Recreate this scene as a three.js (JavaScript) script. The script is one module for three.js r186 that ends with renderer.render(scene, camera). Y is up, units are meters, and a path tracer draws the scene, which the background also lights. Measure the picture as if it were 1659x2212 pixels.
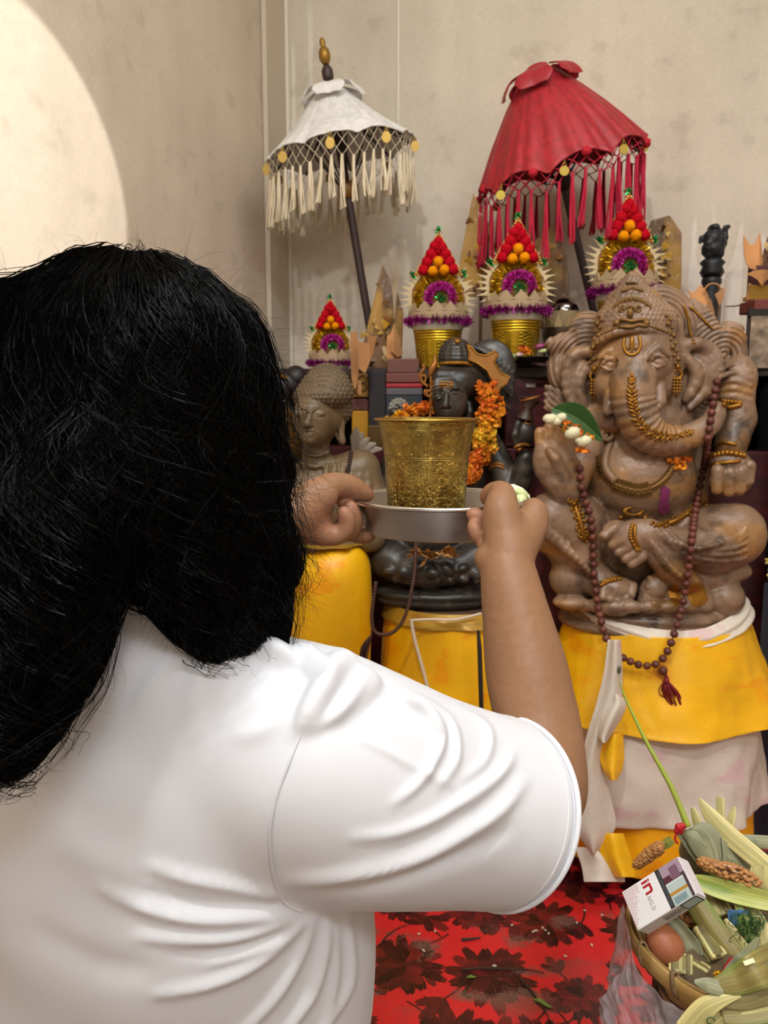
import * as THREE from 'three';
import { mergeGeometries, mergeVertices, toCreasedNormals } from 'three/addons/utils/BufferGeometryUtils.js';
import { RectAreaLightUniformsLib } from 'three/addons/lights/RectAreaLightUniformsLib.js';
import { RoundedBoxGeometry } from 'three/addons/geometries/RoundedBoxGeometry.js';

// ---------- camera, light, exposure ----------
const scene = new THREE.Scene();
const EYE = [0, 1.55, 0], PITCH = -8 * Math.PI / 180, FOV = 65, W = 1659, H = 2212;
const camera = new THREE.PerspectiveCamera(FOV, W / H, 0.02, 40);
camera.position.set(...EYE);
camera.rotation.set(PITCH, 0, 0);
camera.focus = 0.95;
camera.userData.fStop = 9;
const renderer = new THREE.WebGLRenderer({ antialias: true });
renderer.toneMapping = THREE.LinearToneMapping;
renderer.toneMappingExposure = 1.04;
renderer.shadowMap.enabled = true;
scene.background = new THREE.Color(0x0b0a09);
// unseen bulb high above the camera, placed to light altar and walls
const BULB = [-0.22, 3.3, 0.05];
const bulbLight = new THREE.PointLight(new THREE.Color(0.95, 0.985, 1), 5.8);
bulbLight.position.set(...BULB);
bulbLight.castShadow = true;
bulbLight.shadow.radius = 2.4;
bulbLight.shadow.mapSize.set(2048, 2048);
scene.add(bulbLight);
// added fill panel over the middle of the room, softens the shadows
RectAreaLightUniformsLib.init();
const PANEL = [0.9, 3.54, -0.9], PANEL_SIZE = [1.2, 0.6];
const fillPanelLight = new THREE.RectAreaLight(new THREE.Color(0.93, 0.98, 1), 8, ...PANEL_SIZE);
fillPanelLight.position.set(...PANEL);
fillPanelLight.rotation.x = -Math.PI / 2;
scene.add(fillPanelLight);
// second added fill panel behind the camera, brightens shirt and walls
const PANEL_2 = [0.75, 3.54, 1.5];
const rearFillLight = new THREE.RectAreaLight(new THREE.Color(0.87, 0.95, 1.04), 25, ...PANEL_SIZE);
rearFillLight.position.set(...PANEL_2);
rearFillLight.rotation.x = -Math.PI / 2;
scene.add(rearFillLight);
// unseen narrow spotlight at the right, placed to light the left wall
const SPOT = [0.951, 2.59, 0.026], SPOT_AXIS = [-0.6909, -0.265, -0.6726];
const spotLight = new THREE.SpotLight(new THREE.Color(1, 1, 0.99), 15.5, 0, 0.1148, 0.03);
spotLight.position.set(...SPOT);
spotLight.target.position.set(SPOT[0] + SPOT_AXIS[0], SPOT[1] + SPOT_AXIS[1], SPOT[2] + SPOT_AXIS[2]);
spotLight.castShadow = true;
spotLight.shadow.radius = 0.5;
scene.add(spotLight, spotLight.target);
// ---------- small tools ----------
const V = (x, y, z) => new THREE.Vector3(x, y, z), PI = Math.PI, TAU = 2 * PI;
const { sin, cos, abs, min, max, sqrt, hypot, floor, atan2, pow, exp } = Math;
const clamp = (x, a = 0, b = 1) => x < a ? a : x > b ? b : x;
const lerp = (a, b, t) => a + (b - a) * t, smooth = (a, b, x) => { const t = clamp((x - a) / (b - a)); return t * t * (3 - 2 * t); };
function rng(seed) { let a = seed >>> 0; return () => { a = a + 0x6D2B79F5 | 0; let t = Math.imul(a ^ a >>> 15, 1 | a); t = t + Math.imul(t ^ t >>> 7, 61 | t) ^ t; return ((t ^ t >>> 14) >>> 0) / 4294967296; }; }
const FPX = (H / 2) / Math.tan(FOV * PI / 360);
// the point at distance d in front of the camera plane (along -z) that the photograph shows at pixel (px, py)
function P(px, py, d) {
  const x = (px - W / 2) / FPX, y = -(py - H / 2) / FPX, c = cos(PITCH), s = sin(PITCH);
  const yy = y * c + s, zz = y * s - c, k = d / -zz;
  return [EYE[0] + x * k, EYE[1] + yy * k, EYE[2] - d];
}
const pxm = d => d / FPX;                       // metres per pixel at distance d
const add3 = (a, b) => [a[0] + b[0], a[1] + b[1], a[2] + b[2]], sub3 = (a, b) => [a[0] - b[0], a[1] - b[1], a[2] - b[2]], mul3 = (a, k) => [a[0] * k, a[1] * k, a[2] * k];
const dot3 = (a, b) => a[0] * b[0] + a[1] * b[1] + a[2] * b[2], len3 = a => hypot(a[0], a[1], a[2]), nrm3 = a => { const l = len3(a) || 1; return [a[0] / l, a[1] / l, a[2] / l]; };
const cross3 = (a, b) => [a[1] * b[2] - a[2] * b[1], a[2] * b[0] - a[0] * b[2], a[0] * b[1] - a[1] * b[0]], lerp3 = (a, b, t) => [lerp(a[0], b[0], t), lerp(a[1], b[1], t), lerp(a[2], b[2], t)];
const hash = (x, y, z) => { let h = Math.imul(x, 374761393) + Math.imul(y, 668265263) + Math.imul(z, 1274126177) | 0; h = Math.imul(h ^ h >>> 13, 1274126177); return ((h ^ h >>> 16) >>> 0) / 4294967296; };
function noise(x, y, z = 0) {                   // value noise, 0..1
  const i = floor(x), j = floor(y), k = floor(z); x -= i; y -= j; z -= k;
  x = x * x * (3 - 2 * x); y = y * y * (3 - 2 * y); z = z * z * (3 - 2 * z);
  const L = (a, b, t) => a + (b - a) * t;
  return L(L(L(hash(i, j, k), hash(i + 1, j, k), x), L(hash(i, j + 1, k), hash(i + 1, j + 1, k), x), y), L(L(hash(i, j, k + 1), hash(i + 1, j, k + 1), x), L(hash(i, j + 1, k + 1), hash(i + 1, j + 1, k + 1), x), y), z);
}
const fbm = (x, y, z = 0, n = 4) => { let s = 0, a = .5, t = 0; for (let i = 0; i < n; i++) { s += a * noise(x, y, z); t += a; a *= .5; x = x * 2.03 + 7; y = y * 2.03 + 3; z = z * 2.03 + 5; } return s / t; };
function curve(pts, n) {                        // smooth run of n + 1 points through pts (any number of channels)
  const out = [], m = pts.length - 1;
  for (let i = 0; i <= n; i++) {
    const u = i / n * m, k = min(floor(u), m - 1), t = u - k, a = pts[max(k - 1, 0)], b = pts[k], c = pts[k + 1], d = pts[min(k + 2, m)];
    out.push(b.map((_, q) => .5 * (2 * b[q] + (c[q] - a[q]) * t + (2 * a[q] - 5 * b[q] + 4 * c[q] - d[q]) * t * t + (3 * b[q] - a[q] - 3 * c[q] + d[q]) * t * t * t)));
  }
  return out;
}

// ---------- naming and grouping ----------
const taken = {}, base = new Map();
function numbered(n) { const k = taken[n] = (taken[n] ?? -1) + 1; return k ? n + '_' + String(k).padStart(3, '0') : n; }
function tag(o, label, category, group) { o.userData.label = label; if (category) o.userData.category = category; if (group) o.userData.group = group; return o; }
function thing(name, label, category, at, group) { const o = new THREE.Group(); o.name = numbered(name); o.position.set(...at); base.set(o, at); scene.add(o); return tag(o, label, category, group); }
function part(parent, name, geo, mat, label) {   // geo is given in the scene's own coordinates
  const b = base.get(parent) ?? [0, 0, 0];
  geo.translate(-b[0], -b[1], -b[2]);
  const m = new THREE.Mesh(geo, mat); m.name = name; base.set(m, b); parent.add(m);
  if (label) m.userData.label = label;
  return m;
}
function single(name, geo, mat, label, category, group) {   // a thing that is one mesh
  geo.computeBoundingBox(); const bb = geo.boundingBox, at = [(bb.min.x + bb.max.x) / 2, bb.min.y, (bb.min.z + bb.max.z) / 2];
  geo.translate(-at[0], -at[1], -at[2]);
  const m = new THREE.Mesh(geo, mat); m.name = numbered(name); m.position.set(...at); base.set(m, at); scene.add(m);
  return tag(m, label, category, group);
}
function struct(name, geo, mat, label, category) { const m = new THREE.Mesh(geo, mat); m.name = name; scene.add(m); m.userData.kind = 'structure'; m.userData.label = label; m.userData.category = category; return m; }
function copyOf(o, at, label, turn) { const c = o.clone(); c.name = numbered(o.name.replace(/_\d{3}$/, '')); c.position.set(...at); if (turn !== undefined) c.rotation.y = turn; if (label) c.userData.label = label; scene.add(c); return c; }

// ---------- geometry ----------
function geoFrom(pos, idx, uv, nor, col) {
  const g = new THREE.BufferGeometry();
  g.setAttribute('position', new THREE.Float32BufferAttribute(pos, 3));
  if (uv) g.setAttribute('uv', new THREE.Float32BufferAttribute(uv, 2));
  if (col) g.setAttribute('color', new THREE.Float32BufferAttribute(col, 3));
  g.setIndex(idx);
  if (nor) g.setAttribute('normal', new THREE.Float32BufferAttribute(nor, 3)); else g.computeVertexNormals();
  return g;
}
const clean = g => { for (const k of Object.keys(g.attributes)) if (!['position', 'normal', 'uv'].includes(k)) g.deleteAttribute(k); if (!g.attributes.uv) g.setAttribute('uv', new THREE.Float32BufferAttribute(new Float32Array(g.attributes.position.count * 2), 2)); if (!g.index) g = mergeVertices(g); return g; };
const merge = list => mergeGeometries(list.map(clean));
const at = (g, p, r, s) => { if (s) typeof s === 'number' ? g.scale(s, s, s) : g.scale(...s); if (r) g.applyMatrix4(new THREE.Matrix4().makeRotationFromEuler(new THREE.Euler(...r))); g.translate(...p); return g; };
const frame = (g, o, x, y, z) => { g.applyMatrix4(new THREE.Matrix4().makeBasis(V(...x), V(...y), V(...z)).setPosition(...o)); return g; };
const sphere = (r, a = 12, b = 8) => new THREE.SphereGeometry(r, a, b);
const lathe = (pts, n = 32) => new THREE.LatheGeometry(pts.map(p => new THREE.Vector2(p[0], p[1])), n);
const box = (w, h, d, r = .003, s = 2) => new RoundedBoxGeometry(w, h, d, s, min(r, w / 2.01, h / 2.01, d / 2.01));
// tube through pts with a radius for each point; flat squeezes it along the direction `up`
function sweep(pts, radii, nRad = 8, { flat = 1, up = [0, 1, 0], caps = true } = {}) {
  const n = pts.length, pos = [], idx = [], uv = []; let prev = null, L = 0;
  const R = i => typeof radii === 'number' ? radii : radii[i];
  for (let i = 0; i < n; i++) {
    const t = nrm3(sub3(pts[min(i + 1, n - 1)], pts[max(i - 1, 0)]));
    let b = prev ? sub3(prev, mul3(t, dot3(prev, t))) : sub3(up, mul3(t, dot3(up, t)));
    if (len3(b) < 1e-5) b = cross3(t, [.3, .5, .8]);
    b = nrm3(b); prev = b; const s = cross3(t, b);
    if (i) L += len3(sub3(pts[i], pts[i - 1]));
    for (let j = 0; j <= nRad; j++) { const a = j / nRad * TAU, r = R(i); for (let q = 0; q < 3; q++) pos.push(pts[i][q] + r * (cos(a) * s[q] + sin(a) * b[q] * flat)); uv.push(j / nRad, L); }
  }
  for (let i = 0; i < n - 1; i++) for (let j = 0; j < nRad; j++) { const a = i * (nRad + 1) + j, b = a + nRad + 1; idx.push(a, a + 1, b, b, a + 1, b + 1); }
  if (caps) for (const i of [0, n - 1]) { const c = pos.length / 3; pos.push(pts[i][0], pts[i][1], pts[i][2]); uv.push(.5, .5); for (let j = 0; j < nRad; j++) { const a = i * (nRad + 1) + j; i ? idx.push(a, a + 1, c) : idx.push(a + 1, a, c); } }
  const g = geoFrom(pos, idx, uv);
  const N = g.attributes.normal;                // close the seam
  for (let i = 0; i < n; i++) { const a = i * (nRad + 1), b = a + nRad; const v = nrm3([N.getX(a) + N.getX(b), N.getY(a) + N.getY(b), N.getZ(a) + N.getZ(b)]); N.setXYZ(a, ...v); N.setXYZ(b, ...v); }
  return g;
}
// a sheet with thickness t: f(u, v) -> [x, y, z], uv in metres if su, sv are given
function sheet(nu, nv, f, t = .002, su = 1, sv = 1) {
  const A = [], uv = [];
  for (let j = 0; j <= nv; j++) for (let i = 0; i <= nu; i++) { A.push(f(i / nu, j / nv)); uv.push(i / nu * su, j / nv * sv); }
  const q = (i, j) => A[clamp(j, 0, nv) * (nu + 1) + clamp(i, 0, nu)], pos = [], idx = [], N = [];
  for (let j = 0; j <= nv; j++) for (let i = 0; i <= nu; i++) N.push(nrm3(cross3(sub3(q(i + 1, j), q(i - 1, j)), sub3(q(i, j + 1), q(i, j - 1)))));
  const m = A.length;
  A.forEach((p, i) => pos.push(...add3(p, mul3(N[i], t / 2)))); A.forEach((p, i) => pos.push(...sub3(p, mul3(N[i], t / 2))));
  for (let j = 0; j < nv; j++) for (let i = 0; i < nu; i++) { const a = j * (nu + 1) + i, b = a + 1, c = a + nu + 1, d = c + 1; idx.push(a, b, d, a, d, c, m + a, m + d, m + b, m + a, m + c, m + d); }
  const rim = []; for (let i = 0; i < nu; i++) rim.push(i); for (let j = 0; j < nv; j++) rim.push(j * (nu + 1) + nu); for (let i = nu; i > 0; i--) rim.push(nv * (nu + 1) + i); for (let j = nv; j > 0; j--) rim.push(j * (nu + 1));
  rim.forEach((a, i) => { const b = rim[(i + 1) % rim.length]; idx.push(a, m + a, b, b, m + a, m + b); });
  return geoFrom(pos, idx, [...uv, ...uv]);
}
// flat outline with thickness and a bevel, standing in the x-y plane
function plate(pts, depth, bevel = .001, holes) {
  const s = new THREE.Shape(pts.map(p => new THREE.Vector2(p[0], p[1])));
  for (const h of holes ?? []) s.holes.push(new THREE.Path(h.map(p => new THREE.Vector2(p[0], p[1]))));
  const g = new THREE.ExtrudeGeometry(s, { depth, bevelEnabled: bevel > 0, bevelThickness: bevel, bevelSize: bevel, bevelSegments: 1, curveSegments: 8 });
  g.translate(0, 0, -depth / 2); return clean(g);
}

// ---------- signed distance modelling ----------
class Sdf {
  constructor() { this.p = []; this.k = 0; this.disp = null; this.dmax = 0; }
  push(f, c, R, k = this.k, op = 1) { this.p.push({ f, x: c[0], y: c[1], z: c[2], R, k, op }); return this; }
  ball(c, r, k, op) { return this.push((x, y, z) => sqrt((x - c[0]) ** 2 + (y - c[1]) ** 2 + (z - c[2]) ** 2) - r, c, r, k, op); }
  ell(c, r, k, rot, op) {
    const m = rot ? new THREE.Matrix4().makeRotationFromEuler(new THREE.Euler(...rot)).transpose().elements : null, [a, b, d] = r;
    return this.push((x, y, z) => {
      x -= c[0]; y -= c[1]; z -= c[2];
      if (m) { const u = m[0] * x + m[4] * y + m[8] * z, v = m[1] * x + m[5] * y + m[9] * z; z = m[2] * x + m[6] * y + m[10] * z; x = u; y = v; }
      const k0 = sqrt((x / a) ** 2 + (y / b) ** 2 + (z / d) ** 2), k1 = sqrt((x / a / a) ** 2 + (y / b / b) ** 2 + (z / d / d) ** 2);
      return k1 < 1e-9 ? -min(a, b, d) : k0 * (k0 - 1) / k1;
    }, c, max(a, b, d), k, op);
  }
  cone(a, b, ra, rb, k, op) {
    const d = sub3(b, a), l2 = dot3(d, d) || 1e-12;
    return this.push((x, y, z) => { x -= a[0]; y -= a[1]; z -= a[2]; const t = clamp((x * d[0] + y * d[1] + z * d[2]) / l2); return sqrt((x - t * d[0]) ** 2 + (y - t * d[1]) ** 2 + (z - t * d[2]) ** 2) - (ra + (rb - ra) * t); }, lerp3(a, b, .5), sqrt(l2) / 2 + max(ra, rb), k, op);
  }
  chain(pts, r, k, n = 0, op) {                 // pts [x, y, z(, r)]
    let q = pts.map((p, i) => [p[0], p[1], p[2], p[3] ?? (typeof r === 'number' ? r : r[i])]);
    if (n) q = curve(q, n);
    for (let i = 0; i < q.length - 1; i++) this.cone(q[i], q[i + 1], q[i][3], q[i + 1][3], k, op);
    return this;
  }
  box(c, h, r, k, rot, op) {
    const m = rot ? new THREE.Matrix4().makeRotationFromEuler(new THREE.Euler(...rot)).transpose().elements : null;
    return this.push((x, y, z) => {
      x -= c[0]; y -= c[1]; z -= c[2];
      if (m) { const u = m[0] * x + m[4] * y + m[8] * z, v = m[1] * x + m[5] * y + m[9] * z; z = m[2] * x + m[6] * y + m[10] * z; x = u; y = v; }
      x = abs(x) - h[0] + r; y = abs(y) - h[1] + r; z = abs(z) - h[2] + r;
      return sqrt(max(x, 0) ** 2 + max(y, 0) ** 2 + max(z, 0) ** 2) + min(max(x, y, z), 0) - r;
    }, c, hypot(...h), k, op);
  }
  at(x, y, z) {
    let d = 1e3; const L = this.p;
    for (let i = 0; i < L.length; i++) {
      const q = L[i], dx = x - q.x, dy = y - q.y, dz = z - q.z, s = dx * dx + dy * dy + dz * dz, k = q.k;
      if (q.op > 0) { const m = d + k + q.R; if (m < 0 || s > m * m) continue; const e = q.f(x, y, z); if (k > 0) { const h = max(k - abs(d - e), 0) / k; d = min(d, e) - h * h * k * .25; } else if (e < d) d = e; }
      else { const m = k - d + q.R; if (m < 0 || s > m * m) continue; const e = -q.f(x, y, z); if (k > 0) { const h = max(k - abs(d - e), 0) / k; d = max(d, e) + h * h * k * .25; } else if (e > d) d = e; }
    }
    return this.disp && abs(d) < .05 ? d - this.disp(x, y, z, d) : d;
  }
  mesh(h, opt = {}) {                           // surface nets, looking only at blocks that the surface can cross
    let lo = opt.lo, hi = opt.hi;
    if (!lo) { lo = [1e9, 1e9, 1e9]; hi = [-1e9, -1e9, -1e9]; for (const q of this.p) if (q.op > 0) [q.x, q.y, q.z].forEach((c, i) => { lo[i] = min(lo[i], c - q.R); hi[i] = max(hi[i], c + q.R); }); lo = lo.map(v => v - 3 * h); hi = hi.map(v => v + 3 * h); }
    const B = 5, n = lo.map((l, i) => Math.ceil((hi[i] - l) / h / B) * B + 1 + B), [nx, ny, nz] = n, S = new Float32Array(nx * ny * nz).fill(1), id = new Int32Array(nx * ny * nz).fill(-1), fine = [];
    const lim = sqrt(3) / 2 * B * h * 1.35 + (this.dmax ?? 0);
    for (let k = 0; k < nz; k += B) for (let j = 0; j < ny; j += B) for (let i = 0; i < nx; i += B) {
      const v = this.at(lo[0] + (i + B / 2) * h, lo[1] + (j + B / 2) * h, lo[2] + (k + B / 2) * h), big = abs(v) > lim;
      if (!big) fine.push([i, j, k]); else if (v > 0) continue;
      for (let c = k; c < min(k + B, nz); c++) for (let b = j; b < min(j + B, ny); b++) for (let a = i; a < min(i + B, nx); a++) S[(c * ny + b) * nx + a] = big ? v : this.at(lo[0] + a * h, lo[1] + b * h, lo[2] + c * h);
    }
    const pos = [], idx = [], ox = [0, 1, 0, 1, 0, 1, 0, 1], oy = [0, 0, 1, 1, 0, 0, 1, 1], oz = [0, 0, 0, 0, 1, 1, 1, 1], E = [0, 1, 0, 2, 0, 4, 1, 3, 1, 5, 2, 3, 2, 6, 3, 7, 4, 5, 4, 6, 5, 7, 6, 7], f = new Float64Array(8), cells = [];
    for (const [bi, bj, bk] of fine) for (let k = bk; k < min(bk + B, nz - 1); k++) for (let j = bj; j < min(bj + B, ny - 1); j++) for (let i = bi; i < min(bi + B, nx - 1); i++) {
      let mask = 0; const o = (k * ny + j) * nx + i;
      for (let c = 0; c < 8; c++) { f[c] = S[o + ox[c] + oy[c] * nx + oz[c] * nx * ny]; if (f[c] < 0) mask |= 1 << c; }
      if (!mask || mask === 255) continue;
      let x = 0, y = 0, z = 0, m = 0;
      for (let e = 0; e < 24; e += 2) { const a = E[e], b = E[e + 1]; if ((f[a] < 0) === (f[b] < 0)) continue; const t = f[a] / (f[a] - f[b]); x += ox[a] + t * (ox[b] - ox[a]); y += oy[a] + t * (oy[b] - oy[a]); z += oz[a] + t * (oz[b] - oz[a]); m++; }
      id[o] = pos.length / 3; pos.push(lo[0] + (i + x / m) * h, lo[1] + (j + y / m) * h, lo[2] + (k + z / m) * h); cells.push(i, j, k);
    }
    const sx = 1, sy = nx, sz = nx * ny;
    for (let c = 0; c < cells.length; c += 3) {
      const i = cells[c], j = cells[c + 1], k = cells[c + 2], o = (k * ny + j) * nx + i, s = S[o] < 0;
      if (j && k && s !== S[o + sx] < 0) quad(o, o - sy, o - sy - sz, o - sz, s);
      if (i && k && s !== S[o + sy] < 0) quad(o, o - sz, o - sz - sx, o - sx, s);
      if (i && j && s !== S[o + sz] < 0) quad(o, o - sx, o - sx - sy, o - sy, s);
    }
    function quad(a, b, c, d, s) { a = id[a]; b = id[b]; c = id[c]; d = id[d]; if (a < 0 || b < 0 || c < 0 || d < 0) return; s ? idx.push(a, b, c, a, c, d) : idx.push(a, c, b, a, d, c); }
    const nor = new Float32Array(pos.length), e = h * .6;
    for (let i = 0; i < pos.length; i += 3) { const x = pos[i], y = pos[i + 1], z = pos[i + 2], g = nrm3([this.at(x + e, y, z) - this.at(x - e, y, z), this.at(x, y + e, z) - this.at(x, y - e, z), this.at(x, y, z + e) - this.at(x, y, z - e)]); nor.set(g, i); }
    let col; if (opt.color) { col = new Float32Array(pos.length); for (let i = 0; i < pos.length; i += 3) col.set(opt.color(pos[i], pos[i + 1], pos[i + 2], nor[i], nor[i + 1], nor[i + 2]), i); }
    const g = new THREE.BufferGeometry();
    g.setAttribute('position', new THREE.BufferAttribute(new Float32Array(pos), 3)); g.setAttribute('normal', new THREE.BufferAttribute(nor, 3)); if (col) g.setAttribute('color', new THREE.BufferAttribute(col, 3)); g.setIndex(idx);
    return g;
  }
}

// ---------- textures ----------
function pixels(w, h, f, srgb = true) {           // f(u, v) -> [r, g, b] in 0..1 (as stored)
  const a = new Uint8Array(w * h * 4);
  for (let j = 0, o = 0; j < h; j++) for (let i = 0; i < w; i++) { const c = f(i / w, j / h); a[o++] = clamp(c[0]) * 255; a[o++] = clamp(c[1]) * 255; a[o++] = clamp(c[2]) * 255; a[o++] = 255; }
  const t = new THREE.DataTexture(a, w, h); t.magFilter = t.minFilter = THREE.LinearFilter; t.wrapS = t.wrapT = THREE.RepeatWrapping; if (srgb) t.colorSpace = THREE.SRGBColorSpace; t.needsUpdate = true; return t;
}
function painted(w, h, draw) { const c = document.createElement('canvas'); c.width = w; c.height = h; draw(c.getContext('2d'), w, h); const t = new THREE.CanvasTexture(c); t.colorSpace = THREE.SRGBColorSpace; t.wrapS = t.wrapT = THREE.RepeatWrapping; return t; }
const rep = (t, x, y) => { const c = t.clone(); c.repeat.set(x, y); c.needsUpdate = true; return c; };
const mat = (color, roughness = .6, o = {}) => new THREE.MeshPhysicalMaterial({ color, roughness, side: THREE.DoubleSide, ...o });
const uvScale = (g, a, b) => { const u = g.attributes.uv; for (let i = 0; i < u.count; i++) u.setXY(i, u.getX(i) * a, u.getY(i) * b); return g; };
// ---------- the room: its corner stands behind the altar, its walls are turned 12 degrees from the camera ----------
const TURN = 12 * PI / 180, CORNER = P(622, 700, 2.92), ROOM = [3.7, 3.6, 5.2];
const Wl = (x, y, z) => [CORNER[0] + x * cos(TURN) - z * sin(TURN), y, CORNER[2] + x * sin(TURN) + z * cos(TURN)];   // room coordinates to scene
{
  const stain = (u, v, s) => {                     // old limewash: cloudy, with rain streaks, scuffs and salt
    const x = u * 3.7, y = v * 3, c = fbm(x * 1.3 + s, y * .9, s, 4) - .5, f = fbm(x * 9, y * 7 + s, 3, 4) - .5, st = fbm(x * 16 + s, y * .8, 9, 3) - .5, g = noise(x * 260, y * 260) - .5;
    const scuff = smooth(.6, .8, fbm(x * 17 + s * 3, y * 19, 17, 5)), salt = smooth(.66, .72, fbm(x * 38 + s, y * 3.2, 21, 2)) * smooth(.55, .62, noise(x * 2.1 + s, y * 1.4 + 5));
    const k = c * .13 + f * .07 + st * .05 + g * .035 - scuff * .05;
    const p = (fbm(x * .8 + 4, y * .7 + s, 31, 2) - .5) * .14;   // pinkish and greyish areas
    return [.84 + k + salt * .06 + p * .35, .795 + k + salt * .07 - p * .1, .72 + k + salt * .09 - p * .05];
  };
  const tb = pixels(1024, 1024, (u, v) => stain(u, v, 2)), tl = pixels(1024, 1024, (u, v) => { const a = stain(u, v, 11); return [a[0] * .985, a[1] * .965, a[2] * .95]; });
  const bump = pixels(512, 512, (u, v) => { const h = fbm(u * 40, v * 40, 2, 4); return [h, h, h]; }, false);
  const wm = t => mat(0xffffff, .82, { map: t, bumpMap: rep(bump, 3, 3), bumpScale: .0012 });
  const slab = (w, h, t) => { const g = new THREE.BoxGeometry(w, h, t); return g; };
  const place = (m, x, y, z) => { m.position.set(...Wl(x, y, z)); m.rotation.y = -TURN; return m; };
  const [RX, RY, RZ] = ROOM;
  place(struct('wall_back', slab(RX + .4, RY, .2), wm(tb), 'stained beige plaster wall behind the altar', 'wall'), RX / 2, RY / 2, -.1);
  place(struct('wall_left', slab(.2, RY, RZ), wm(tl), 'beige plaster wall at the left, scuffed and grubby', 'wall'), -.1, RY / 2, RZ / 2);
  place(struct('wall_right', slab(.2, RY, RZ), wm(tl), 'plain plaster wall at the right of the room', 'wall'), RX + .1, RY / 2, RZ / 2);
  place(struct('wall_rear', slab(RX + .4, RY, .2), wm(tb), 'plain plaster wall behind the camera', 'wall'), RX / 2, RY / 2, RZ + .1);
  place(struct('ceiling', slab(RX + .4, .2, RZ + .4), mat(0xe8e2d6, .9), 'white painted ceiling', 'ceiling'), RX / 2, RY + .1, RZ / 2);
  place(struct('floor', slab(RX + .4, .2, RZ + .4), mat(0x6a4c3c, .5), 'brown tiled floor', 'floor'), RX / 2, -.1, RZ / 2);
  // boxed strip up the corner, its bead and the thin cable on the back wall
  const strip = mat(0xc9bba6, .7), white = mat(0xe6dccb, .6);
  place(struct('trim_1', slab(.012, RY, .20), strip, 'flat grey strip up the corner of the walls', 'trim'), .006, RY / 2, .115);
  place(struct('trim_2', slab(.02, RY, .016), white, 'white bead in the corner of the walls', 'trim'), .012, RY / 2, .009);
  place(struct('trim_4', slab(.014, RY, .014), strip, 'narrow raised edge of the corner strip', 'trim'), .012, RY / 2, .215);
  const c0 = P(862, 0, 2.84), up = RY - 2.2;
  place(struct('trim_3', slab(.007, up, .007), white, 'thin white cable running up the back wall', 'trim'), (() => { const d = sub3(c0, CORNER); return d[0] * cos(TURN) + d[2] * sin(TURN); })(), 2.2 + up / 2, .003);
}
// ---------- lamps out of view: bulb, added fill panels, wall spotlight ----------
{
  const b = thing('unseen_ceiling_bulb', 'unseen white bulb on a short cord, placed to light the altar and walls from above', 'lamp', BULB);
  part(b, 'globe', at(sphere(.045, 24, 16), BULB), new THREE.MeshStandardMaterial({ color: 0xffffff, emissive: new THREE.Color(1, .97, .92), emissiveIntensity: 6 }));
  part(b, 'socket', at(lathe([[0, .09], [.02, .09], [.022, .04], [.026, .03], [0, .03]]), BULB), mat(0x222222, .5));
  part(b, 'cord', sweep([add3(BULB, [0, .08, 0]), [BULB[0], ROOM[1], BULB[2]]], .004, 8), mat(0x1d1d1d, .5));
  for (const [c, label] of [[PANEL, 'added fill panel out of view on the ceiling over the middle of the room'], [PANEL_2, 'added fill panel out of view on the ceiling behind the camera']]) {
    const pl = thing('added_fill_panel', label, 'lamp', c);
    part(pl, 'frame', at(box(PANEL_SIZE[0] + .05, .05, PANEL_SIZE[1] + .05), add3(c, [0, .035, 0])), mat(0xdddddd, .5));
    part(pl, 'diffuser', at(box(PANEL_SIZE[0], .01, PANEL_SIZE[1]), add3(c, [0, .008, 0])), new THREE.MeshStandardMaterial({ color: 0xffffff, emissive: new THREE.Color(.93, .98, 1), emissiveIntensity: 1 }));  // glowing face of the added fill panel
  }
  const s = thing('unseen_spotlight', 'unseen spotlight out of view at the right, placed to light the left wall', 'lamp', [SPOT[0], SPOT[1] - .06, SPOT[2]]);
  const q = new THREE.Quaternion().setFromUnitVectors(V(0, 1, 0), V(...SPOT_AXIS)), can = lathe([[0, -.09], [.034, -.09], [.04, -.08], [.044, .03], [.041, .03], [.036, -.06], [0, -.06]]); can.applyQuaternion(q); can.translate(...SPOT);
  part(s, 'shade', can, mat(0xdddddd, .4, { metalness: .3 }));
  part(s, 'bulb', at(sphere(.018, 16, 12), SPOT), new THREE.MeshStandardMaterial({ color: 0xffffff, emissive: new THREE.Color(1, .99, .95), emissiveIntensity: 2 }));
  part(s, 'arm', sweep([sub3(SPOT, mul3(SPOT_AXIS, .08)), [SPOT[0] + .05, SPOT[1] + .1, SPOT[2] + .05], [SPOT[0] + .05, ROOM[1], SPOT[2] + .05]], .009, 8), mat(0xcccccc, .4));
}
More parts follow.
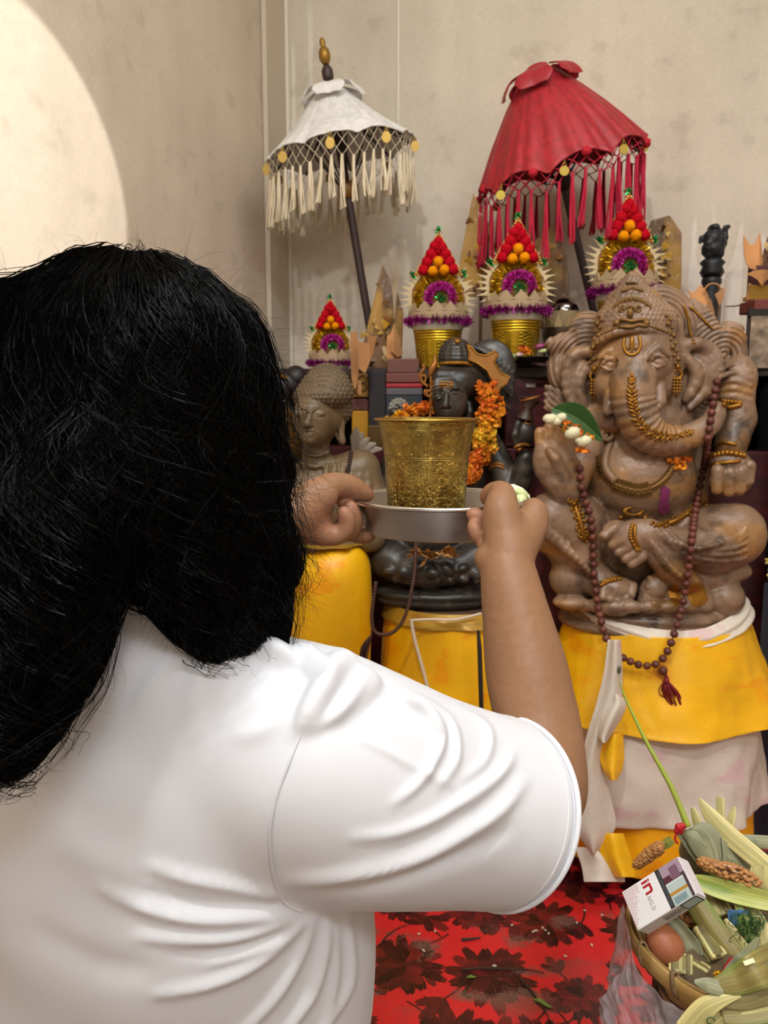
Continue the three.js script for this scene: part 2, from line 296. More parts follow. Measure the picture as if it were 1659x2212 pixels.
// ---------- the person: body, shirt, sarong, hair ----------
const TRAY = P(948, 1075, 1.25);                  // middle of the tray's rim
const SHIRT_WHITE = mat(0xdcdde2, .66, { sheen: .25, sheenRoughness: .5, sheenColor: new THREE.Color(1, 1, 1) });
{
  const root = thing('person', 'person with long wavy black hair in a white t-shirt, holding up a steel tray', 'person', [-.235, 0, -.8]);
  const Q = (x, y, d, r) => [...P(x, y, d), r];
  const torso = (s, g) => {                       // g: how much larger than the body
    s.ell([-.235, 1.13, -.81], [.182 + g, .222 + g, .124 + g], .06, [-.3, 0, 0]);
    s.ell([-.225, 1.20, -.775], [.15 + g, .11 + g, .09 + g], .06);
    s.chain([[-.42, 1.215, -.83, .064 + g], [-.33, 1.265, -.79, .056 + g], [-.235, 1.305, -.765, .054 + g], [-.14, 1.228, -.765, .052 + g], [-.065, 1.195, -.775, .062 + g]], 0, .05, 8);
    s.ell([-.225, .96, -.86], [.178 + g, .25 + g, .13 + g], .07);
    s.ell([-.225, .8, -.875], [.18 + g, .2 + g, .135 + g], .07);
  };
  // body: one skin, standing, arms raised to the tray
  const b = new Sdf(); b.k = .03;
  torso(b, -.012);
  b.chain([[-.235, 1.32, -.765, .06], [-.228, 1.40, -.765, .054], [-.22, 1.46, -.77, .056]], 0, .04);
  const hc = [-.215, 1.535, -.775];
  b.ell(hc, [.076, .105, .094], .03, [.1, -.2, 0]); b.ell(add3(hc, [.012, -.05, -.035]), [.056, .07, .062], .03);
  const face = add3(hc, [.024, -.012, -.088]), F = (x, y, z) => [face[0] + x * .97 + z * -.25, face[1] + y, face[2] + x * .25 + z];
  b.cone(F(0, .012, .004), F(0, -.022, -.02), .007, .012, .012); b.ball(F(-.013, -.024, -.006), .008, .008).ball(F(.013, -.024, -.006), .008, .008);
  b.cone(F(-.02, -.056, .006), F(.02, -.056, .006), .008, .008, .01); b.ball(F(0, -.085, .008), .018, .02);
  for (const k of [-1, 1]) { b.ball(F(k * .032, .012, .012), .015, .006, -1); b.ball(F(k * .032, .010, .014), .0135, .004); b.cone(F(k * .018, .03, .008), F(k * .05, .028, .022), .007, .005, .012); b.ell([hc[0] + k * .078 - .005, hc[1] - .01, hc[2] + .012 + k * .02], [.012, .032, .02], .01, [0, -.2, 0]); }
  for (const k of [-1, 1]) { b.chain([[-.225 + k * .088, .8, -.82, .088], [-.23 + k * .1, .48, -.80, .058], [-.23 + k * .1, .38, -.795, .054], [-.23 + k * .1, .09, -.775, .036]], 0, .03, 8); b.chain([[-.23 + k * .1, .045, -.76, .036], [-.23 + k * .105, .03, -.88, .03], [-.23 + k * .11, .022, -.985, .02]], 0, .03); }
  // right arm
  b.chain([Q(700, 1575, .79, .072), Q(900, 1680, .845, .074), Q(1080, 1728, .9, .07), Q(1158, 1692, .93, .053)], 0, .03, 8);
  b.chain([Q(1160, 1690, .93, .051), Q(1166, 1590, .962, .046), Q(1143, 1480, .99, .0455), Q(1128, 1400, 1.01, .0415), Q(1109, 1300, 1.03, .0345), Q(1094, 1215, 1.055, .0285)], 0, .02, 14);
  // right hand: thumb over the rim, fingers closed round its outside
  const rh = s => {
    s.chain([Q(1093, 1215, 1.055, .029), Q(1096, 1170, 1.065, .0275), Q(1092, 1125, 1.078, .0225)], 0, .014);
    s.chain([Q(1085, 1150, 1.07, .024), Q(1082, 1097, 1.078, .0195), Q(1085, 1066, 1.1, .0135), Q(1066, 1064, 1.124, .0108), Q(1053, 1077, 1.136, .0092)], 0, .011, 10);
    for (const [m, r] of [[Q(1152, 1100, 1.115), .0165], [Q(1158, 1122, 1.108), .0165], [Q(1152, 1148, 1.098), .0155], [Q(1136, 1175, 1.084), .0135]]) s.cone(P(1104, 1195, 1.06), m, .022, r, .016);
    s.ball(P(1046, 1205, 1.062), .0135, .014);
    s.chain([Q(1152, 1102, 1.118, .013), Q(1128, 1122, 1.16, .0105), Q(1092, 1126, 1.15, .0098), Q(1062, 1124, 1.126, .0088)], 0, .005, 9);
    s.chain([Q(1158, 1122, 1.11, .013), Q(1110, 1130, 1.125, .0108), Q(1050, 1123, 1.112, .0102), Q(1021, 1111, 1.112, .0094)], 0, .005, 9);
    s.chain([Q(1152, 1148, 1.1, .0125), Q(1095, 1170, 1.105, .0108), Q(1044, 1166, 1.096, .0102), Q(1023, 1138, 1.1, .0094)], 0, .005, 9);
    s.chain([Q(1136, 1175, 1.086, .0115), Q(1095, 1195, 1.088, .0095), Q(1060, 1192, 1.084, .0088), Q(1044, 1180, 1.086, .008)], 0, .005, 9);
  };
  rh(b);
  // left arm, mostly hidden by the hair
  b.chain([[-.41, 1.235, -.835, .062], [-.385, 1.15, -.93, .056], [-.345, 1.11, -1.0, .046]], 0, .03, 6);
  b.chain([[-.345, 1.11, -1.0, .046], [-.28, 1.20, -1.045, .045], [-.2, 1.30, -1.09, .036], Q(600, 1118, 1.14, .029)], 0, .02, 9);
  // left hand: thumb over the rim, fingers cupped below it
  b.chain([Q(596, 1122, 1.135, .029), Q(640, 1110, 1.15, .031), Q(680, 1112, 1.175, .024)], 0, .014);
  b.ell(P(683, 1079, 1.163), [.034, .025, .022], .014, [0, 0, .45]);
  b.chain([Q(655, 1085, 1.155, .022), Q(706, 1052, 1.178, .0165), Q(738, 1047, 1.192, .0135), Q(765, 1054, 1.204, .0125), Q(796, 1071, 1.216, .0088)], 0, .011, 10);
  b.cone(P(630, 1138, 1.15), P(694, 1153, 1.168), .023, .017, .016);
  b.chain([Q(684, 1150, 1.17, .0165), Q(724, 1157, 1.173, .0135), Q(746, 1145, 1.172, .0115), Q(750, 1124, 1.17, .0105), Q(743, 1106, 1.167, .009)], 0, .006, 10);
  b.chain([Q(690, 1145, 1.19, .015), Q(752, 1152, 1.2, .0115), Q(769, 1122, 1.195, .0105), Q(757, 1094, 1.19, .009)], 0, .005, 9);
  b.chain([Q(690, 1130, 1.2, .015), Q(748, 1125, 1.21, .0115), Q(756, 1100, 1.205, .0105), Q(738, 1082, 1.2, .0092)], 0, .005, 9);
  b.chain([Q(692, 1125, 1.21, .015), Q(756, 1152, 1.222, .0112), Q(784, 1158, 1.218, .0105), Q(800, 1156, 1.21, .009)], 0, .005, 9);
  b.disp = (x, y, z) => (noise(x * 160, y * 160, z * 160) - .5) * .0007; b.dmax = .002;
  const pinkTo = [P(742, 1105, 1.167), P(757, 1094, 1.19), P(738, 1082, 1.2), P(796, 1071, 1.216), P(700, 1145, 1.165), P(690, 1105, 1.165), P(655, 1120, 1.15), P(1021, 1115, 1.112), P(1023, 1145, 1.1), P(1053, 1077, 1.136)];
  const skin = (x, y, z) => {
    const n = fbm(x * 26, y * 26, z * 26, 4) - .5, f = noise(x * 420, y * 420, z * 420) - .5; let p = 0;
    for (const c of pinkTo) p = max(p, smooth(.045, .008, hypot(x - c[0], y - c[1], z - c[2])));
    const k = 1 + n * .16 + f * .09;
    return [(.28 + p * .06) * k, (.139 + p * .018) * k, (.069 + p * .02) * k];
  };
  part(root, 'body', b.mesh(.0042, { color: skin }), mat(0xffffff, .48, { vertexColors: true, specularIntensity: .7 }));
  // thumb nail of each hand
  for (const [c, r, e] of [[P(789, 1066, 1.207), .0065, [.5, 0, -.6]], [P(1052, 1069, 1.131), .0062, [.3, 0, .9]]]) part(root, 'thumb_nail', at(sphere(1, 14, 10), c, e, [r, .0022, r * .85]), mat(0xd9a893, .3));

  // shirt
  const s = new Sdf(); s.k = .03;
  torso(s, .006);
  s.chain([[-.235, 1.335, -.762, .064], [-.23, 1.385, -.765, .058]], 0, .03);
  s.ell([-.19, .93, -.855], [.176, .34, .14], .05); s.ell([-.285, .93, -.855], [.17, .34, .135], .05);
  const ax = [Q(640, 1630, .775, .105), Q(770, 1688, .80, .105), Q(900, 1722, .84, .100), Q(1070, 1748, .893, .0955), Q(1180, 1765, .925, .094)];
  s.chain(ax, 0, .035, 10);
  const hc0 = P(1078, 1745, .898), hn = nrm3(sub3(P(1100, 1722, .925), P(980, 1700, .868)));
  s.push((x, y, z) => -(hn[0] * (x - hc0[0]) + hn[1] * (y - hc0[1]) + hn[2] * (z - hc0[2])), add3(hc0, mul3(hn, .3)), .31, .004, -1);   // cut at the hem
  const inn = new Sdf(); inn.chain(ax.map(a => [a[0], a[1], a[2], a[3] - .009]).slice(2), 0, .03, 6);
  s.push((x, y, z) => inn.at(x, y, z), hc0, .26, .002, -1);
  // rolls of cloth on the shoulder
  for (const [r, k, l] of [[.014, .012, [[746, 1440], [730, 1456], [707, 1486], [686, 1530], [668, 1568]]], [.009, .012, [[797, 1468], [782, 1490], [752, 1522], [718, 1552]]], [.010, .014, [[652, 1420], [668, 1436], [688, 1455]]], [.010, .014, [[572, 1408], [592, 1418], [618, 1438]]], [.007, .010, [[868, 1506], [910, 1535], [938, 1575]]]]) s.chain(l.map((q, i) => [...hit(s, q[0], q[1], .45, 1.2, -.004), r * (1 - .6 * i / (l.length - 1))]), 0, k, 10);
  // left sleeve, behind the hair
  s.chain([[-.415, 1.225, -.83, .086], [-.395, 1.15, -.92, .082]], 0, .03);
  s.push((x, y, z) => y - .72, [-.23, .5, -.8], .6, .004, -1);
  const g = s.mesh(.003);
  // folds: ridges of cloth along lines over the back and the sleeve
  const R = (w, h, ...p) => ({ w: w * 1.15, h: h * 1.3, p: curve(p, 14) });
  const folds = [
    R(17, 11, [742, 1412], [722, 1440], [700, 1480], [672, 1530], [640, 1580]), R(11, 6, [792, 1440], [770, 1490], [735, 1535], [690, 1570]), R(9, 4, [655, 1395], [690, 1425], [700, 1450]), R(12, 5, [570, 1388], [600, 1400], [640, 1425]),
    R(9, 5, [868, 1492], [935, 1545], [950, 1610], [905, 1690], [850, 1735]), R(8, 4, [905, 1505], [972, 1560], [985, 1640], [945, 1700]), R(8, 3.5, [985, 1530], [1052, 1575], [1048, 1640], [1005, 1680]),
    R(14, 7, [1130, 1690], [1085, 1745], [1010, 1795], [900, 1850], [760, 1890], [620, 1905]), R(10, 5, [1100, 1650], [1030, 1705], [950, 1760], [850, 1800], [760, 1810]), R(14, -5, [1100, 1790], [1000, 1850], [880, 1895], [720, 1925]),
    R(7, 2.5, [770, 1590], [840, 1625], [910, 1665], [980, 1700]), R(10, 3, [1110, 1620], [1075, 1680], [1000, 1745]),
    R(12, 6, [320, 1868], [400, 1895], [500, 1915], [600, 1935]), R(13, 7, [215, 1912], [320, 1960], [450, 1985], [630, 1975]), R(10, 5.5, [290, 2022], [420, 2030], [530, 2022], [640, 1985]), R(8, 4, [440, 2088], [530, 2060], [600, 2028], [655, 1990]),
    R(11, 6, [330, 2148], [450, 2125], [560, 2075], [655, 1995]), R(10, 5, [500, 2250], [590, 2160], [650, 2060], [675, 1985]), R(10, 6, [600, 2250], [670, 2150], [700, 2050], [705, 1985]), R(8, 4, [700, 2230], [722, 2110], [725, 2000]), R(8, 4, [690, 2230], [755, 2120], [750, 1960]),
    R(10, -3.5, [300, 1925], [430, 1955], [600, 1955]), R(10, -3, [380, 2060], [500, 2050], [630, 2005]),
    R(16, 3, [445, 1410], [425, 1470], [405, 1550]), R(14, 3, [385, 1405], [330, 1470], [290, 1530]), R(15, 3.5, [480, 1400], [480, 1440], [462, 1500]), R(20, 3, [655, 1500], [610, 1545], [560, 1580], [500, 1590]), R(9, 2.5, [240, 1400], [225, 1480], [200, 1560]), R(14, 2.5, [280, 1390], [262, 1450], [230, 1520]),
    R(40, 4, [120, 1800], [220, 1860], [300, 1900]), R(30, -4, [60, 2000], [200, 2080], [330, 2100]),
  ];
  const pos = g.attributes.position, nor = g.attributes.normal;
  for (let i = 0; i < pos.count; i++) {
    const p = [pos.getX(i), pos.getY(i), pos.getZ(i)], n = [nor.getX(i), nor.getY(i), nor.getZ(i)], e = nrm3(sub3(EYE, p)), f = dot3(n, e); if (f < -.35) continue;
    const c = cos(PITCH), t = sin(PITCH), y = p[1] - EYE[1], z = p[2], yc = y * c + z * t, zc = -y * t + z * c, px = W / 2 + FPX * p[0] / -zc, py = H / 2 - FPX * yc / -zc; let a = 0;
    for (const q of folds) {
      let best = 1e9, bt = 0; const L = q.p;
      for (let j = 0; j < L.length - 1; j++) { const ux = L[j + 1][0] - L[j][0], uy = L[j + 1][1] - L[j][1], k = clamp(((px - L[j][0]) * ux + (py - L[j][1]) * uy) / (ux * ux + uy * uy)), d = hypot(px - L[j][0] - k * ux, py - L[j][1] - k * uy); if (d < best) { best = d; bt = (j + k) / (L.length - 1); } }
      if (best < q.w * 3.5) a += q.h * exp(-((best / q.w) ** 2)) * pow(sin(PI * clamp(bt * .9 + .05)), .8);
    }
    a += (fbm(p[0] * 14, p[1] * 14, p[2] * 14, 2) - .5) * 3;
    const hd = -(hn[0] * (p[0] - hc0[0]) + hn[1] * (p[1] - hc0[1]) + hn[2] * (p[2] - hc0[2])), k = a * .001 * smooth(-.35, .15, f) * (abs(hd) < .06 ? smooth(.003, .03, hd) : 1);
    pos.setXYZ(i, p[0] + n[0] * k, p[1] + n[1] * k, p[2] + n[2] * k);
  }
  // even out the mesh, then let the hem end in a clean ring
  { const n = pos.count, A = pos.array, ix = g.index.array, o = new Sdf(); o.chain(ax, 0, .035, 10);
    for (let it = 0; it < 4; it++) { const Q2 = new Float32Array(n * 3), c = new Uint16Array(n); for (let i = 0; i < ix.length; i += 3) for (let k = 0; k < 3; k++) { const a = ix[i + k], b2 = ix[i + (k + 1) % 3]; for (let q = 0; q < 3; q++) { Q2[a * 3 + q] += A[b2 * 3 + q]; Q2[b2 * 3 + q] += A[a * 3 + q]; } c[a]++; c[b2]++; } for (let a = 0; a < n; a++) for (let q = 0; q < 3; q++) A[a * 3 + q] += .5 * (Q2[a * 3 + q] / c[a] - A[a * 3 + q]); }
    for (let i = 0; i < n; i++) { const x = A[i * 3], y = A[i * 3 + 1], z = A[i * 3 + 2], hd = -(hn[0] * (x - hc0[0]) + hn[1] * (y - hc0[1]) + hn[2] * (z - hc0[2])); if (abs(hd) > .012 || hypot(x - hc0[0], y - hc0[1], z - hc0[2]) > .16) continue; const v = o.at(x, y, z), e = .002; let m = 0; if (v > -.0035) m = -(v + .0035) * smooth(.012, .006, abs(hd)); const gx = [o.at(x + e, y, z) - v, o.at(x, y + e, z) - v, o.at(x, y, z + e) - v], gl = nrm3(gx), f = hd < .002 ? .002 - hd : 0; for (let q = 0; q < 3; q++) A[i * 3 + q] += gl[q] * m - hn[q] * f; } }
  g.computeVertexNormals();
  const shirt = part(root, 'shirt', g, SHIRT_WHITE);
  // seams lie on the cloth: nearest surface point along the way to the eye
  const onShirt = (px, py, lift = .0004) => { let d = .4; const a = P(px, py, 1); for (let i = 0; i < 90; i++) { const q = [EYE[0] + (a[0] - EYE[0]) * d, EYE[1] + (a[1] - EYE[1]) * d, EYE[2] + (a[2] - EYE[2]) * d], v = s.at(...q); if (v < .001 || d > 1.1) break; d += max(v * .7, .0006); } return [EYE[0] + (a[0] - EYE[0]) * (d - lift), EYE[1] + (a[1] - EYE[1]) * (d - lift), EYE[2] + (a[2] - EYE[2]) * (d - lift)]; };
  globalThis.onShirt = onShirt;
  // hem of the sleeve and the seams
  { const o = new Sdf(); o.chain(ax, 0, .035, 10); const e1 = nrm3(cross3(hn, [0, 1, 0])), e2 = cross3(e1, hn), ring = back => Array.from({ length: 73 }, (_, i) => { const a = i / 72 * TAU, d = add3(mul3(e1, cos(a)), mul3(e2, sin(a))), c = sub3(hc0, mul3(hn, back)); let r = .06; for (let k = 0; k < 40; k++) r -= o.at(c[0] + d[0] * r, c[1] + d[1] * r, c[2] + d[2] * r) * .7; return add3(c, mul3(d, r - .0012)); });
    part(shirt, 'sleeve_hem', sweep(ring(.001), .0034, 8, { caps: false }), SHIRT_WHITE); part(shirt, 'hem_stitch', sweep(ring(.016), .0017, 5, { caps: false }), SHIRT_WHITE);
    const seam = (l, r) => sweep(curve(l, 40).map(q => onShirt(q[0], q[1], .0006)), r, 6);
    part(shirt, 'armhole_seam', seam([[694, 1480], [662, 1556], [627, 1640], [598, 1720], [584, 1790], [586, 1860], [600, 1925], [622, 1956], [650, 1968]], .0012), SHIRT_WHITE, 'armhole seam'); }
  // lower body
  const k = new Sdf(); k.ell([-.225, .76, -.82], [.2, .14, .155], .04).cone([-.225, .72, -.82], [-.23, .14, -.8], .165, .19, .06);
  k.push((x, y, z) => .07 - y, [-.23, -.2, -.8], 1.2, .004, -1);
  k.push((x, y, z) => y - .1 > .02 ? 1 : -1, [0, -9, 0], 0, 0, -1);
  k.p.pop();
  const kg = k.mesh(.012, { lo: [-.5, .05, -1.1], hi: [.1, .95, -.5] });
  part(root, 'sarong', kg, mat(0xcfc9bd, .8));

  // hair: a soft black mass, then locks of strands that follow it
  const h = new Sdf(); h.k = .03;
  h.ell(P(288, 832, .765), [.120, .120, .122], .03); h.ell(P(290, 950, .74), [.122, .12, .105], .04); h.ell(P(420, 880, .79), [.062, .085, .08], .035); h.ell(P(150, 910, .74), [.08, .11, .1], .04);
  h.chain([Q(455, 800, .80, .05), Q(515, 915, .815, .027), Q(550, 1000, .81, .022), Q(520, 1085, .80, .032), Q(560, 1165, .80, .023), Q(588, 1225, .79, .016)], 0, .02, 14);
  h.chain([Q(480, 1050, .76, .045), Q(500, 1150, .755, .044), Q(515, 1230, .755, .038), Q(545, 1300, .765, .024), Q(540, 1352, .768, .022), Q(585, 1368, .772, .013)], 0, .02, 14);
  h.chain([Q(400, 1020, .69, .045), Q(400, 1130, .685, .04), Q(415, 1220, .69, .036), Q(440, 1300, .70, .024), Q(480, 1355, .725, .018), Q(540, 1372, .745, .012)], 0, .02, 14);
  h.chain([Q(310, 1040, .665, .042), Q(315, 1130, .662, .034), Q(335, 1205, .665, .024), Q(370, 1275, .68, .017), Q(415, 1335, .70, .010)], 0, .02, 12);
  h.chain([Q(190, 1000, .66, .05), Q(160, 1130, .645, .045), Q(130, 1250, .635, .04), Q(105, 1380, .62, .034), Q(70, 1490, .615, .027), Q(45, 1590, .61, .016)], 0, .025, 14);
  h.chain([Q(60, 950, .70, .06), Q(10, 1150, .67, .055), Q(-20, 1320, .65, .045), Q(-10, 1480, .635, .034), Q(-5, 1595, .625, .02)], 0, .03, 12);
  h.chain([Q(10, 740, .74, .05), Q(-40, 900, .74, .05), Q(-70, 1100, .72, .05)], 0, .03, 8);
  for (const [pts, r] of [[[[330, 1200, .672], [340, 1270, .675], [362, 1330, .685], [395, 1362, .695]], .016], [[[415, 1240, .69], [428, 1320, .70], [455, 1370, .712], [505, 1388, .73]], .017], [[[480, 1290, .735], [500, 1345, .74], [545, 1384, .752], [596, 1380, .765]], .017], [[[270, 1170, .665], [276, 1235, .668], [300, 1290, .675], [335, 1322, .682]], .014], [[[560, 1240, .785], [585, 1290, .78], [580, 1340, .778], [604, 1362, .778]], .014], [[[600, 1180, .80], [628, 1215, .80], [622, 1262, .798]], .012], [[[560, 980, .815], [600, 1010, .82], [606, 1050, .82]], .010]]) h.chain(pts.map((q, i) => [...P(...q), r * (1 - .85 * i / (pts.length - 1))]), 0, .014, 8);
  h.disp = (x, y, z) => (fbm(x * 24, y * 11 + fbm(x * 9, y * 9, z * 9, 2) * 2, z * 24, 3) - .5) * .026; h.dmax = .014;
  const hg = h.mesh(.006), HAIR = mat(0x070605, 1, { specularIntensity: 0 });
  const hair = part(root, 'hair', hg, HAIR);
  const rnd = rng(7), strands = new THREE.BufferGeometry(), SP = [], SN = [], SI = [], crown = P(360, 590, .79);
  const hp = hg.attributes.position, hn2 = hg.attributes.normal, hb = base.get(hair), nv = hp.count;
  const grad = (x, y, z) => { const e = .004; return nrm3([h.at(x + e, y, z) - h.at(x - e, y, z), h.at(x, y + e, z) - h.at(x, y - e, z), h.at(x, y, z + e) - h.at(x, y, z - e)]); };
  function strand(pts, r) {
    const n = pts.length, o = SP.length / 3; let pv = [.3, .2, .9];
    for (let i = 0; i < n; i++) {
      const t = nrm3(sub3(pts[min(i + 1, n - 1)], pts[max(i - 1, 0)])), bq = nrm3(sub3(pv, mul3(t, dot3(pv, t)))), s2 = cross3(t, bq), rr = r * (1.02 - .9 * (i / n) ** 2); pv = bq;
      for (let j = 0; j < 3; j++) { const a = j * TAU / 3, d = [cos(a) * s2[0] + sin(a) * bq[0], cos(a) * s2[1] + sin(a) * bq[1], cos(a) * s2[2] + sin(a) * bq[2]]; SP.push(pts[i][0] + d[0] * rr, pts[i][1] + d[1] * rr, pts[i][2] + d[2] * rr); SN.push(...d); }
      if (i) for (let j = 0; j < 3; j++) { const a = o + (i - 1) * 3 + j, b2 = o + (i - 1) * 3 + (j + 1) % 3; SI.push(a, b2, a + 3, b2, b2 + 3, a + 3); }
    }
  }
  let made = 0;
  for (let tries = 0; made < 8300 && tries < 60000; tries++) {
    const i = floor(rnd() * nv), n0 = [hn2.getX(i), hn2.getY(i), hn2.getZ(i)]; let p = [hp.getX(i) + hb[0], hp.getY(i) + hb[1], hp.getZ(i) + hb[2]];
    if (n0[2] < -.55 && rnd() < .8) continue;
    const cl = noise(p[0] * 15, p[1] * 5, p[2] * 15), ph = cl * 7 + rnd() * .5, fr = 20 + cl * 24, amp = .5 + noise(p[0] * 12 + 5, p[1] * 5, p[2] * 12) * .9, hgt = rnd() * rnd() * .006 + .0003, n = 14 + floor(rnd() * 7), pts = [], st = .0118, stray = rnd() < .06 ? .0011 : .00003, wob = (rnd() - .5) * .35;
    for (let q = 0; q < n; q++) {
      const g2 = grad(...p), v = h.at(...p);
      p = sub3(p, mul3(g2, v - hgt - stray * q)); pts.push(p);
      const away = sub3(p, crown), up = clamp(1 - (crown[1] + .03 - p[1]) / .16);
      let d = [away[0] * 9 * (.35 + up) + .25, -1 + up * .75 + away[1] * 4, away[2] * 7 * (.2 + up)];
      d = nrm3(sub3(d, mul3(g2, dot3(d, g2)))); const sd = cross3(g2, d), a = amp * sin(p[1] * fr * 1.7 + ph) * smooth(-.02, .14, crown[1] - p[1]) + wob * sin(q * .43 + ph);
      d = add3(mul3(d, cos(a)), mul3(sd, sin(a))); p = add3(p, mul3(d, st));
    }
    strand(pts, .00026 + rnd() * .0003); made++;
  }
  for (let q = 0; q < 800; q++) {                  // flyaway hairs round the outline and at the tips
    const i = floor(rnd() * nv), n0 = [hn2.getX(i), hn2.getY(i), hn2.getZ(i)]; let p = [hp.getX(i) + hb[0], hp.getY(i) + hb[1], hp.getZ(i) + hb[2]];
    let d = nrm3([n0[0] + rnd() - .5, n0[1] + rnd() - .5, n0[2] * .6 + rnd() - .5]); const pts = [], n = 9, cu = (rnd() - .5) * 1.3, axis = nrm3([rnd() - .5, rnd() - .5, rnd() - .5]), st = .0025 + rnd() * .0045;
    for (let k2 = 0; k2 < n; k2++) { pts.push(p); p = add3(p, mul3(d, st)); d = nrm3(add3(d, add3(mul3(cross3(axis, d), cu * .4), [0, -.09, 0]))); }
    strand(pts, .00007 + rnd() * .00008);
  }
  for (let q = 0; q < 420; q++) {                  // frizzy curls along the right edge of the hair
    const a = P(560 + rnd() * 60, 860 + rnd() * 450, .80 + rnd() * .02); let p = a, d = nrm3([.7 + rnd() * .5, rnd() - .6, rnd() - .5]); const v = h.at(...p); p = sub3(p, mul3(grad(...p), v + .004)); const pts = [], axis = nrm3([rnd() - .5, rnd() - .5, 1.2]), cu = (rnd() - .35) * .9, st = .0035 + rnd() * .003;
    for (let k2 = 0; k2 < 11; k2++) { pts.push(p); p = add3(p, mul3(d, st)); d = nrm3(add3(d, add3(mul3(cross3(axis, d), -cu * .5), [0, -.10, 0]))); }
    strand(pts, .0001 + rnd() * .0001);
  }
  strands.setAttribute('position', new THREE.Float32BufferAttribute(SP, 3)); strands.setAttribute('normal', new THREE.Float32BufferAttribute(SN, 3)); strands.setIndex(SI);
  const sm = part(hair, 'hair_strands', strands, mat(0x141110, .38, { specularIntensity: .9 })); sm.userData.kind = 'stuff';
}
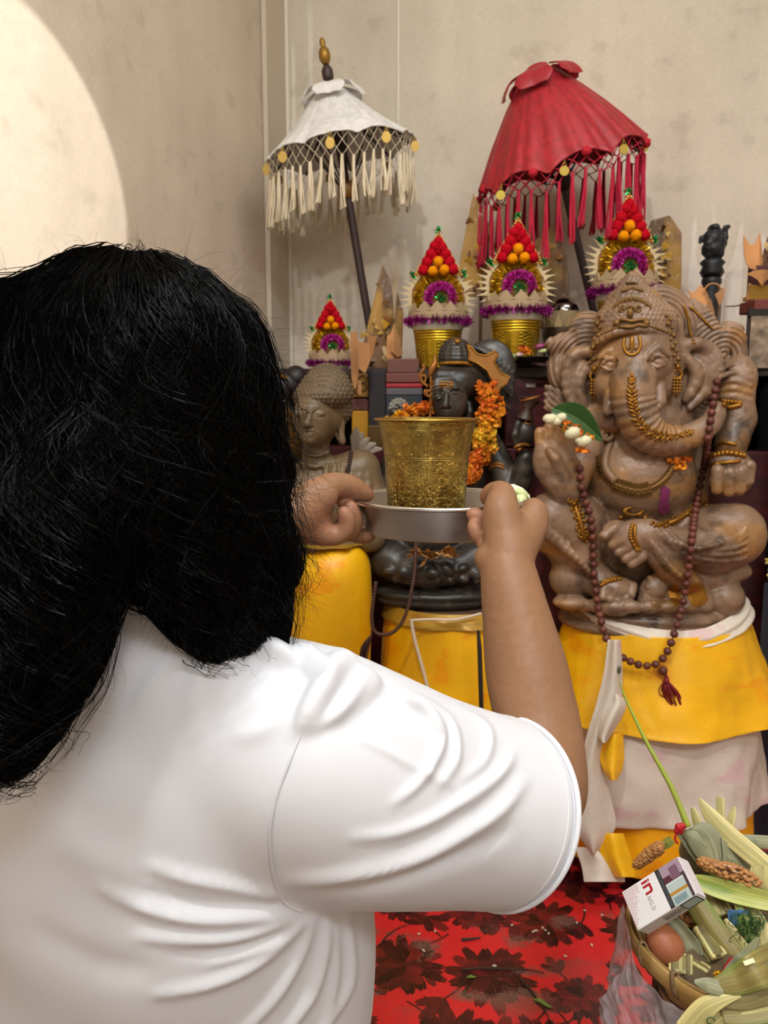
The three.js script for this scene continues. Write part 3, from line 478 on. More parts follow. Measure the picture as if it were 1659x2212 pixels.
// ---------- the tray in the hands and what stands on it ----------
{
  const [tx, ty, tz] = TRAY, R = .1405, D = .052;
  const t = thing('steel_tray', 'round stainless steel tray with a rolled rim, held in both hands', 'tray', [tx, ty - D, tz]);
  const brushed = pixels(512, 64, (u, v) => { const n = .46 + .16 * noise(u * 3, v * 60) + .1 * noise(u * 9, v * 200); return [n, n, n]; }, false);
  const steel = mat(0xb4b0aa, .34, { metalness: 1, roughnessMap: brushed, roughness: .62, bumpMap: brushed, bumpScale: .0001 });
  const prof = [[0, 0], [R * .80, 0], [R * .83, .002], [R * .945, D - .003], [R * .97, D - .001], [R * .97 - .0005, D + .0005], [R * .935, D - .003], [R * .82, .0035], [R * .8, .0015], [0, .0015]];
  part(t, 'pan', at(lathe(prof, 96), [tx, ty - D, tz]), steel);
  part(t, 'rim', at(new THREE.TorusGeometry(R * .975, .0034, 10, 96), [tx, ty - .001, tz], [PI / 2, 0, 0]), mat(0xd6d3cd, .25, { metalness: 1 }));
  // brass pot: beaten and engraved
  const pc = [P(922, 1000, 1.24)[0], ty - D + .0036, tz - .002 + .004], pyTop = P(922, 908, 1.245)[1] - pc[1], h = pyTop;
  const pot = thing('brass_pot', 'flared brass pot with an engraved band, standing in the steel tray', 'pot', pc);
  const rOf = y => { const u = y / h; return .0605 + .0035 * smooth(.1, .6, u) + .0125 * pow(clamp((u - .45) / .55), 2.2); };
  const outer = []; for (let i = 0; i <= 60; i++) { const y = i / 60 * h; outer.push([rOf(y), y]); }
  const wall = [[0, .0], [.058, .0], ...outer, [rOf(h) + .0045, h + .0008], [rOf(h) + .005, h + .0022], [rOf(h) + .0035, h + .003], [rOf(h) - .002, h + .0008], ...outer.slice().reverse().map(([r, y]) => [r - .0022, max(y - .001, .004)]), [0, .004]];
  // relief of the engraving: bands, a row of crossed diamonds and a scrolling vine, over hammer marks
  const relief = pixels(2048, 1024, (u, v) => {
    const a = u * 40; let e = .5;
    e += (noise(u * 300, v * 150) - .5) * .12 + (noise(u * 90, v * 45) - .5) * .3;
    const line = (d, w) => smooth(w, w * .35, abs(d));
    const q = v;                                   // 0 at the foot, 1 at the lip
    let c = 0;
    for (const b of [.665, .685, .93, .948]) c = max(c, line(q - b, .006));
    if (q > .69 && q < .925) {
      const w = (q - .8075) / .1175, cell = a % 1 * 2 - 1, id = floor(a);
      if (id % 4 === 0) c = max(c, line(abs(cell) - abs(w), .1), line(abs(cell) + abs(w) - 1, .08));
      else c = max(c, line(w - .75 * sin((a + id * .0) * PI), .13), line(((cell * 3 + w * 1.5 + 9) % 1) - .5, .22) * .6 * smooth(.9, .3, abs(w)));
    }
    if (q < .64) { const s = fbm(u * 46, v * 17, 3, 3); c = max(c, line(s - .5, .03) * .9, line(fbm(u * 60 + 9, v * 24, 8, 3) - .52, .022) * .7); const m = (u * 16) % 1 - .5; if (id4(u)) c = max(c, line(hypot(m * 3, (q - .4) * 4) % .5 - .25, .06) * .5); }
    return [e - c * .5, e - c * .5, e - c * .5];
  }, false);
  function id4(u) { return floor(u * 16) % 3 === 0; }
  const pg = at(lathe(wall, 128), [0, 0, 0]);
  { const u = pg.attributes.uv, p = pg.attributes.position; for (let i = 0; i < u.count; i++) u.setY(i, clamp(p.getY(i) / h, 0, 1)); }
  const tarn = pixels(256, 256, (u, v) => { const n = fbm(u * 18, v * 18, 2, 4), m = fbm(u * 60, v * 60, 6, 2); const k = .72 + n * .42 + (m - .5) * .16; return [.74 * k, .63 * k, .33 * k]; });
  const brass = mat(0xffffff, .24, { metalness: 1, map: rep(tarn, 2, 1), bumpMap: relief, bumpScale: .0018 });
  part(pot, 'vessel', at(pg, pc), brass);
  part(pot, 'lip', at(new THREE.TorusGeometry(rOf(h) + .0042, .0017, 8, 96), add3(pc, [0, h + .0018, 0]), [PI / 2, 0, 0]), mat(0xb08d3e, .3, { metalness: 1 }));
  // chopped leaves and a white bud in the tray
  const rnd = rng(3), lv = [];
  const pile = at(new THREE.SphereGeometry(.02, 10, 8), P(1030, 1082, 1.2), [0, 0, 0], [1.3, .35, .9]);
  const l = thing('chopped_leaves', 'small heap of shredded green leaves in the tray beside the brass pot', 'leaves', P(1030, 1095, 1.2));
  for (let i = 0; i < 90; i++) { const a = rnd() * TAU, r = sqrt(rnd()) * .028, c = P(1028, 1090, 1.2), y = TRAY[1] - D + .006 + rnd() * .03 * (1 - r / .032); lv.push(at(new THREE.BoxGeometry(.009, .0006, .0016), [c[0] + cos(a) * r * 1.3, y, c[2] + sin(a) * r], [rnd() - .5, rnd() * 6, rnd() - .5])); }
  const lm = part(l, 'shreds', merge(lv), mat(0x3c7a22, .6)); lm.userData.kind = 'stuff';
  const bud = thing('lotus_bud', 'folded white lotus bud lying in the steel tray behind the right hand', 'flower', P(1118, 1076, 1.272));
  for (let i = 0; i < 5; i++) { const c = P(1116, 1071, 1.272); part(bud, 'petal', at(lathe([[0, -.026], [.009, -.016], [.0115, 0], [.008, .015], [0, .024]], 10), add3(c, [(i - 2) * .0035, (i % 2) * .003, (i % 3 - 1) * .005]), [.2 * (i - 2), i, -1.25 + .1 * i]), mat(i % 2 ? 0xe9edc9 : 0xd3dfa0, .5)); }
  part(bud, 'flower_base', at(lathe([[0, -.03], [.016, -.03], [.02, -.012], [.012, .0], [0, .002]], 14), P(1108, 1083, 1.268)), mat(0x8f9a62, .6));
}
// ---------- altar: low table under a red cloth, pedestals wrapped in yellow ----------
const TABLE_Y = .385;
{
  const rnd = rng(5);
  // printed cloth: dark peonies on red, dusty where nothing is wiped
  const print = painted(2048, 2048, (c, w, h) => {
    c.fillStyle = '#d5262b'; c.fillRect(0, 0, w, h);
    const petal = (x, y, r, a, l, w2, col) => { c.save(); c.translate(x, y); c.rotate(a); c.fillStyle = col; c.beginPath(); c.moveTo(0, 0); c.bezierCurveTo(r * .3, -w2, r * l * .8, -w2 * 1.1, r * l, -w2 * .25); c.lineTo(r * l * .93, 0); c.lineTo(r * l, w2 * .3); c.bezierCurveTo(r * l * .8, w2 * 1.1, r * .3, w2, 0, 0); c.fill(); c.restore(); };
    const dark = ['#3a1014', '#4a1519', '#5d181c', '#2a0c10', '#701b1e'];
    const flower = (x, y, r) => { for (let ring = 3; ring >= 1; ring--) { const n = 5 + ring * 3; for (let i = 0; i < n; i++) petal(x, y, r * (.35 + ring * .24) * (.85 + rnd() * .3), i / n * TAU + ring * .4 + rnd() * .2, 1, r * (.16 + rnd() * .06), dark[floor(rnd() * 5)]); c.strokeStyle = 'rgba(200,40,40,.45)'; c.lineWidth = 1.5; for (let i = 0; i < n; i++) { const a = i / n * TAU + rnd(), q = r * (.3 + ring * .2); c.beginPath(); c.moveTo(x + cos(a) * q * .4, y + sin(a) * q * .4); c.lineTo(x + cos(a) * q, y + sin(a) * q); c.stroke(); } } };
    const leaf = (x, y, r, a) => { petal(x, y, r, a, 1, r * .22, dark[floor(rnd() * 5)]); petal(x, y, r * .8, a + .6, 1, r * .18, dark[floor(rnd() * 3)]); petal(x, y, r * .8, a - .6, 1, r * .18, dark[floor(rnd() * 3)]); c.strokeStyle = '#471418'; c.lineWidth = 4; c.beginPath(); c.moveTo(x, y); c.quadraticCurveTo(x - cos(a) * r * .5 + 9, y - sin(a) * r * .5, x - cos(a) * r, y - sin(a) * r); c.stroke(); };
    for (let j = 0; j < 12; j++) for (let i = 0; i < 12; i++) { const x = (i + .5 + (j % 2) * .5) * w / 12 + (rnd() - .5) * 60, y = (j + .5) * h / 12 + (rnd() - .5) * 50; for (let k = 0; k < 4; k++) leaf(x + (rnd() - .5) * 150, y + (rnd() - .5) * 150, 40 + rnd() * 40, rnd() * TAU); flower(x, y, 58 + rnd() * 30); }
    const im = c.getImageData(0, 0, w, h), d = im.data;   // ash and dried mud near the pedestals, with grainy edges
    for (let j = 0, o = 0; j < h; j++) for (let i = 0; i < w; i++, o += 4) { const n = fbm(i / 90, j / 60, 4, 5), m = noise(i / 2.5, j / 2.5, 2), k = smooth(.56, .68, n + (m - .5) * .12) * .75 * smooth(.25, .5, noise(i / 300, j / 200, 9)), t = (m - .5) * 14; d[o] += (118 - d[o]) * k + t; d[o + 1] += (98 - d[o + 1]) * k + t; d[o + 2] += (84 - d[o + 2]) * k + t; }
    c.putImageData(im, 0, 0);
  });
  const tw = 2.35, td = 1.42, TC = Wl(.34 + tw / 2, 0, .1 + td / 2);
  const tb = thing('altar_table', 'low wooden altar table under a red cloth printed with dark flowers', 'table', [0, 0, 0]);
  tb.position.set(...TC); tb.rotation.y = -TURN;
  part(tb, 'table_top', at(box(tw, .04, td), [0, TABLE_Y - .022, 0]), mat(0x4a2f1d, .6));
  for (const [i, k] of [[-1, -1], [1, -1], [-1, 1], [1, 1]]) part(tb, 'leg', at(box(.07, TABLE_Y - .042, .07), [i * (tw / 2 - .06), (TABLE_Y - .042) / 2, k * (td / 2 - .06)]), mat(0x4a2f1d, .6));
  const cw = tw + .03, cd = td + .03, hang = .2;
  const cl = sheet(120, 90, (u, v) => { const x = (u - .5) * (cw + 2 * hang), z = (.5 - v) * (cd + 2 * hang); const ox = max(abs(x) - cw / 2, 0), oz = max(abs(z) - cd / 2, 0); const wv = .006 * sin(x * 40) * min(oz * 8, 1) + .006 * sin(z * 40) * min(ox * 8, 1); return [Math.sign(x) * (min(abs(x), cw / 2) + .004) + (ox ? wv : 0), TABLE_Y - ox - oz + (ox || oz ? 0 : .0012 * fbm(x * 5, z * 5, 2, 2) + .0006), Math.sign(z) * (min(abs(z), cd / 2) + .004) + (oz ? wv : 0)]; }, .0012, 1.25, .84);
  part(tb, 'tablecloth', cl, mat(0xffffff, .36, { map: print, clearcoat: .3, clearcoatRoughness: .35 }), 'red cloth printed with dark flowers');
  // litter on the cloth: dry stems, grains of rice, bits of leaf
  const on = (px, py) => { let lo = .8, hi = 3; for (let i = 0; i < 40; i++) { const m = (lo + hi) / 2; P(px, py, m)[1] > TABLE_Y + .003 ? lo = m : hi = m; } return P(px, py, lo); };
  globalThis.onTable = on;
  const dry = mat(0x3a2d20, .8), green = mat(0x6f8a3a, .6), rice = mat(0xc9bfa4, .6);
  const stem = (label, pts, r, m = dry) => single('dry_stem', sweep(curve(pts.map(q => add3(on(q[0], q[1]), [0, .002, 0])), 10), Array.from({ length: 11 }, (_, i) => r * (1.1 - .06 * i)), 6), m, label, 'stem');
  stem('thin curved dry stem on the red cloth just beside the white shirt', [[820, 2043], [835, 2024], [860, 2006], [884, 1999]], .0016);
  stem('short thick charred stem end on the red cloth below the yellow drum', [[997, 2032], [1018, 2030], [1038, 2027]], .0032);
  stem('long straight dry stem lying across the middle of the red cloth', [[1000, 2096], [1040, 2093], [1085, 2094], [1115, 2095], [1140, 2096], [1175, 2103]], .0018);
  stem('curved dry stem with a green tip pointing down the red cloth', [[1122, 2115], [1145, 2140], [1165, 2165], [1180, 2190], [1192, 2212]], .002);
  single('green_leaf_scrap', sheet(8, 6, (u, v) => { const c = on(1172, 2170), a = (u - .5) * .032, b = (v - .5) * .014 * sin(PI * clamp(u, .06, .94)); return [c[0] + a, c[1] + .004 + .003 * sin(u * 5), c[2] + b + a * .5]; }, .0006), green, 'green leaf scrap at the end of the curved dry stem', 'leaf');
  single('green_leaf_scrap', sheet(8, 6, (u, v) => { const c = on(1018, 2113), a = (u - .5) * .02, b = (v - .5) * .008 * sin(PI * clamp(u, .06, .94)); return [c[0] + a, c[1] + .003 + .002 * sin(u * 5), c[2] + b - a * .3]; }, .0006), green, 'tiny green leaf scrap near the left end of the long straight stem', 'leaf');
  const grains = [[1158, 2012], [1172, 2006], [1178, 2011], [1152, 2014], [1263, 1968], [1246, 1995], [1278, 2043], [1221, 2067], [1106, 2000], [915, 2055], [905, 2019], [940, 2013], [1068, 2088], [1185, 2018], [1300, 1978]];
  grains.forEach(([x, y], i) => { const p = on(x, y); single('rice_grain', at(sphere(1, 8, 6), add3(p, [0, .002, 0]), [0, i * 1.3, 0], [.0052 - (i % 3) * .001, .0022, .0026]), rice, 'pale rice grain scattered on the red cloth', 'grain', 'rice grains on the red cloth'); });
}
// yellow satin: cloudy tone on a saturated dye
const satinTex = (c, s, amt = .16) => pixels(512, 512, (u, v) => { const n = fbm(u * 7 + s, v * 7, s, 4) - .5, g = noise(u * 300, v * 300) - .5, st = smooth(.62, .74, fbm(u * 11, v * 11 + s, 7, 4)); const k = 1 + n * amt + g * .05; return [c[0] * k, (c[1] - st * .07) * k, (c[2] - st * .02) * k]; });
const YELLOW = mat(0xffffff, .42, { map: satinTex([.94, .70, .035], 1), sheen: .4, sheenRoughness: .4, sheenColor: new THREE.Color(1, .85, .3) });
const YELLOW2 = mat(0xffffff, .38, { map: satinTex([.95, .66, .03], 5), sheen: .3, sheenRoughness: .4, sheenColor: new THREE.Color(1, .8, .3) });
const GOLDBAND = mat(0xffffff, .36, { map: satinTex([.66, .50, .14], 9, .3), metalness: .25 });
const CREAM = mat(0xffffff, .6, { map: satinTex([.85, .80, .74], 13, .14) });
// wrap of cloth round an upright body: section(a) -> radius factor, from y0 to y1, with hanging folds
function wrap(c, y0, y1, r0, r1, folds, amp, seed, o = {}) {
  const { squash = 1, n = 160, m = 40, lift = 0, t = .002, a0 = 0, a1 = TAU, hem = 0 } = o;
  return sheet(n, m, (u, v) => {
    const a = lerp(a0, a1, u), y = lerp(y0 + hem * (fbm(cos(a) * 3 + seed, sin(a) * 3, seed, 2) - .5), y1, v), R = lerp(r0, r1, pow(v, o.pow ?? 1)) + lift + amp * (fbm(cos(a) * folds + seed, sin(a) * folds, v * 1.5 + seed, 3) - .5) * (1.35 - v) + amp * .35 * sin(a * folds * 2 + seed + v * 2) * (1 - v);
    return [c[0] + cos(a) * R, y, c[2] + sin(a) * R * squash];
  }, t, 1.6, .6);
}
// ---------- statues ----------
// first surface that the line of sight through (px, py) meets on a modelled field
function hit(f, px, py, d0, d1, lift = 0) { const a = P(px, py, 1); let d = d0; for (let i = 0; i < 120 && d < d1; i++) { const v = f.at(a[0] * d, EYE[1] + (a[1] - EYE[1]) * d, -d); if (v < .0004) break; d += max(v * .8, .0004); } d -= lift; return [a[0] * d, EYE[1] + (a[1] - EYE[1]) * d, -d]; }
const GOLD = mat(0x9a6a22, .42, { metalness: .75 }), GOLDD = mat(0x7c5a2c, .5, { metalness: .5 });
const relief = (f, list, d0, d1, k) => list.map(([x, y]) => hit(f, x, y, d0, d1, k));
{
  const D0 = 1.95, S = pxm(D0) * .985, E = (x, y, z = 0, r = 0) => [...P(x, y, D0 - z * S), r * S], r3 = a => a.map(v => v * S);
  const f = new Sdf(); f.k = .02;
  const ell = (x, y, z, r, k = .02, rot, op) => f.ell(E(x, y, z).slice(0, 3), r3(r), k, rot, op);
  const ch = (pts, k = .012, n = 0, op) => f.chain(pts.map(p => E(...p)), 0, k, n, op);
  // plinth
  ell(1405, 1335, -10, [208, 36, 150], .01); ell(1405, 1312, -5, [190, 34, 140], .01);
  for (let i = 0; i < 13; i++) { const a = PI * (.06 + i / 12 * .88); f.ell(E(1405 - cos(a) * 188, 1303 + sin(a) * 8, -5 + sin(a) * 138).slice(0, 3), r3([24, 14, 14]), .006, [0, -(PI / 2 - a), 0]); }
  // back, belly, chest
  f.box(E(1405, 1010, -60).slice(0, 3), r3([130, 330, 40]), .04, .03);
  ell(1380, 1030, 15, [122, 100, 100], .03); ell(1385, 930, 0, [118, 110, 70], .03); ell(1400, 1180, -10, [190, 120, 90], .04);
  // legs: thighs to both sides, one shin drawn in front
  ell(1222, 1135, 55, [84, 70, 66], .02, [0, 0, .2]); ell(1190, 1118, 75, [52, 55, 52], .02); ell(1245, 1190, 50, [60, 60, 60], .02, [0, 0, .6]);
  ell(1562, 1158, 55, [86, 72, 70], .02); ell(1600, 1150, 70, [46, 58, 52], .02); ell(1520, 1190, 60, [70, 55, 60], .02, [0, 0, -.3]);
  ch([[1540, 1175, 95, 48], [1460, 1180, 115, 36], [1400, 1155, 120, 30], [1372, 1150, 118, 28]], .015);
  ch([[1400, 1150, 120, 24], [1425, 1200, 125, 26], [1465, 1245, 115, 26], [1500, 1262, 95, 18]], .012, 6);
  ell(1345, 1160, 125, [46, 32, 26], .012, [0, 0, -.5]);
  [[1305, 1158], [1321, 1178], [1336, 1193], [1351, 1207], [1364, 1218]].forEach(([x, y], i) => { ch([[x + 22, y - 16, 138, 12], [x, y, 138, i === 0 ? 12 : 10]], .004); });
  ch([[1250, 1210, 40, 40], [1290, 1252, 70, 34], [1325, 1275, 95, 30]], .015); ell(1330, 1270, 100, [42, 26, 28], .01);
  [[1302, 1290], [1318, 1295], [1334, 1297], [1350, 1294], [1364, 1285]].forEach(([x, y]) => ch([[x + 3, y - 20, 112, 10], [x, y, 122, 9]], .004));
  ell(1228, 1250, 60, [42, 40, 40], .012); ell(1232, 1300, 80, [38, 16, 30], .008); ell(1330, 1318, 110, [34, 12, 22], .006); ell(1390, 1318, 105, [24, 16, 22], .006);
  // small rodent at the foot
  ell(1475, 1290, 85, [66, 36, 38], .012, [0, 0, -.15]); ell(1410, 1272, 100, [36, 27, 26], .01, [0, 0, .9]); ell(1428, 1245, 100, [20, 15, 12], .006); ch([[1392, 1300, 110, 16], [1430, 1318, 110, 20], [1480, 1325, 105, 16]], .008); ell(1560, 1290, 60, [46, 44, 50], .015); ch([[1500, 1255, 75, 20], [1560, 1250, 70, 22], [1605, 1235, 60, 18]], .01);
  // arms
  ch([[1285, 905, 15, 44], [1262, 960, 40, 36], [1248, 1015, 70, 30], [1225, 1060, 90, 28], [1205, 1040, 100, 30]], .015, 8);
  ell(1198, 992, 100, [46, 60, 24], .012); [[1166, 935], [1188, 922], [1212, 920], [1234, 930]].forEach(([x, y], i) => ch([[1172 + i * 18, 985, 106, 14], [x, y, 100, 12]], .005)); ch([[1215, 1030, 118, 14], [1200, 990, 128, 10], [1188, 975, 126, 8]], .008);
  ell(1210, 800, -20, [28, 55, 30], .012); ch([[1195, 745, -10, 18], [1225, 740, -10, 22], [1232, 775, -10, 16]], .01); for (let i = 0; i < 4; i++) ch([[1182, 838 + i * 14, 10, 8], [1232, 862 + i * 14, 14, 9]], .004);
  ell(1590, 825, 15, [42, 58, 44], .015, [0, 0, -.15]); ch([[1585, 860, 15, 42], [1592, 905, 25, 38], [1580, 960, 45, 33]], .012); ell(1575, 995, 50, [44, 24, 34], .01);
  ell(1578, 1035, 55, [46, 38, 36], .012); [[1548, 1045], [1574, 1050], [1598, 1046], [1616, 1034]].forEach(([x, y], i) => ch([[x + 2, y - 28, 84, 14], [x, y + (i === 3 ? 4 : 12), 84, 12]], .004));
  ch([[1556, 770, -15, 17], [1562, 725, -15, 20], [1585, 718, -15, 20], [1596, 760, -15, 16], [1598, 800, -10, 14]], .008, 8);
  // head, brow, cheeks, trunk, tusks
  ell(1375, 765, 50, [88, 82, 78], .02); ell(1370, 812, 66, [52, 58, 60], .02); ell(1318, 835, 55, [36, 44, 40], .015); ell(1430, 820, 55, [32, 48, 40], .015);
  ch([[1370, 800, 96, 40], [1367, 840, 114, 41], [1370, 872, 120, 40], [1383, 916, 122, 38], [1412, 944, 118, 33], [1450, 952, 112, 28], [1500, 938, 105, 22], [1535, 915, 95, 20], [1548, 885, 85, 18]], .012, 18);
  ch([[1424, 838, 98, 13], [1425, 868, 112, 13], [1420, 882, 118, 8]], .005); ch([[1318, 850, 98, 12], [1310, 890, 100, 10]], .005); ell(1320, 905, 60, [34, 30, 36], .012);
  const eyes = [];
  for (const [x, y, m] of [[1317, 788, 1], [1421, 781, -1]]) {
    const ez = hit(f, x, y, 1.6, 2.2)[2], z0 = (ez + D0) / S; eyes.push([x, y, m, z0]);
  }
  for (const [x, y, m, z] of eyes) { ell(x, y, z + 3, [22, 15, 15], .006, undefined, -1); ell(x, y + 1, z - 5, [14, 10, 12], .002); ch([[x - 19, y + 3, z - 2, 3], [x - 6, y - 12, z + 4, 4.4], [x + 10, y - 11, z + 4, 4.4], [x + 20, y + 3, z - 2, 3]], .003, 6); ch([[x - 18, y + 4, z - 2, 2.6], [x, y + 12, z + 3, 3], [x + 18, y + 4, z - 2, 2.6]], .003, 6); ch([[x - 22 * m, y - 15, z - 6, 5], [x, y - 30, z - 2, 8], [x + 22 * m, y - 10, z + 2, 5]], .006, 6); }
  // ears with rolled folds
  ell(1262, 828, 18, [46, 78, 15], .012, [0, .5, .15]); ch([[1285, 760, 36, 10], [1240, 765, 34, 12], [1222, 810, 32, 9], [1228, 860, 34, 8], [1262, 900, 36, 8]], .008, 10); ch([[1268, 790, 40, 8], [1250, 830, 38, 9], [1262, 880, 38, 8]], .01, 6);
  ell(1500, 806, 30, [56, 72, 16], .012, [0, -.5, -.35]); ch([[1468, 750, 48, 12], [1515, 745, 44, 13], [1548, 790, 38, 9], [1530, 835, 42, 9], [1490, 880, 46, 9]], .008, 10); ch([[1480, 770, 52, 9], [1505, 812, 50, 12], [1482, 862, 50, 9]], .01, 6);
  // crown
  ell(1372, 705, 35, [86, 66, 78], .012); ell(1368, 655, 30, [58, 38, 54], .012); ell(1366, 622, 28, [30, 28, 30], .008); ell(1365, 602, 28, [13, 16, 13], .006);
  ch([[1288, 748, 72, 8], [1320, 722, 106, 8], [1375, 712, 118, 8], [1430, 720, 106, 8], [1460, 745, 76, 8]], .005, 14);
  ch([[1292, 738, 60, 14], [1286, 790, 50, 11], [1278, 800, 48, 8]], .01); ch([[1464, 700, 50, 11], [1470, 760, 45, 12], [1466, 800, 45, 9]], .01);
  // leaves of the headdress behind the head
  ell(1268, 755, -25, [48, 78, 14], .008, [0, .35, -.55]); ell(1262, 705, -30, [30, 40, 12], .008, [0, 0, -.7]); ell(1448, 665, -22, [42, 62, 12], .006, [0, 0, .95]); ell(1510, 705, -15, [38, 72, 12], .006, [0, -.2, .62]); ell(1500, 760, -30, [60, 60, 16], .01);
  // cloth folds on the knees
  const fold = (l, r) => f.chain(l.map((q, i) => [...hit(f, q[0], q[1], 1.5, 2.3, -.0015), r * S * (i && i < l.length - 1 ? 1 : .5)]), 0, .005, 9);
  for (let i = 0; i < 6; i++) fold([[1158 + i * 13, 1120 + i * 10], [1185 + i * 12, 1160 + i * 9], [1225 + i * 9, 1192 + i * 8], [1272, 1205 + i * 9]], 5);
  for (let i = 0; i < 5; i++) fold([[1412 + i * 8, 1146 - i * 3], [1440 + i * 13, 1170 + i * 3], [1490 + i * 14, 1200 - i * 6], [1560 + i * 10, 1212 - i * 14], [1612, 1205 - i * 16]], 5);
  for (let i = 0; i < 4; i++) fold([[1404 + i * 7, 1168 + i * 6], [1424 + i * 8, 1205 + i * 6], [1452 + i * 8, 1236 + i * 4], [1488, 1250]], 4);
  for (let i = 0; i < 5; i++) fold([[1556, 800 + i * 15], [1584, 788 + i * 17], [1622, 802 + i * 16]], 5.5);
  for (const [x, y, r] of [[1398, 1268, 5], [1392, 1290, 5], [1412, 1304, 6], [1404, 1250, 7]]) f.ball(hit(f, x, y, 1.5, 2.3, -.001), r * S, .004);
  const pathT = curve([[1368, 815], [1367, 850], [1372, 885], [1388, 925], [1418, 950], [1455, 955], [1500, 940]].map(a => E(a[0], a[1], 130)), 40);
  const rib = [[E(1268, 790, -15), 26], [E(1418, 712, -15), 22], [E(1560, 770, -10), 20]];
  f.disp = (x, y, z) => {
    let a = (fbm(x * 70, y * 70, z * 70, 3) - .5) * .0026 + (noise(x * 300, y * 300, z * 300) - .5) * .0006;
    let bd = 1e9, bi = 0; for (let i = 0; i <= 40; i++) { const q = pathT[i], d = (q[0] - x) ** 2 + (q[1] - y) ** 2 + (q[2] - z) ** 2; if (d < bd) { bd = d; bi = i; } }
    if (bd < .0032 && z > -1.86) { const side = smooth(.010, .022, sqrt(bd)); let u = bi; const q = pathT[bi], n = pathT[min(bi + 1, 40)], t = sub3(n, q), l = dot3(t, t) || 1; u += dot3(sub3([x, y, z], q), t) / l; a += .0013 * sin(u * 2.1) * side * smooth(5, 10, bi); }
    let rd = 1e9; for (const [c] of rib) rd = min(rd, hypot(x - c[0], y - c[1]) / S); if (z < -1.925 && rd < 130) a += .0018 * sin(rd * .62) * smooth(-1.905, -1.935, z);
    const cy = E(1372, 700)[1]; if (y > cy - .02 && z > -1.93 && abs(x - E(1372, 0)[0]) < .1) { const q = 90, u = x * q + .5 * (floor(y * q) & 1), v = y * q, d = hypot(u - floor(u) - .5, v - floor(v) - .5); a += .002 * smooth(.45, .2, d) * smooth(cy - .02, cy, y); }
    return a;
  }; f.dmax = .006;
  const base0 = E(1405, 1368, -10);
  const t = thing('elephant_headed_statue', 'large seated elephant-headed deity statue of brown stone with gold ornaments', 'statue', [base0[0], hit(f, 1405, 1300, 1.5, 2.2)[1] - .075, base0[2]]);
  const stone = (x, y, z) => {
    const n = fbm(x * 9 + 3, y * 9, z * 9, 4), w = fbm(x * 7 + n * 2, y * 16, z * 7 + 5, 4), g = noise(x * 330, y * 330, z * 330) - .5, o = smooth(.52, .66, fbm(x * 6 + 11, y * 22 + n, z * 6, 3)), dk = smooth(.58, .72, fbm(x * 30, y * 30, z * 30 + 3, 4));
    const k = .80 + (n - .5) * .9 + (w - .5) * .8 + g * .14 - dk * .3; return [(.30 + o * .07) * k, (.178 + o * .008) * k, (.106 - o * .04) * k];
  };
  const body = part(t, 'figure', f.mesh(.0036, { color: stone }), mat(0xffffff, .4, { vertexColors: true, clearcoat: .12, clearcoatRoughness: .4 }));
  const on = (x, y, k = 0) => hit(f, x, y, 1.55, 2.3, k), onL = (l, n = 12, k = 0) => curve(l, n).map(p => on(p[0], p[1], k)), u = S;
  // gold: forehead mark
  part(t, 'forehead_mark', merge([sweep(onL([[1349, 728], [1347, 745], [1352, 760], [1365, 767], [1378, 760], [1384, 745], [1381, 727]], 18, .002), 3.2 * u, 8), sweep(onL([[1365, 724], [1365, 740], [1365, 762]], 6, .003), [1.5, 3.5, 5, 4.5, 3.5, 2.5, 1.5].map(v => v * u), 8), at(sphere(3 * u), on(1357, 752, .002)), at(sphere(3 * u), on(1373, 752, .002))]), GOLD, 'gold trident mark');
  // trunk ornament: scales, chevrons
  { const L = [], T = curve([[1365, 815], [1365, 850], [1368, 880], [1382, 915], [1412, 938], [1450, 944], [1490, 934]], 23);
    L.push(at(sphere(1, 10, 8), on(1365, 812, .003), [0, 0, 0], [4 * u, 8 * u, 4 * u]));
    T.forEach((p, i) => { const q = T[min(i + 1, 23)], o = T[max(i - 1, 0)], a = atan2(q[1] - o[1], q[0] - o[0]), w = (i < 3 ? 9 : i > 18 ? 6 : 12), nx = -sin(a), ny = cos(a), bx = cos(a) * 7, by = sin(a) * 7; for (const s of [-1, 1]) L.push(sweep([on(p[0] + bx, p[1] + by, .002), on(p[0] + nx * s * w * .5 + bx * .4, p[1] + ny * s * w * .5 + by * .4, .0025), on(p[0] + nx * s * w, p[1] + ny * s * w, .0015)], [3 * u, 3 * u, 2 * u], 6)); if (i % 2) L.push(at(sphere(3.4 * u, 8, 6), on(p[0], p[1], .003))); });
    part(t, 'trunk_ornament', merge(L), GOLD, 'gold leaf ornament down the trunk'); }
  // necklace with scrolled pendant
  { const T = curve([[1296, 985], [1300, 1015], [1318, 1040], [1345, 1052], [1380, 1060], [1415, 1050], [1440, 1030], [1458, 1002]], 44), L = [sweep(T.map(p => on(p[0], p[1], .001)), 4.5 * u, 8)];
    T.forEach((p, i) => { const q = T[min(i + 1, 44)], o = T[max(i - 1, 0)], a = atan2(q[1] - o[1], q[0] - o[0]), w = i > 14 && i < 30 ? 15 : 8; L.push(sweep([on(p[0] + sin(a) * w, p[1] - cos(a) * w, .002), on(p[0] - sin(a) * w, p[1] + cos(a) * w, .002)], [2.6 * u, 2.6 * u], 6)); if (i > 14 && i < 30 && i % 2) L.push(at(new THREE.TorusGeometry(5 * u, 2 * u, 6, 12), on(p[0], p[1] + 2, .004), [.2, 0, 0])); });
    part(t, 'necklace', merge(L), GOLDD, 'dull gold necklace'); }
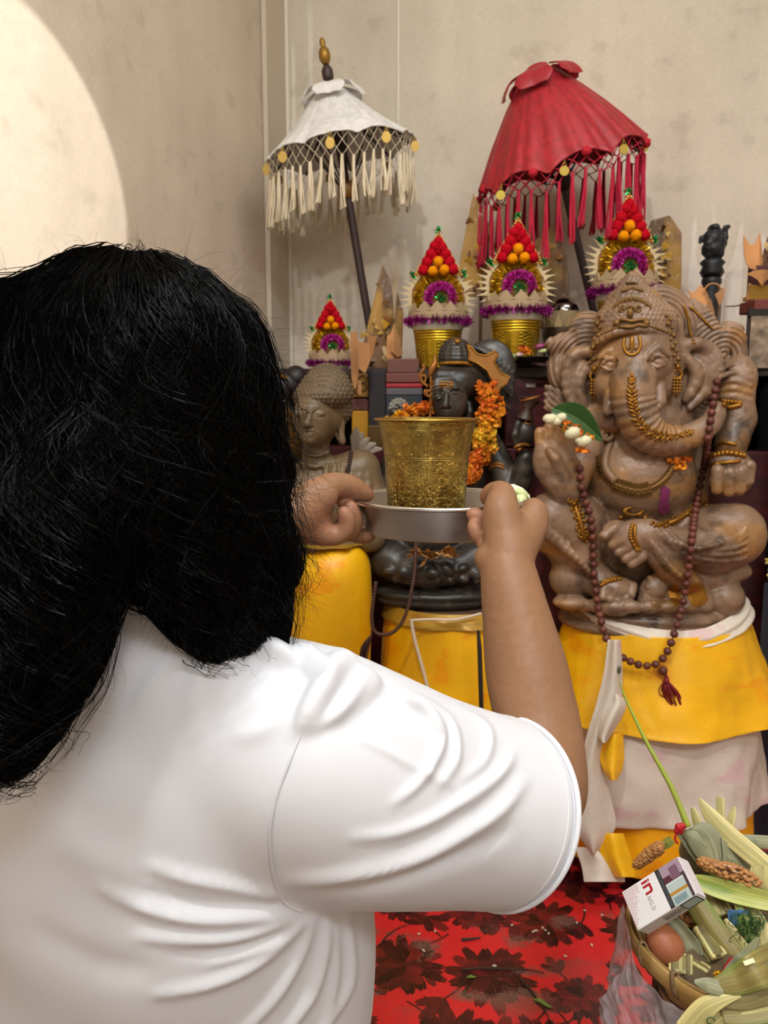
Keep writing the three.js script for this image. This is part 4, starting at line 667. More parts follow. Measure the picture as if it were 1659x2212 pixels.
  // serpent on the left breast, ending in a curl
  part(t, 'serpent_cord', merge([sweep(onL([[1330, 1040], [1308, 1010], [1312, 975], [1318, 955], [1305, 940]], 16, .003), Array.from({ length: 17 }, (_, i) => (10 - i * .2) * u), 10), at(new THREE.TorusGeometry(11 * u, 5 * u, 8, 18), on(1312, 938, .006))]), body.material.clone().copy(mat(0x8a6a4c, .45)), 'brown serpent cord');
  // crown: mask ornament, rows of pearls, side pieces
  { const L = [], M = [sweep(onL([[1330, 697], [1345, 690], [1365, 694], [1385, 690], [1399, 694], [1396, 704], [1380, 702], [1364, 706], [1346, 706], [1332, 705], [1330, 697]], 30, .004), 4 * u, 8), at(sphere(1, 12, 8), on(1361, 676, .004), [0, 0, 0], [7 * u, 10 * u, 7 * u]), sweep(onL([[1345, 668], [1361, 662], [1377, 668]], 8, .003), 3 * u, 6)];
    for (const k of [-1, 1]) M.push(at(sphere(8 * u), on(1364 + k * 32, 698, .004)), at(new THREE.TorusGeometry(6 * u, 2.2 * u, 6, 14), on(1361 + k * 17, 667, .003)));
    for (let i = 0; i < 16; i++) { const x = 1325 + i * 5.4, y = 646 + pow(abs(i - 7.5) / 7.5, 2) * 18; L.push(at(sphere(1, 8, 6), on(x, y, .002), [0, 0, 0], [2.6 * u, 7 * u, 3 * u])); }
    for (let i = 0; i < 24; i++) { const a = i / 23, x = 1296 + a * 158, y = 708 + 22 * pow(abs(a - .5) * 2, 2) - 6; L.push(at(sphere(3.4 * u, 8, 6), on(x, y, .001))); }
    for (let i = 0; i < 9; i++) L.push(at(sphere((4 - i * .1) * u, 8, 6), on(1345 + i * 5.4, 622 + abs(i - 4) * 1.5, .002)), at(sphere(3.4 * u, 8, 6), on(1355 + (i % 5) * 5, 612, .002)));
    for (const [cx, n] of [[1294, -1], [1440, 1]]) for (let i = 0; i < 14; i++) L.push(at(sphere((4.2 + i % 3) * u, 8, 6), on(cx + n * i * 1.6 + (i % 2) * 7, 682 + i * 8.5, .002)));
    part(t, 'crown_mask', merge(M), GOLDD, 'dull gold mask on the crown'); part(t, 'crown_pearls', merge(L), GOLDD, 'dull gold pearls of the crown').userData.kind = 'stuff'; }
  for (const [x, y] of [[1284, 812], [1463, 808]]) { const L = [at(new THREE.TorusGeometry(9 * u, 3 * u, 8, 16), on(x, y, .006)), at(sphere(6 * u), on(x, y - 16, .005))]; for (const k of [-1, 0, 1]) for (let j = 0; j < 5; j++) L.push(at(sphere(3.3 * u, 8, 6), add3(on(x, y, .008), [k * 6 * u, -(10 + j * 6.4) * u, .002]))); L.push(at(new THREE.ConeGeometry(6 * u, 10 * u, 8), add3(on(x, y, .008), [0, -46 * u, .002]), [PI, 0, 0])); part(t, 'earring', merge(L), GOLD, 'gold earring'); }
  part(t, 'belt_clasp', merge([at(new THREE.TorusGeometry(13 * u, 4 * u, 8, 20), on(1368, 1104, .002), [0, 0, 0], [1.4, .6, 1]), ...[-2, -1, 1, 2].map(k => at(sphere(1, 8, 6), on(1368 + k * 13, 1110 + abs(k) * 4, .002), [0, 0, 0], [7 * u, 5 * u, 5 * u]))]), GOLD, 'gold belt clasp');
  for (const [hp, hn] of [[[[1238, 1085], [1248, 1110], [1256, 1140], [1262, 1165]], 9], [[[1418, 1135], [1450, 1128], [1480, 1112], [1505, 1095], [1530, 1085], [1555, 1078]], 14]]) { const L = [sweep(onL(hp, hn * 2, .002), 5 * u, 6)], lace = (pts, n) => curve(pts, n).forEach((p, i) => { for (let k = 0; k < 3; k++) L.push(at(new THREE.TorusGeometry((4 + k % 2) * u, 2 * u, 5, 8), on(p[0] + (k - 1) * 8 + (i % 2) * 4, p[1] + ((i * 7 + k * 5) % 9) - 4, .002), [.3 * k, .4, 0])); });
    lace(hp, hn); part(t, 'gold_hem', merge(L), GOLD, 'gold lace hem on the thighs'); }
  { const band = (pts, r, n = 12) => sweep(onL(pts, n, .001), r * u, 8), beads = (pts, n, r) => onL(pts, n, .002).map(p => at(sphere(r * u, 8, 6), p));
    for (const g of [merge([band([[1560, 872], [1575, 880], [1600, 874]], 6), ...beads([[1562, 866], [1600, 870]], 6, 5)]), merge([band([[1536, 967], [1560, 956], [1590, 960]], 4)]), merge([band([[1530, 1006], [1560, 1000], [1600, 996]], 4), ...beads([[1538, 984], [1570, 978], [1606, 984]], 8, 7)])]) part(t, 'arm_band', g, GOLD, 'gold arm band');
    for (const g of [merge([...beads([[1366, 1135], [1362, 1160], [1376, 1188]], 9, 4.5), band([[1372, 1135], [1372, 1165], [1384, 1190]], 4)]), merge([...beads([[1298, 1264], [1315, 1256], [1340, 1250]], 8, 4.5), band([[1298, 1258], [1320, 1250], [1342, 1246]], 3.5)])]) part(t, 'anklet', g, GOLD, 'gold anklet'); }
  for (const l of [[[1478, 660], [1486, 690], [1492, 720], [1500, 742]], [[1490, 662], [1520, 690], [1540, 712]]]) part(t, 'leaf_rib', sweep(onL(l, 8, .001), 3.2 * u, 6), GOLD, 'gold leaf rib');
  // gilt patches on the rodent
  for (const [x, y, a, b] of [[1458, 1285, 12, 24], [1506, 1284, 20, 26]]) part(t, 'gilt_patch', sheet(12, 12, (p, q) => on(x + (p - .5) * a * 2.2 * sqrt(max(.04, 1 - pow(2 * q - 1, 2))) + 3 * sin(q * 7), y - (q - .5) * b * 2, .0012), .001), GOLD, 'gilt patch');
  part(t, 'dye_stain', sheet(8, 14, (p, q) => on(1434 + (p - .5) * (16 + 9 * noise(q * 6, p > .5 ? 3 : 8)) * (q < .06 || q > .94 ? .55 : 1) + q * 3, 1110 - q * (56 + 8 * noise(p * 5, 2)), .0008), .0008), mat(0x7d2a5c, .6), 'magenta dye stain on the belly');
  globalThis.ELE = { f, on, onL, S, E };
}
// prayer beads round the statue's neck
{
  const { on, S } = ELE, path = [[1252, 995], [1256, 1050], [1266, 1085], [1277, 1120], [1281, 1170], [1283, 1230], [1287, 1280], [1296, 1330], [1308, 1375], [1330, 1408], [1358, 1427], [1390, 1438], [1420, 1433], [1440, 1410], [1452, 1382], [1466, 1340], [1478, 1290], [1487, 1230], [1494, 1170], [1501, 1110], [1511, 1055], [1522, 1000], [1531, 935], [1540, 875], [1550, 815]];
  const d0 = 1.78, C = curve(path, 320).map(p => { const q = p[1] < 1340 ? on(p[0], p[1], .009) : null; return q && q[2] > -1.99 ? q : P(p[0], p[1], 1.755); });
  // ease the depth along the string so that it hangs as a string does
  const zs = C.map(p => p[2]); for (let k = 0; k < 40; k++) for (let i = 1; i < zs.length - 1; i++) zs[i] = max(zs[i], (zs[i - 1] + zs[i + 1]) / 2);
  const cc = curve(path, 320).map((p, i) => P(p[0], p[1], -zs[i] - .001));
  const t = thing('prayer_beads', 'long string of brown wooden prayer beads with a red tassel on the elephant-headed statue', 'beads', cc[200]);
  part(t, 'cord', sweep(cc.filter((_, i) => i % 4 === 0), .0012, 5), mat(0x5a1a16, .7));
  const bm = mat(0x5c2a1f, .55), bm2 = mat(0x6b3526, .5), bg = () => sphere(.0093, 14, 10); let acc = 0, last = cc[0];
  for (let i = 1; i < cc.length; i++) { acc += len3(sub3(cc[i], last)); last = cc[i]; if (acc >= .0188) { acc = 0; part(t, 'bead', at(bg(), cc[i], [0, i, i * .3], [1, .94, 1]), i % 3 ? bm : bm2); } }
  const k0 = P(1432, 1449, 1.755), tz = P(1440, 1462, 1.755), te = P(1458, 1524, 1.752);
  part(t, 'large_bead', at(sphere(.0105, 14, 10), k0), bm);
  const L = [sweep([k0, tz, add3(tz, [.002, -.012, 0])], [.002, .0035, .006], 8), at(lathe([[0, 0], [.005, -.001], [.0065, -.01], [.008, -.014], [0, -.014]], 16), tz)]; const rnd = rng(4);
  for (let i = 0; i < 70; i++) { const a = rnd() * TAU, q = sqrt(rnd()), e = add3(te, [cos(a) * q * .018, rnd() * .012 - .004, sin(a) * q * .012]), s = add3(tz, [cos(a) * .006 * q, -.012, sin(a) * .006 * q]); L.push(sweep(curve([s, add3(lerp3(s, e, .45), [cos(a) * .008 * q, 0, sin(a) * .007 * q]), e], 5), .0012, 4)); }
  L.push(sweep(curve([P(1440, 1466, 1.75), P(1424, 1488, 1.75), P(1428, 1502, 1.752), P(1440, 1508, 1.752)], 10), .0013, 5));
  part(t, 'tassel', merge(L), mat(0x7c1019, .6), 'dark red tassel');
}
// flowers laid on the statue
const ORANGE = [mat(0xe07a10, .7), mat(0xe8930f, .7), mat(0xd9650c, .7)], YEL = [mat(0xe8a90c, .7), mat(0xdf9410, .7), mat(0xe9bb2a, .7)];
// a marigold head: rings of short ruffled petals
const petalGeo = (l, w, b = .35) => sheet(2, 2, (u, v) => [(u - .5) * w * (.5 + v * .8), l * v * cos(b * v), l * v * sin(b * v) + .18 * w * sin(u * PI) * v], .0003);
function marigold(c, r, seed, dense = 34) { const rnd = rng(seed), L = []; for (let i = 0; i < dense; i++) { const th = rnd() * TAU, ph = Math.acos(1 - 1.7 * rnd()), g = petalGeo(r * .62, r * .5, .7); g.rotateY(rnd() * 6); g.rotateZ(-ph * .95); g.rotateY(th); const n = [sin(ph) * cos(th), cos(ph), sin(ph) * sin(th)]; L.push(at(g, mul3(n, r * .42))); } const g = merge(L); g.translate(...c); return g; }
{
  const { on } = ELE;
  const fl = (x, y, k, r, label, m, cat = 'flower') => { const c = on(x, y, k); return single('marigold', at(marigold([0, 0, 0], r, x + y, 26), c, [PI / 2.3, 0, .3]), m, label, cat); };
  const f1 = thing('marigold', 'small bright orange marigold tucked on the necklace of the elephant-headed statue', 'flower', on(1468, 1002, .01));
  [[1455, 995], [1470, 1010], [1482, 992], [1466, 1000]].forEach(([x, y], i) => part(f1, 'petals', at(marigold([0, 0, 0], .016, x + y, 20), on(x, y, .012), [PI / 2.3, 0, i]), ORANGE[i % 3]));
  const h = on(1195, 930, .012);
  const lf = thing('green_leaf', 'pointed dark green leaf resting on the raised palm of the elephant-headed statue', 'leaf', P(1245, 910, 1.80));
  const a = P(1192, 884, 1.79), b = P(1300, 953, 1.79), dir = nrm3(sub3(b, a)), L0 = len3(sub3(b, a)), up = nrm3(cross3([0, 0, 1], dir));
  part(lf, 'blade', sheet(14, 30, (u, v) => { const w = .034 * pow(sin(PI * pow(clamp(v, .001, .999), .72)), .8) * (v > .75 ? 1 : 1), s = (u - .5) * 2; const p = add3(a, mul3(dir, v * L0)); return [p[0] + up[0] * s * w * .9, p[1] + up[1] * s * w * .9 + .012 * sin(v * PI), p[2] + .012 * abs(s) * w / .03 + .01 * sin(v * 2.4)]; }, .0008), mat(0x28501f, .5));
  part(lf, 'midrib', sweep(curve([add3(a, [0, .001, .002]), add3(lerp3(a, b, .5), [0, .013, .011]), add3(b, [0, .001, .008])], 10), Array.from({ length: 11 }, (_, i) => .0014 - i * .00008), 6), mat(0x6c8a4a, .5));
  const st = thing('flower_string', 'short string of white buds and orange petals on the raised stone palm', 'garland', P(1235, 930, 1.785));
  const pearl = mat(0xd9d3ae, .45);
  [[1190, 905, 9], [1203, 910, 8], [1212, 902, 8], [1183, 903, 7], [1237, 935, 11.5], [1262, 953, 10.5], [1250, 950, 6]].forEach(([x, y, r]) => part(st, 'bud', at(sphere(r * .0013, 14, 10), P(x, y, 1.772), [0, 0, .4], [1.25, .95, 1]), pearl));
  [[1222, 915], [1228, 925], [1250, 935], [1258, 940], [1268, 945], [1243, 925], [1258, 972]].forEach(([x, y], i) => part(st, 'orange_petals', at(marigold([0, 0, 0], .0165, x * 3 + y, 20), P(x, y, 1.778), [PI / 2.2, 0, i]), ORANGE[i % 3]));
}
// ---------- calm meditating bust at the left ----------
{
  const D0 = 2.0, S = pxm(D0) * .985, E = (x, y, z = 0, r = 0) => [...P(x, y, D0 - z * S), r * S], r3 = a => a.map(v => v * S);
  const f = new Sdf(); f.k = .02;
  const ell = (x, y, z, r, k = .02, rot, op) => f.ell(E(x, y, z).slice(0, 3), r3(r), k, rot, op), ch = (pts, k = .01, n = 0, op) => f.chain(pts.map(p => E(...p)), 0, k, n, op);
  ell(678, 902, 40, [43, 58, 52], .02, [.05, -.15, .03]); ell(672, 936, 52, [27, 22, 33], .018); ell(700, 896, -2, [46, 54, 52], .02);
  ch([[670, 886, 87, 3], [667, 902, 94, 4], [663, 917, 99, 6.4]], .007, 6); f.ball(E(655, 919, 92).slice(0, 3), 4.6 * S, .004).ball(E(671, 919, 92).slice(0, 3), 4.6 * S, .004);
  const bz = [[689, 1], [648, -1]].map(([cx, k]) => [cx, k, ...[[cx, 894], [cx - 14, 896], [cx + 14, 896], [cx - 18 * k, 891], [cx - 4 * k, 883], [cx + 22 * k, 887]].map(([x, y]) => (hit(f, x, y, 1.7, 2.4)[2] + D0) / S)]);
  for (const [cx, k, c, l, r, b0, b1, b2] of bz) { ell(cx, 893, c - 4.6, [13, 7.5, 6.6], .003); ch([[cx - 13, 898, l + .6, 1.1], [cx, 902, c + 1.6, 1.4], [cx + 13, 898, r + .6, 1.1]], .0015, 6, -1); ch([[cx - 18 * k, 891, b0 - 1.4, 1.8], [cx - 3 * k, 881, b1 - 1.2, 2], [cx + 22 * k, 887, b2 - 1.6, 1.5]], .003, 6); }
  const mz = [[666, 931], [655, 932], [678, 932], [666, 940]].map(([x, y]) => (hit(f, x, y, 1.7, 2.4)[2] + D0) / S);
  ch([[655, 931, mz[1] - .6, 1.6], [666, 929, mz[0] + .8, 2.8], [678, 931, mz[2] - .6, 1.6]], .003, 5); ch([[658, 937, mz[1] - .2, 1.8], [667, 938.5, mz[3] + .6, 3.2], [676, 937, mz[2] - .2, 1.8]], .003, 5); ch([[652, 932.5, mz[1] + 1, 1], [667, 934, mz[0] + 4, 1.3], [681, 932, mz[2] + 1, 1]], .0015, 6, -1); f.ball(E(667, 950, 78).slice(0, 3), 10 * S, .014);
  ch([[727, 884, 8, 8], [735, 910, 8, 9], [734, 936, 10, 8.5], [739, 954, 12, 7.5]], .006, 8); ch([[729, 892, 16, 3], [726, 915, 17, 3.4], [729, 944, 18, 3]], .003, 6, -1);
  ch([[682, 950, 0, 29], [683, 1000, -5, 31]], .02); ch([[654, 978, 26, 2.6], [683, 985, 30, 2.6], [710, 976, 24, 2.6]], .006, 6); ch([[646, 998, 32, 3], [683, 1008, 40, 3], [720, 994, 30, 3]], .006, 6);
  ell(690, 1100, 0, [112, 92, 62], .03); ch([[590, 1050, -10, 42], [690, 1050, -10, 40], [778, 1010, -10, 38]], .03, 6); ell(690, 1150, 0, [105, 60, 70], .03); ch([[782, 1015, -5, 38], [808, 1090, 5, 36], [800, 1160, 20, 34]], .02); ch([[585, 1055, -5, 40], [570, 1110, 5, 36], [585, 1160, 20, 34]], .02);
  for (let i = 0; i < 6; i++) ch([[706 + i * 17, 1008 - i * 2, 42 - i * 6, 4.5], [700 + i * 19, 1050, 60 - i * 5, 5.5], [690 + i * 22, 1110, 70 - i * 5, 5]], .01, 6);
  ch([[640, 1185, 30, 30], [740, 1185, 30, 30]], .02);
  f.disp = (x, y, z) => (fbm(x * 60, y * 60, z * 60, 3) - .5) * .0016; f.dmax = .002;
  const t = thing('meditating_statue', 'seated meditating statue of tan stone with lowered eyes and curled hair', 'statue', E(690, 1215, 0).slice(0, 3));
  const tan = (x, y, z) => { const n = fbm(x * 11, y * 11, z * 11, 4) - .5, g = noise(x * 300, y * 300, z * 300) - .5, st = smooth(.55, .7, fbm(x * 26, y * 26, z * 26 + 9, 4)), k = .84 + n * .5 + g * .12 - st * .18; return [.19 * k, .122 * k, .06 * k]; };
  part(t, 'figure', f.mesh(.003, { color: tan }), mat(0xffffff, .45, { vertexColors: true }));
  const h = new Sdf(); h.k = .02; const hell = (x, y, z, r, k, rot) => h.ell(E(x, y, z).slice(0, 3), r3(r), k, rot);
  hell(697, 856, 8, [64, 34, 72], .015, [0, 0, .06]); hell(705, 838, 0, [54, 44, 58], .02); hell(706, 812, -2, [34, 26, 36], .015); hell(728, 885, -14, [34, 34, 44], .015);
  h.disp = (x, y, z) => { const q = 95, a = x * q + .5 * (floor(y * q) % 2), b = y * q, c = z * q, u = a - floor(a) - .5, v = b - floor(b) - .5, w = c - floor(c) - .5; return .0034 * (1 - smooth(.1, .55, sqrt(u * u + v * v + w * w))); }; h.dmax = .004;
  part(t, 'hair_curls', h.mesh(.0026, { color: (x, y, z) => { const k = .8 + fbm(x * 30, y * 30, z * 30, 3) * .4; return [.125 * k, .082 * k, .043 * k]; } }), mat(0xffffff, .6, { vertexColors: true }), 'rows of small snail curls');
  const bp = thing('bead_string', 'dark bead string over the shoulder of the tan meditating statue', 'beads', E(752, 1050, 55).slice(0, 3)), bm = mat(0x2c1712, .4);
  curve([[760, 962], [757, 990], [751, 1020], [746, 1050], [742, 1085], [740, 1130]], 24).forEach(p => part(bp, 'bead', at(sphere(.0054, 10, 8), hit(f, p[0], p[1], 1.7, 2.2, .003)), bm));
}
// ---------- dark stone deity with top-knot, crescent and trident ----------
{
  const D0 = 2.05, S = pxm(D0) * .985, E = (x, y, z = 0, r = 0) => [...P(x, y, D0 - z * S), r * S], r3 = a => a.map(v => v * S);
  const f = new Sdf(); f.k = .015;
  const ell = (x, y, z, r, k = .015, rot, op) => f.ell(E(x, y, z).slice(0, 3), r3(r), k, rot, op), ch = (pts, k = .01, n = 0, op) => f.chain(pts.map(p => E(...p)), 0, k, n, op);
  ell(971, 862, 35, [39, 50, 42], .015); ell(969, 888, 44, [27, 24, 30], .015);
  ch([[964, 850, 76, 3], [963, 865, 82, 4], [962, 876, 86, 6.5]], .008, 5); f.ball(E(955, 878, 78).slice(0, 3), 4.5 * S, .004).ball(E(970, 878, 78).slice(0, 3), 4.5 * S, .004);
  for (const cx of [947, 984]) { ell(cx, 855, 68, [12, 6.5, 7], .004); ch([[cx - 13, 852, 72, 1.4], [cx, 848, 77, 1.7], [cx + 13, 853, 70, 1.4]], .003, 5); ch([[cx - 13, 858, 70, 1.2], [cx, 862, 74, 1.4], [cx + 13, 857, 68, 1.2]], .003, 5); ch([[cx - 17, 845, 72, 2.2], [cx, 838, 76, 2.6], [cx + 16, 844, 66, 2.2]], .005, 5); }
  ch([[953, 889, 80, 2.6], [963, 888, 84, 3.4], [975, 889, 79, 2.6]], .004, 4); ch([[955, 894, 79, 3], [963, 895, 82, 4], [972, 894, 78, 3]], .004, 4); ch([[952, 891.5, 83, 1], [975, 891.5, 83, 1]], .002, 0, -1); f.ball(E(964, 904, 70).slice(0, 3), 9 * S, .012);
  ch([[1012, 870, 15, 8], [1015, 890, 18, 8], [1012, 905, 20, 7]], .006);
  ch([[970, 900, 5, 28], [970, 940, 0, 30]], .015); ell(955, 1030, 0, [95, 100, 58], .03); ch([[875, 960, -5, 30], [960, 945, -5, 34], [1050, 955, -5, 30]], .02, 6); ell(930, 1140, 0, [95, 70, 62], .03);
  ch([[1055, 965, -5, 30], [1088, 1020, 10, 27], [1098, 1065, 25, 25]], .012, 6); ch([[1098, 1065, 25, 25], [1124, 1045, 35, 22], [1134, 990, 45, 17]], .012, 5); ell(1132, 935, 48, [24, 30, 22], .01); ch([[1118, 915, 62, 8], [1112, 940, 64, 8], [1120, 965, 60, 8]], .006);
  ch([[868, 965, -5, 28], [845, 1030, 10, 25], [850, 1085, 30, 23]], .012, 6); ch([[850, 890, 0, 10], [880, 900, 5, 12], [905, 905, 10, 12]], .01);
  ch([[835, 1215, 40, 34], [925, 1235, 75, 30], [1030, 1215, 40, 34]], .02, 6); ell(840, 1200, 30, [42, 38, 44], .02); ell(1030, 1200, 30, [46, 40, 44], .02); ell(925, 1240, 60, [26, 28, 40], .012);
  for (let i = 0; i < 7; i++) { ell(842 + i * 31, 1232 + 8 * sin(i * 2.4), 108 - abs(i - 3) * 9, [15 - (i % 3) * 3, 11 + (i * 5) % 7, 12], .006, [0, 0, i]); ell(856 + i * 29, 1252 - 6 * sin(i * 3.1), 104 - abs(i - 3) * 9, [9, 8 + (i % 2) * 5, 10], .005, [0, 0, -i]); };
  ell(945, 1275, 10, [142, 24, 84], .01); ell(945, 1290, 10, [136, 24, 82], .01);
  f.disp = (x, y, z) => (fbm(x * 60, y * 60, z * 60, 3) - .5) * .0014; f.dmax = .003;
  const t = thing('dark_deity_statue', 'black-brown stone deity statue with a coiled top-knot and gold trim, seated behind the brass pot', 'statue', E(945, 1312, 10).slice(0, 3));
  const dark = (x, y, z) => { const n = fbm(x * 16, y * 16, z * 16, 4) - .5, w = smooth(.52, .68, fbm(x * 34, y * 34, z * 34, 4)), g = noise(x * 320, y * 320, z * 320) - .5, k = .8 + n * .7 + g * .2; return [(.036 + w * .05) * k, (.029 + w * .037) * k, (.023 + w * .024) * k]; };
  const stone = mat(0xffffff, .36, { vertexColors: true });
  part(t, 'figure', f.mesh(.0038, { color: dark }), stone);
  const h = new Sdf(); h.k = .012; const hch = (pts, k = .006, n = 0) => h.chain(pts.map(p => E(...p)), 0, k, n), hell = (x, y, z, r, k, rot) => h.ell(E(x, y, z).slice(0, 3), r3(r), k, rot);
  hell(984, 828, 8, [52, 40, 50], .012); hell(1050, 812, -18, [64, 80, 20], .012, [0, -.25, -.25]);
  for (let i = 0; i < 16; i++) { const a = i / 15, x0 = 940 + a * 82; hch([[x0, 830 + 8 * abs(a - .4), 66 - 40 * a * a, 4.2], [x0 + 6 - a * 14, 806, 50 - 30 * a * a, 4.2], [955 + a * 50, 793, 30 - 15 * a, 3.5]], .005, 4); }
  for (let i = 0; i < 8; i++) hch([[1000 + i * 7, 796 - i * 2, 24 - i * 3, 4], [1028 + i * 8, 822 + i * 2, 14 - i * 3, 4.4], [1030 + i * 10, 868 + i * 2, 4 - i * 2, 4]], .005, 5);
  for (let i = 0; i < 6; i++) { const y = 781 - i * 8, r = [33, 34, 33, 31, 27, 20][i]; for (let k = 0; k < 14; k++) { const a = k / 14 * TAU, b = (k + 1) / 14 * TAU; h.cone(E(985 + cos(a) * r, y + sin(a) * 2, sin(a) * r).slice(0, 3), E(985 + cos(b) * r, y + sin(b) * 2, sin(b) * r).slice(0, 3), 5 * S, 5 * S, .003); } }
  hell(985, 755, 0, [27, 26, 27], .006);
  for (let i = 0; i < 6; i++) hch([[1020 + i * 13, 748 + i * i * 1.2, -2, 3], [1062 + i * 9, 775 + i * 6, 4, 3.4], [1082 + i * 5, 835 + i * 5, 2, 3]], .004, 6);
  part(t, 'hair', h.mesh(.003, { color: dark }), stone, 'combed dark hair with coiled top-knot');
  const all = { at: (x, y, z) => min(f.at(x, y, z), h.at(x, y, z)) }, on = (x, y, k = 0) => hit(all, x, y, 1.75, 2.3, k), line = (pts, r, n = 10, k = .001) => sweep(curve(pts, n).map(p => on(p[0], p[1], k)), r * S, 8);
  part(t, 'hair_band', merge([...curve([[942, 789], [960, 785], [985, 784], [1005, 785], [1018, 788]], 22).map(p => at(sphere(4.4 * S, 8, 6), on(p[0], p[1], .001))), line([[982, 738], [992, 736], [985, 741]], 5, 6)]), GOLD, 'gold beaded hair band');
  part(t, 'forehead_lines', merge([0, 1, 2].map(i => line([[949, 826 + i * 5], [964, 825 + i * 5.5], [980, 827 + i * 4.6]], 1.7, 8, .0006))), GOLD, 'three gold lines on the forehead');
  const cr = [[1010, 748], [1018, 752], [1030, 766], [1048, 770], [1068, 760], [1074, 766], [1066, 783], [1080, 806], [1098, 814], [1092, 828], [1079, 838], [1074, 862], [1066, 842], [1066, 826], [1052, 800], [1030, 784], [1012, 778], [1014, 764]];
  { const pts = cr.map(([x, y]) => [(x - 1050) * S, (800 - y) * S]), g = plate(pts, .008, .0025); part(t, 'crescent', at(g, E(1050, 800, 30).slice(0, 3), [0, -.15, 0]), mat(0x9c6a30, .5, { metalness: .45 }), 'spiked gold crescent in the hair'); part(t, 'crescent_edge', sweep([...cr, cr[0]].map(([x, y]) => add3(E(1050, 800, 30).slice(0, 3), [(x - 1050) * S, (800 - y) * S, .006 + (x - 1050) * S * .15])), 2.4 * S, 6), GOLD); }
  const G = mat(0x9a6228, .45, { metalness: .5 });
  { const z = 40, q = (l, r, n = 12) => sweep(curve(l.map(([x, y]) => E(x, y, z).slice(0, 3)), n), r * S, 8); part(t, 'trident', merge([q([[929, 905], [931, 850], [930, 800]], 3.2), sweep(curve([[929, 812], [934, 795], [940, 782], [938, 768]].map(([x, y]) => E(x, y, z).slice(0, 3)), 8), [4, 6, 7.5, 7.5, 6.5, 5, 3.5, 2, .5].map(v => v * S), 8), q([[925, 835], [912, 825], [908, 808], [916, 796], [913, 788]], 3.4), q([[916, 828], [920, 818], [916, 810], [911, 814]], 2.6), q([[930, 838], [938, 832], [936, 822]], 3), at(new THREE.TorusGeometry(6 * S, 2.4 * S, 8, 16), E(927, 850, z + 3).slice(0, 3)), at(new THREE.TorusGeometry(6 * S, 2.4 * S, 8, 16), E(921, 848, z).slice(0, 3), [0, .8, 0])]), G, 'gold trident with curling snake'); }
  { const c = E(1139, 884, 50).slice(0, 3); part(t, 'hand_drum', at(lathe([[0, -.028], [.022, -.028], [.024, -.024], [.011, 0], [.024, .024], [.022, .028], [0, .028]], 20), c, [0, 0, -.25]), mat(0x3a2417, .45)); part(t, 'drum_rim', at(new THREE.TorusGeometry(.0235, .0025, 8, 24), add3(c, [.006, .026, 0]), [PI / 2, .25, 0]), G); }
  part(t, 'hand_emblem', merge([line([[1131, 896], [1154, 892], [1158, 908], [1138, 916], [1131, 896]], 1.8, 20, .002), line([[1137, 911], [1143, 898], [1147, 911], [1152, 899]], 1.5, 9, .002)]), G, 'gold outlined emblem on the fist');
  part(t, 'wrist_band', merge([line([[1112, 966], [1130, 960], [1150, 964]], 3.4), line([[1112, 974], [1130, 969], [1150, 973]], 3.4)]), G, 'gold wrist band');
  part(t, 'arm_ring', merge([line([[1056, 1008], [1072, 1000], [1090, 1006]], 2.6), line([[1056, 1014], [1072, 1006], [1090, 1012]], 2.6)]), G, 'gold arm ring');
  // marigold garland round its neck: every flower head is a bloom of its own
  const gl = thing('marigold_garland', 'thick garland of orange and yellow marigolds round the neck of the dark statue', 'garland', E(1050, 950, 40).slice(0, 3)), rnd = rng(12);
  const geos = [0, 1, 2].map(i => marigold([0, 0, 0], .0165, 40 + i, 30));
  const put = (x, y, z, s, m) => { const b = part(gl, 'marigold_bloom', new THREE.BufferGeometry(), m); b.geometry = geos[floor(rnd() * 3)]; const c = E(x, y, z), q = base.get(gl); b.position.set(c[0] - q[0], c[1] - q[1], c[2] - q[2]); b.rotation.set(PI / 2 + rnd() * 1.6 - .8, rnd() * 6, rnd() * 1.6 - .8); b.scale.setScalar(s); };
  const pathG = [[1052, 838, 30, 17], [1060, 870, 34, 21], [1056, 905, 38, 25], [1046, 940, 44, 24], [1040, 975, 48, 20], [1024, 1005, 50, 19], [1012, 1035, 50, 15]];
  curve(pathG, 15).forEach((p, i) => { const n = 6; for (let k = 0; k < n; k++) { const a = (k + rnd() * .6) / n * TAU; const orange = i < 6 || i > 9; put(p[0] + cos(a) * p[3] * .82, p[1] + (rnd() - .5) * 12, p[2] + sin(a) * p[3] * .6 + 6, .8 + rnd() * .4, orange ? ORANGE[floor(rnd() * 3)] : YEL[floor(rnd() * 3)]); } put(p[0], p[1], p[2] + 14, 1.05, i < 6 || i > 9 ? ORANGE[i % 3] : YEL[i % 3]); });
  curve([[936, 878, 30, 10], [912, 880, 26, 12], [890, 890, 22, 13], [868, 903, 20, 14], [846, 918, 20, 14]], 9).forEach((p, i) => { for (let k = 0; k < 4; k++) put(p[0] + (rnd() - .5) * p[3] * 1.6, p[1] + (rnd() - .5) * p[3] * 1.6, p[2] + rnd() * 10, .75 + rnd() * .3, i < 7 ? ORANGE[floor(rnd() * 3)] : YEL[floor(rnd() * 3)]); });
  // faded petals in the lap and the thin bead string hanging from it
  const lap = thing('faded_flowers', 'row of faded orange-brown flowers in the lap of the dark statue', 'flower', E(930, 1200, 100).slice(0, 3)), fm = mat(0xb98a4c, .8), pg = () => petalGeo(.030, .030, .6);
  [[905, 1192], [928, 1196], [955, 1192], [968, 1190]].forEach(([x, y], i) => { for (let k = 0; k < 5; k++) part(lap, 'petal', at(pg(), E(x + (rnd() - .5) * 10, y + 9 - rnd() * 6, 105).slice(0, 3), [.2 + rnd() * .7, rnd() - .5, (k - 2) * .55]), fm); });
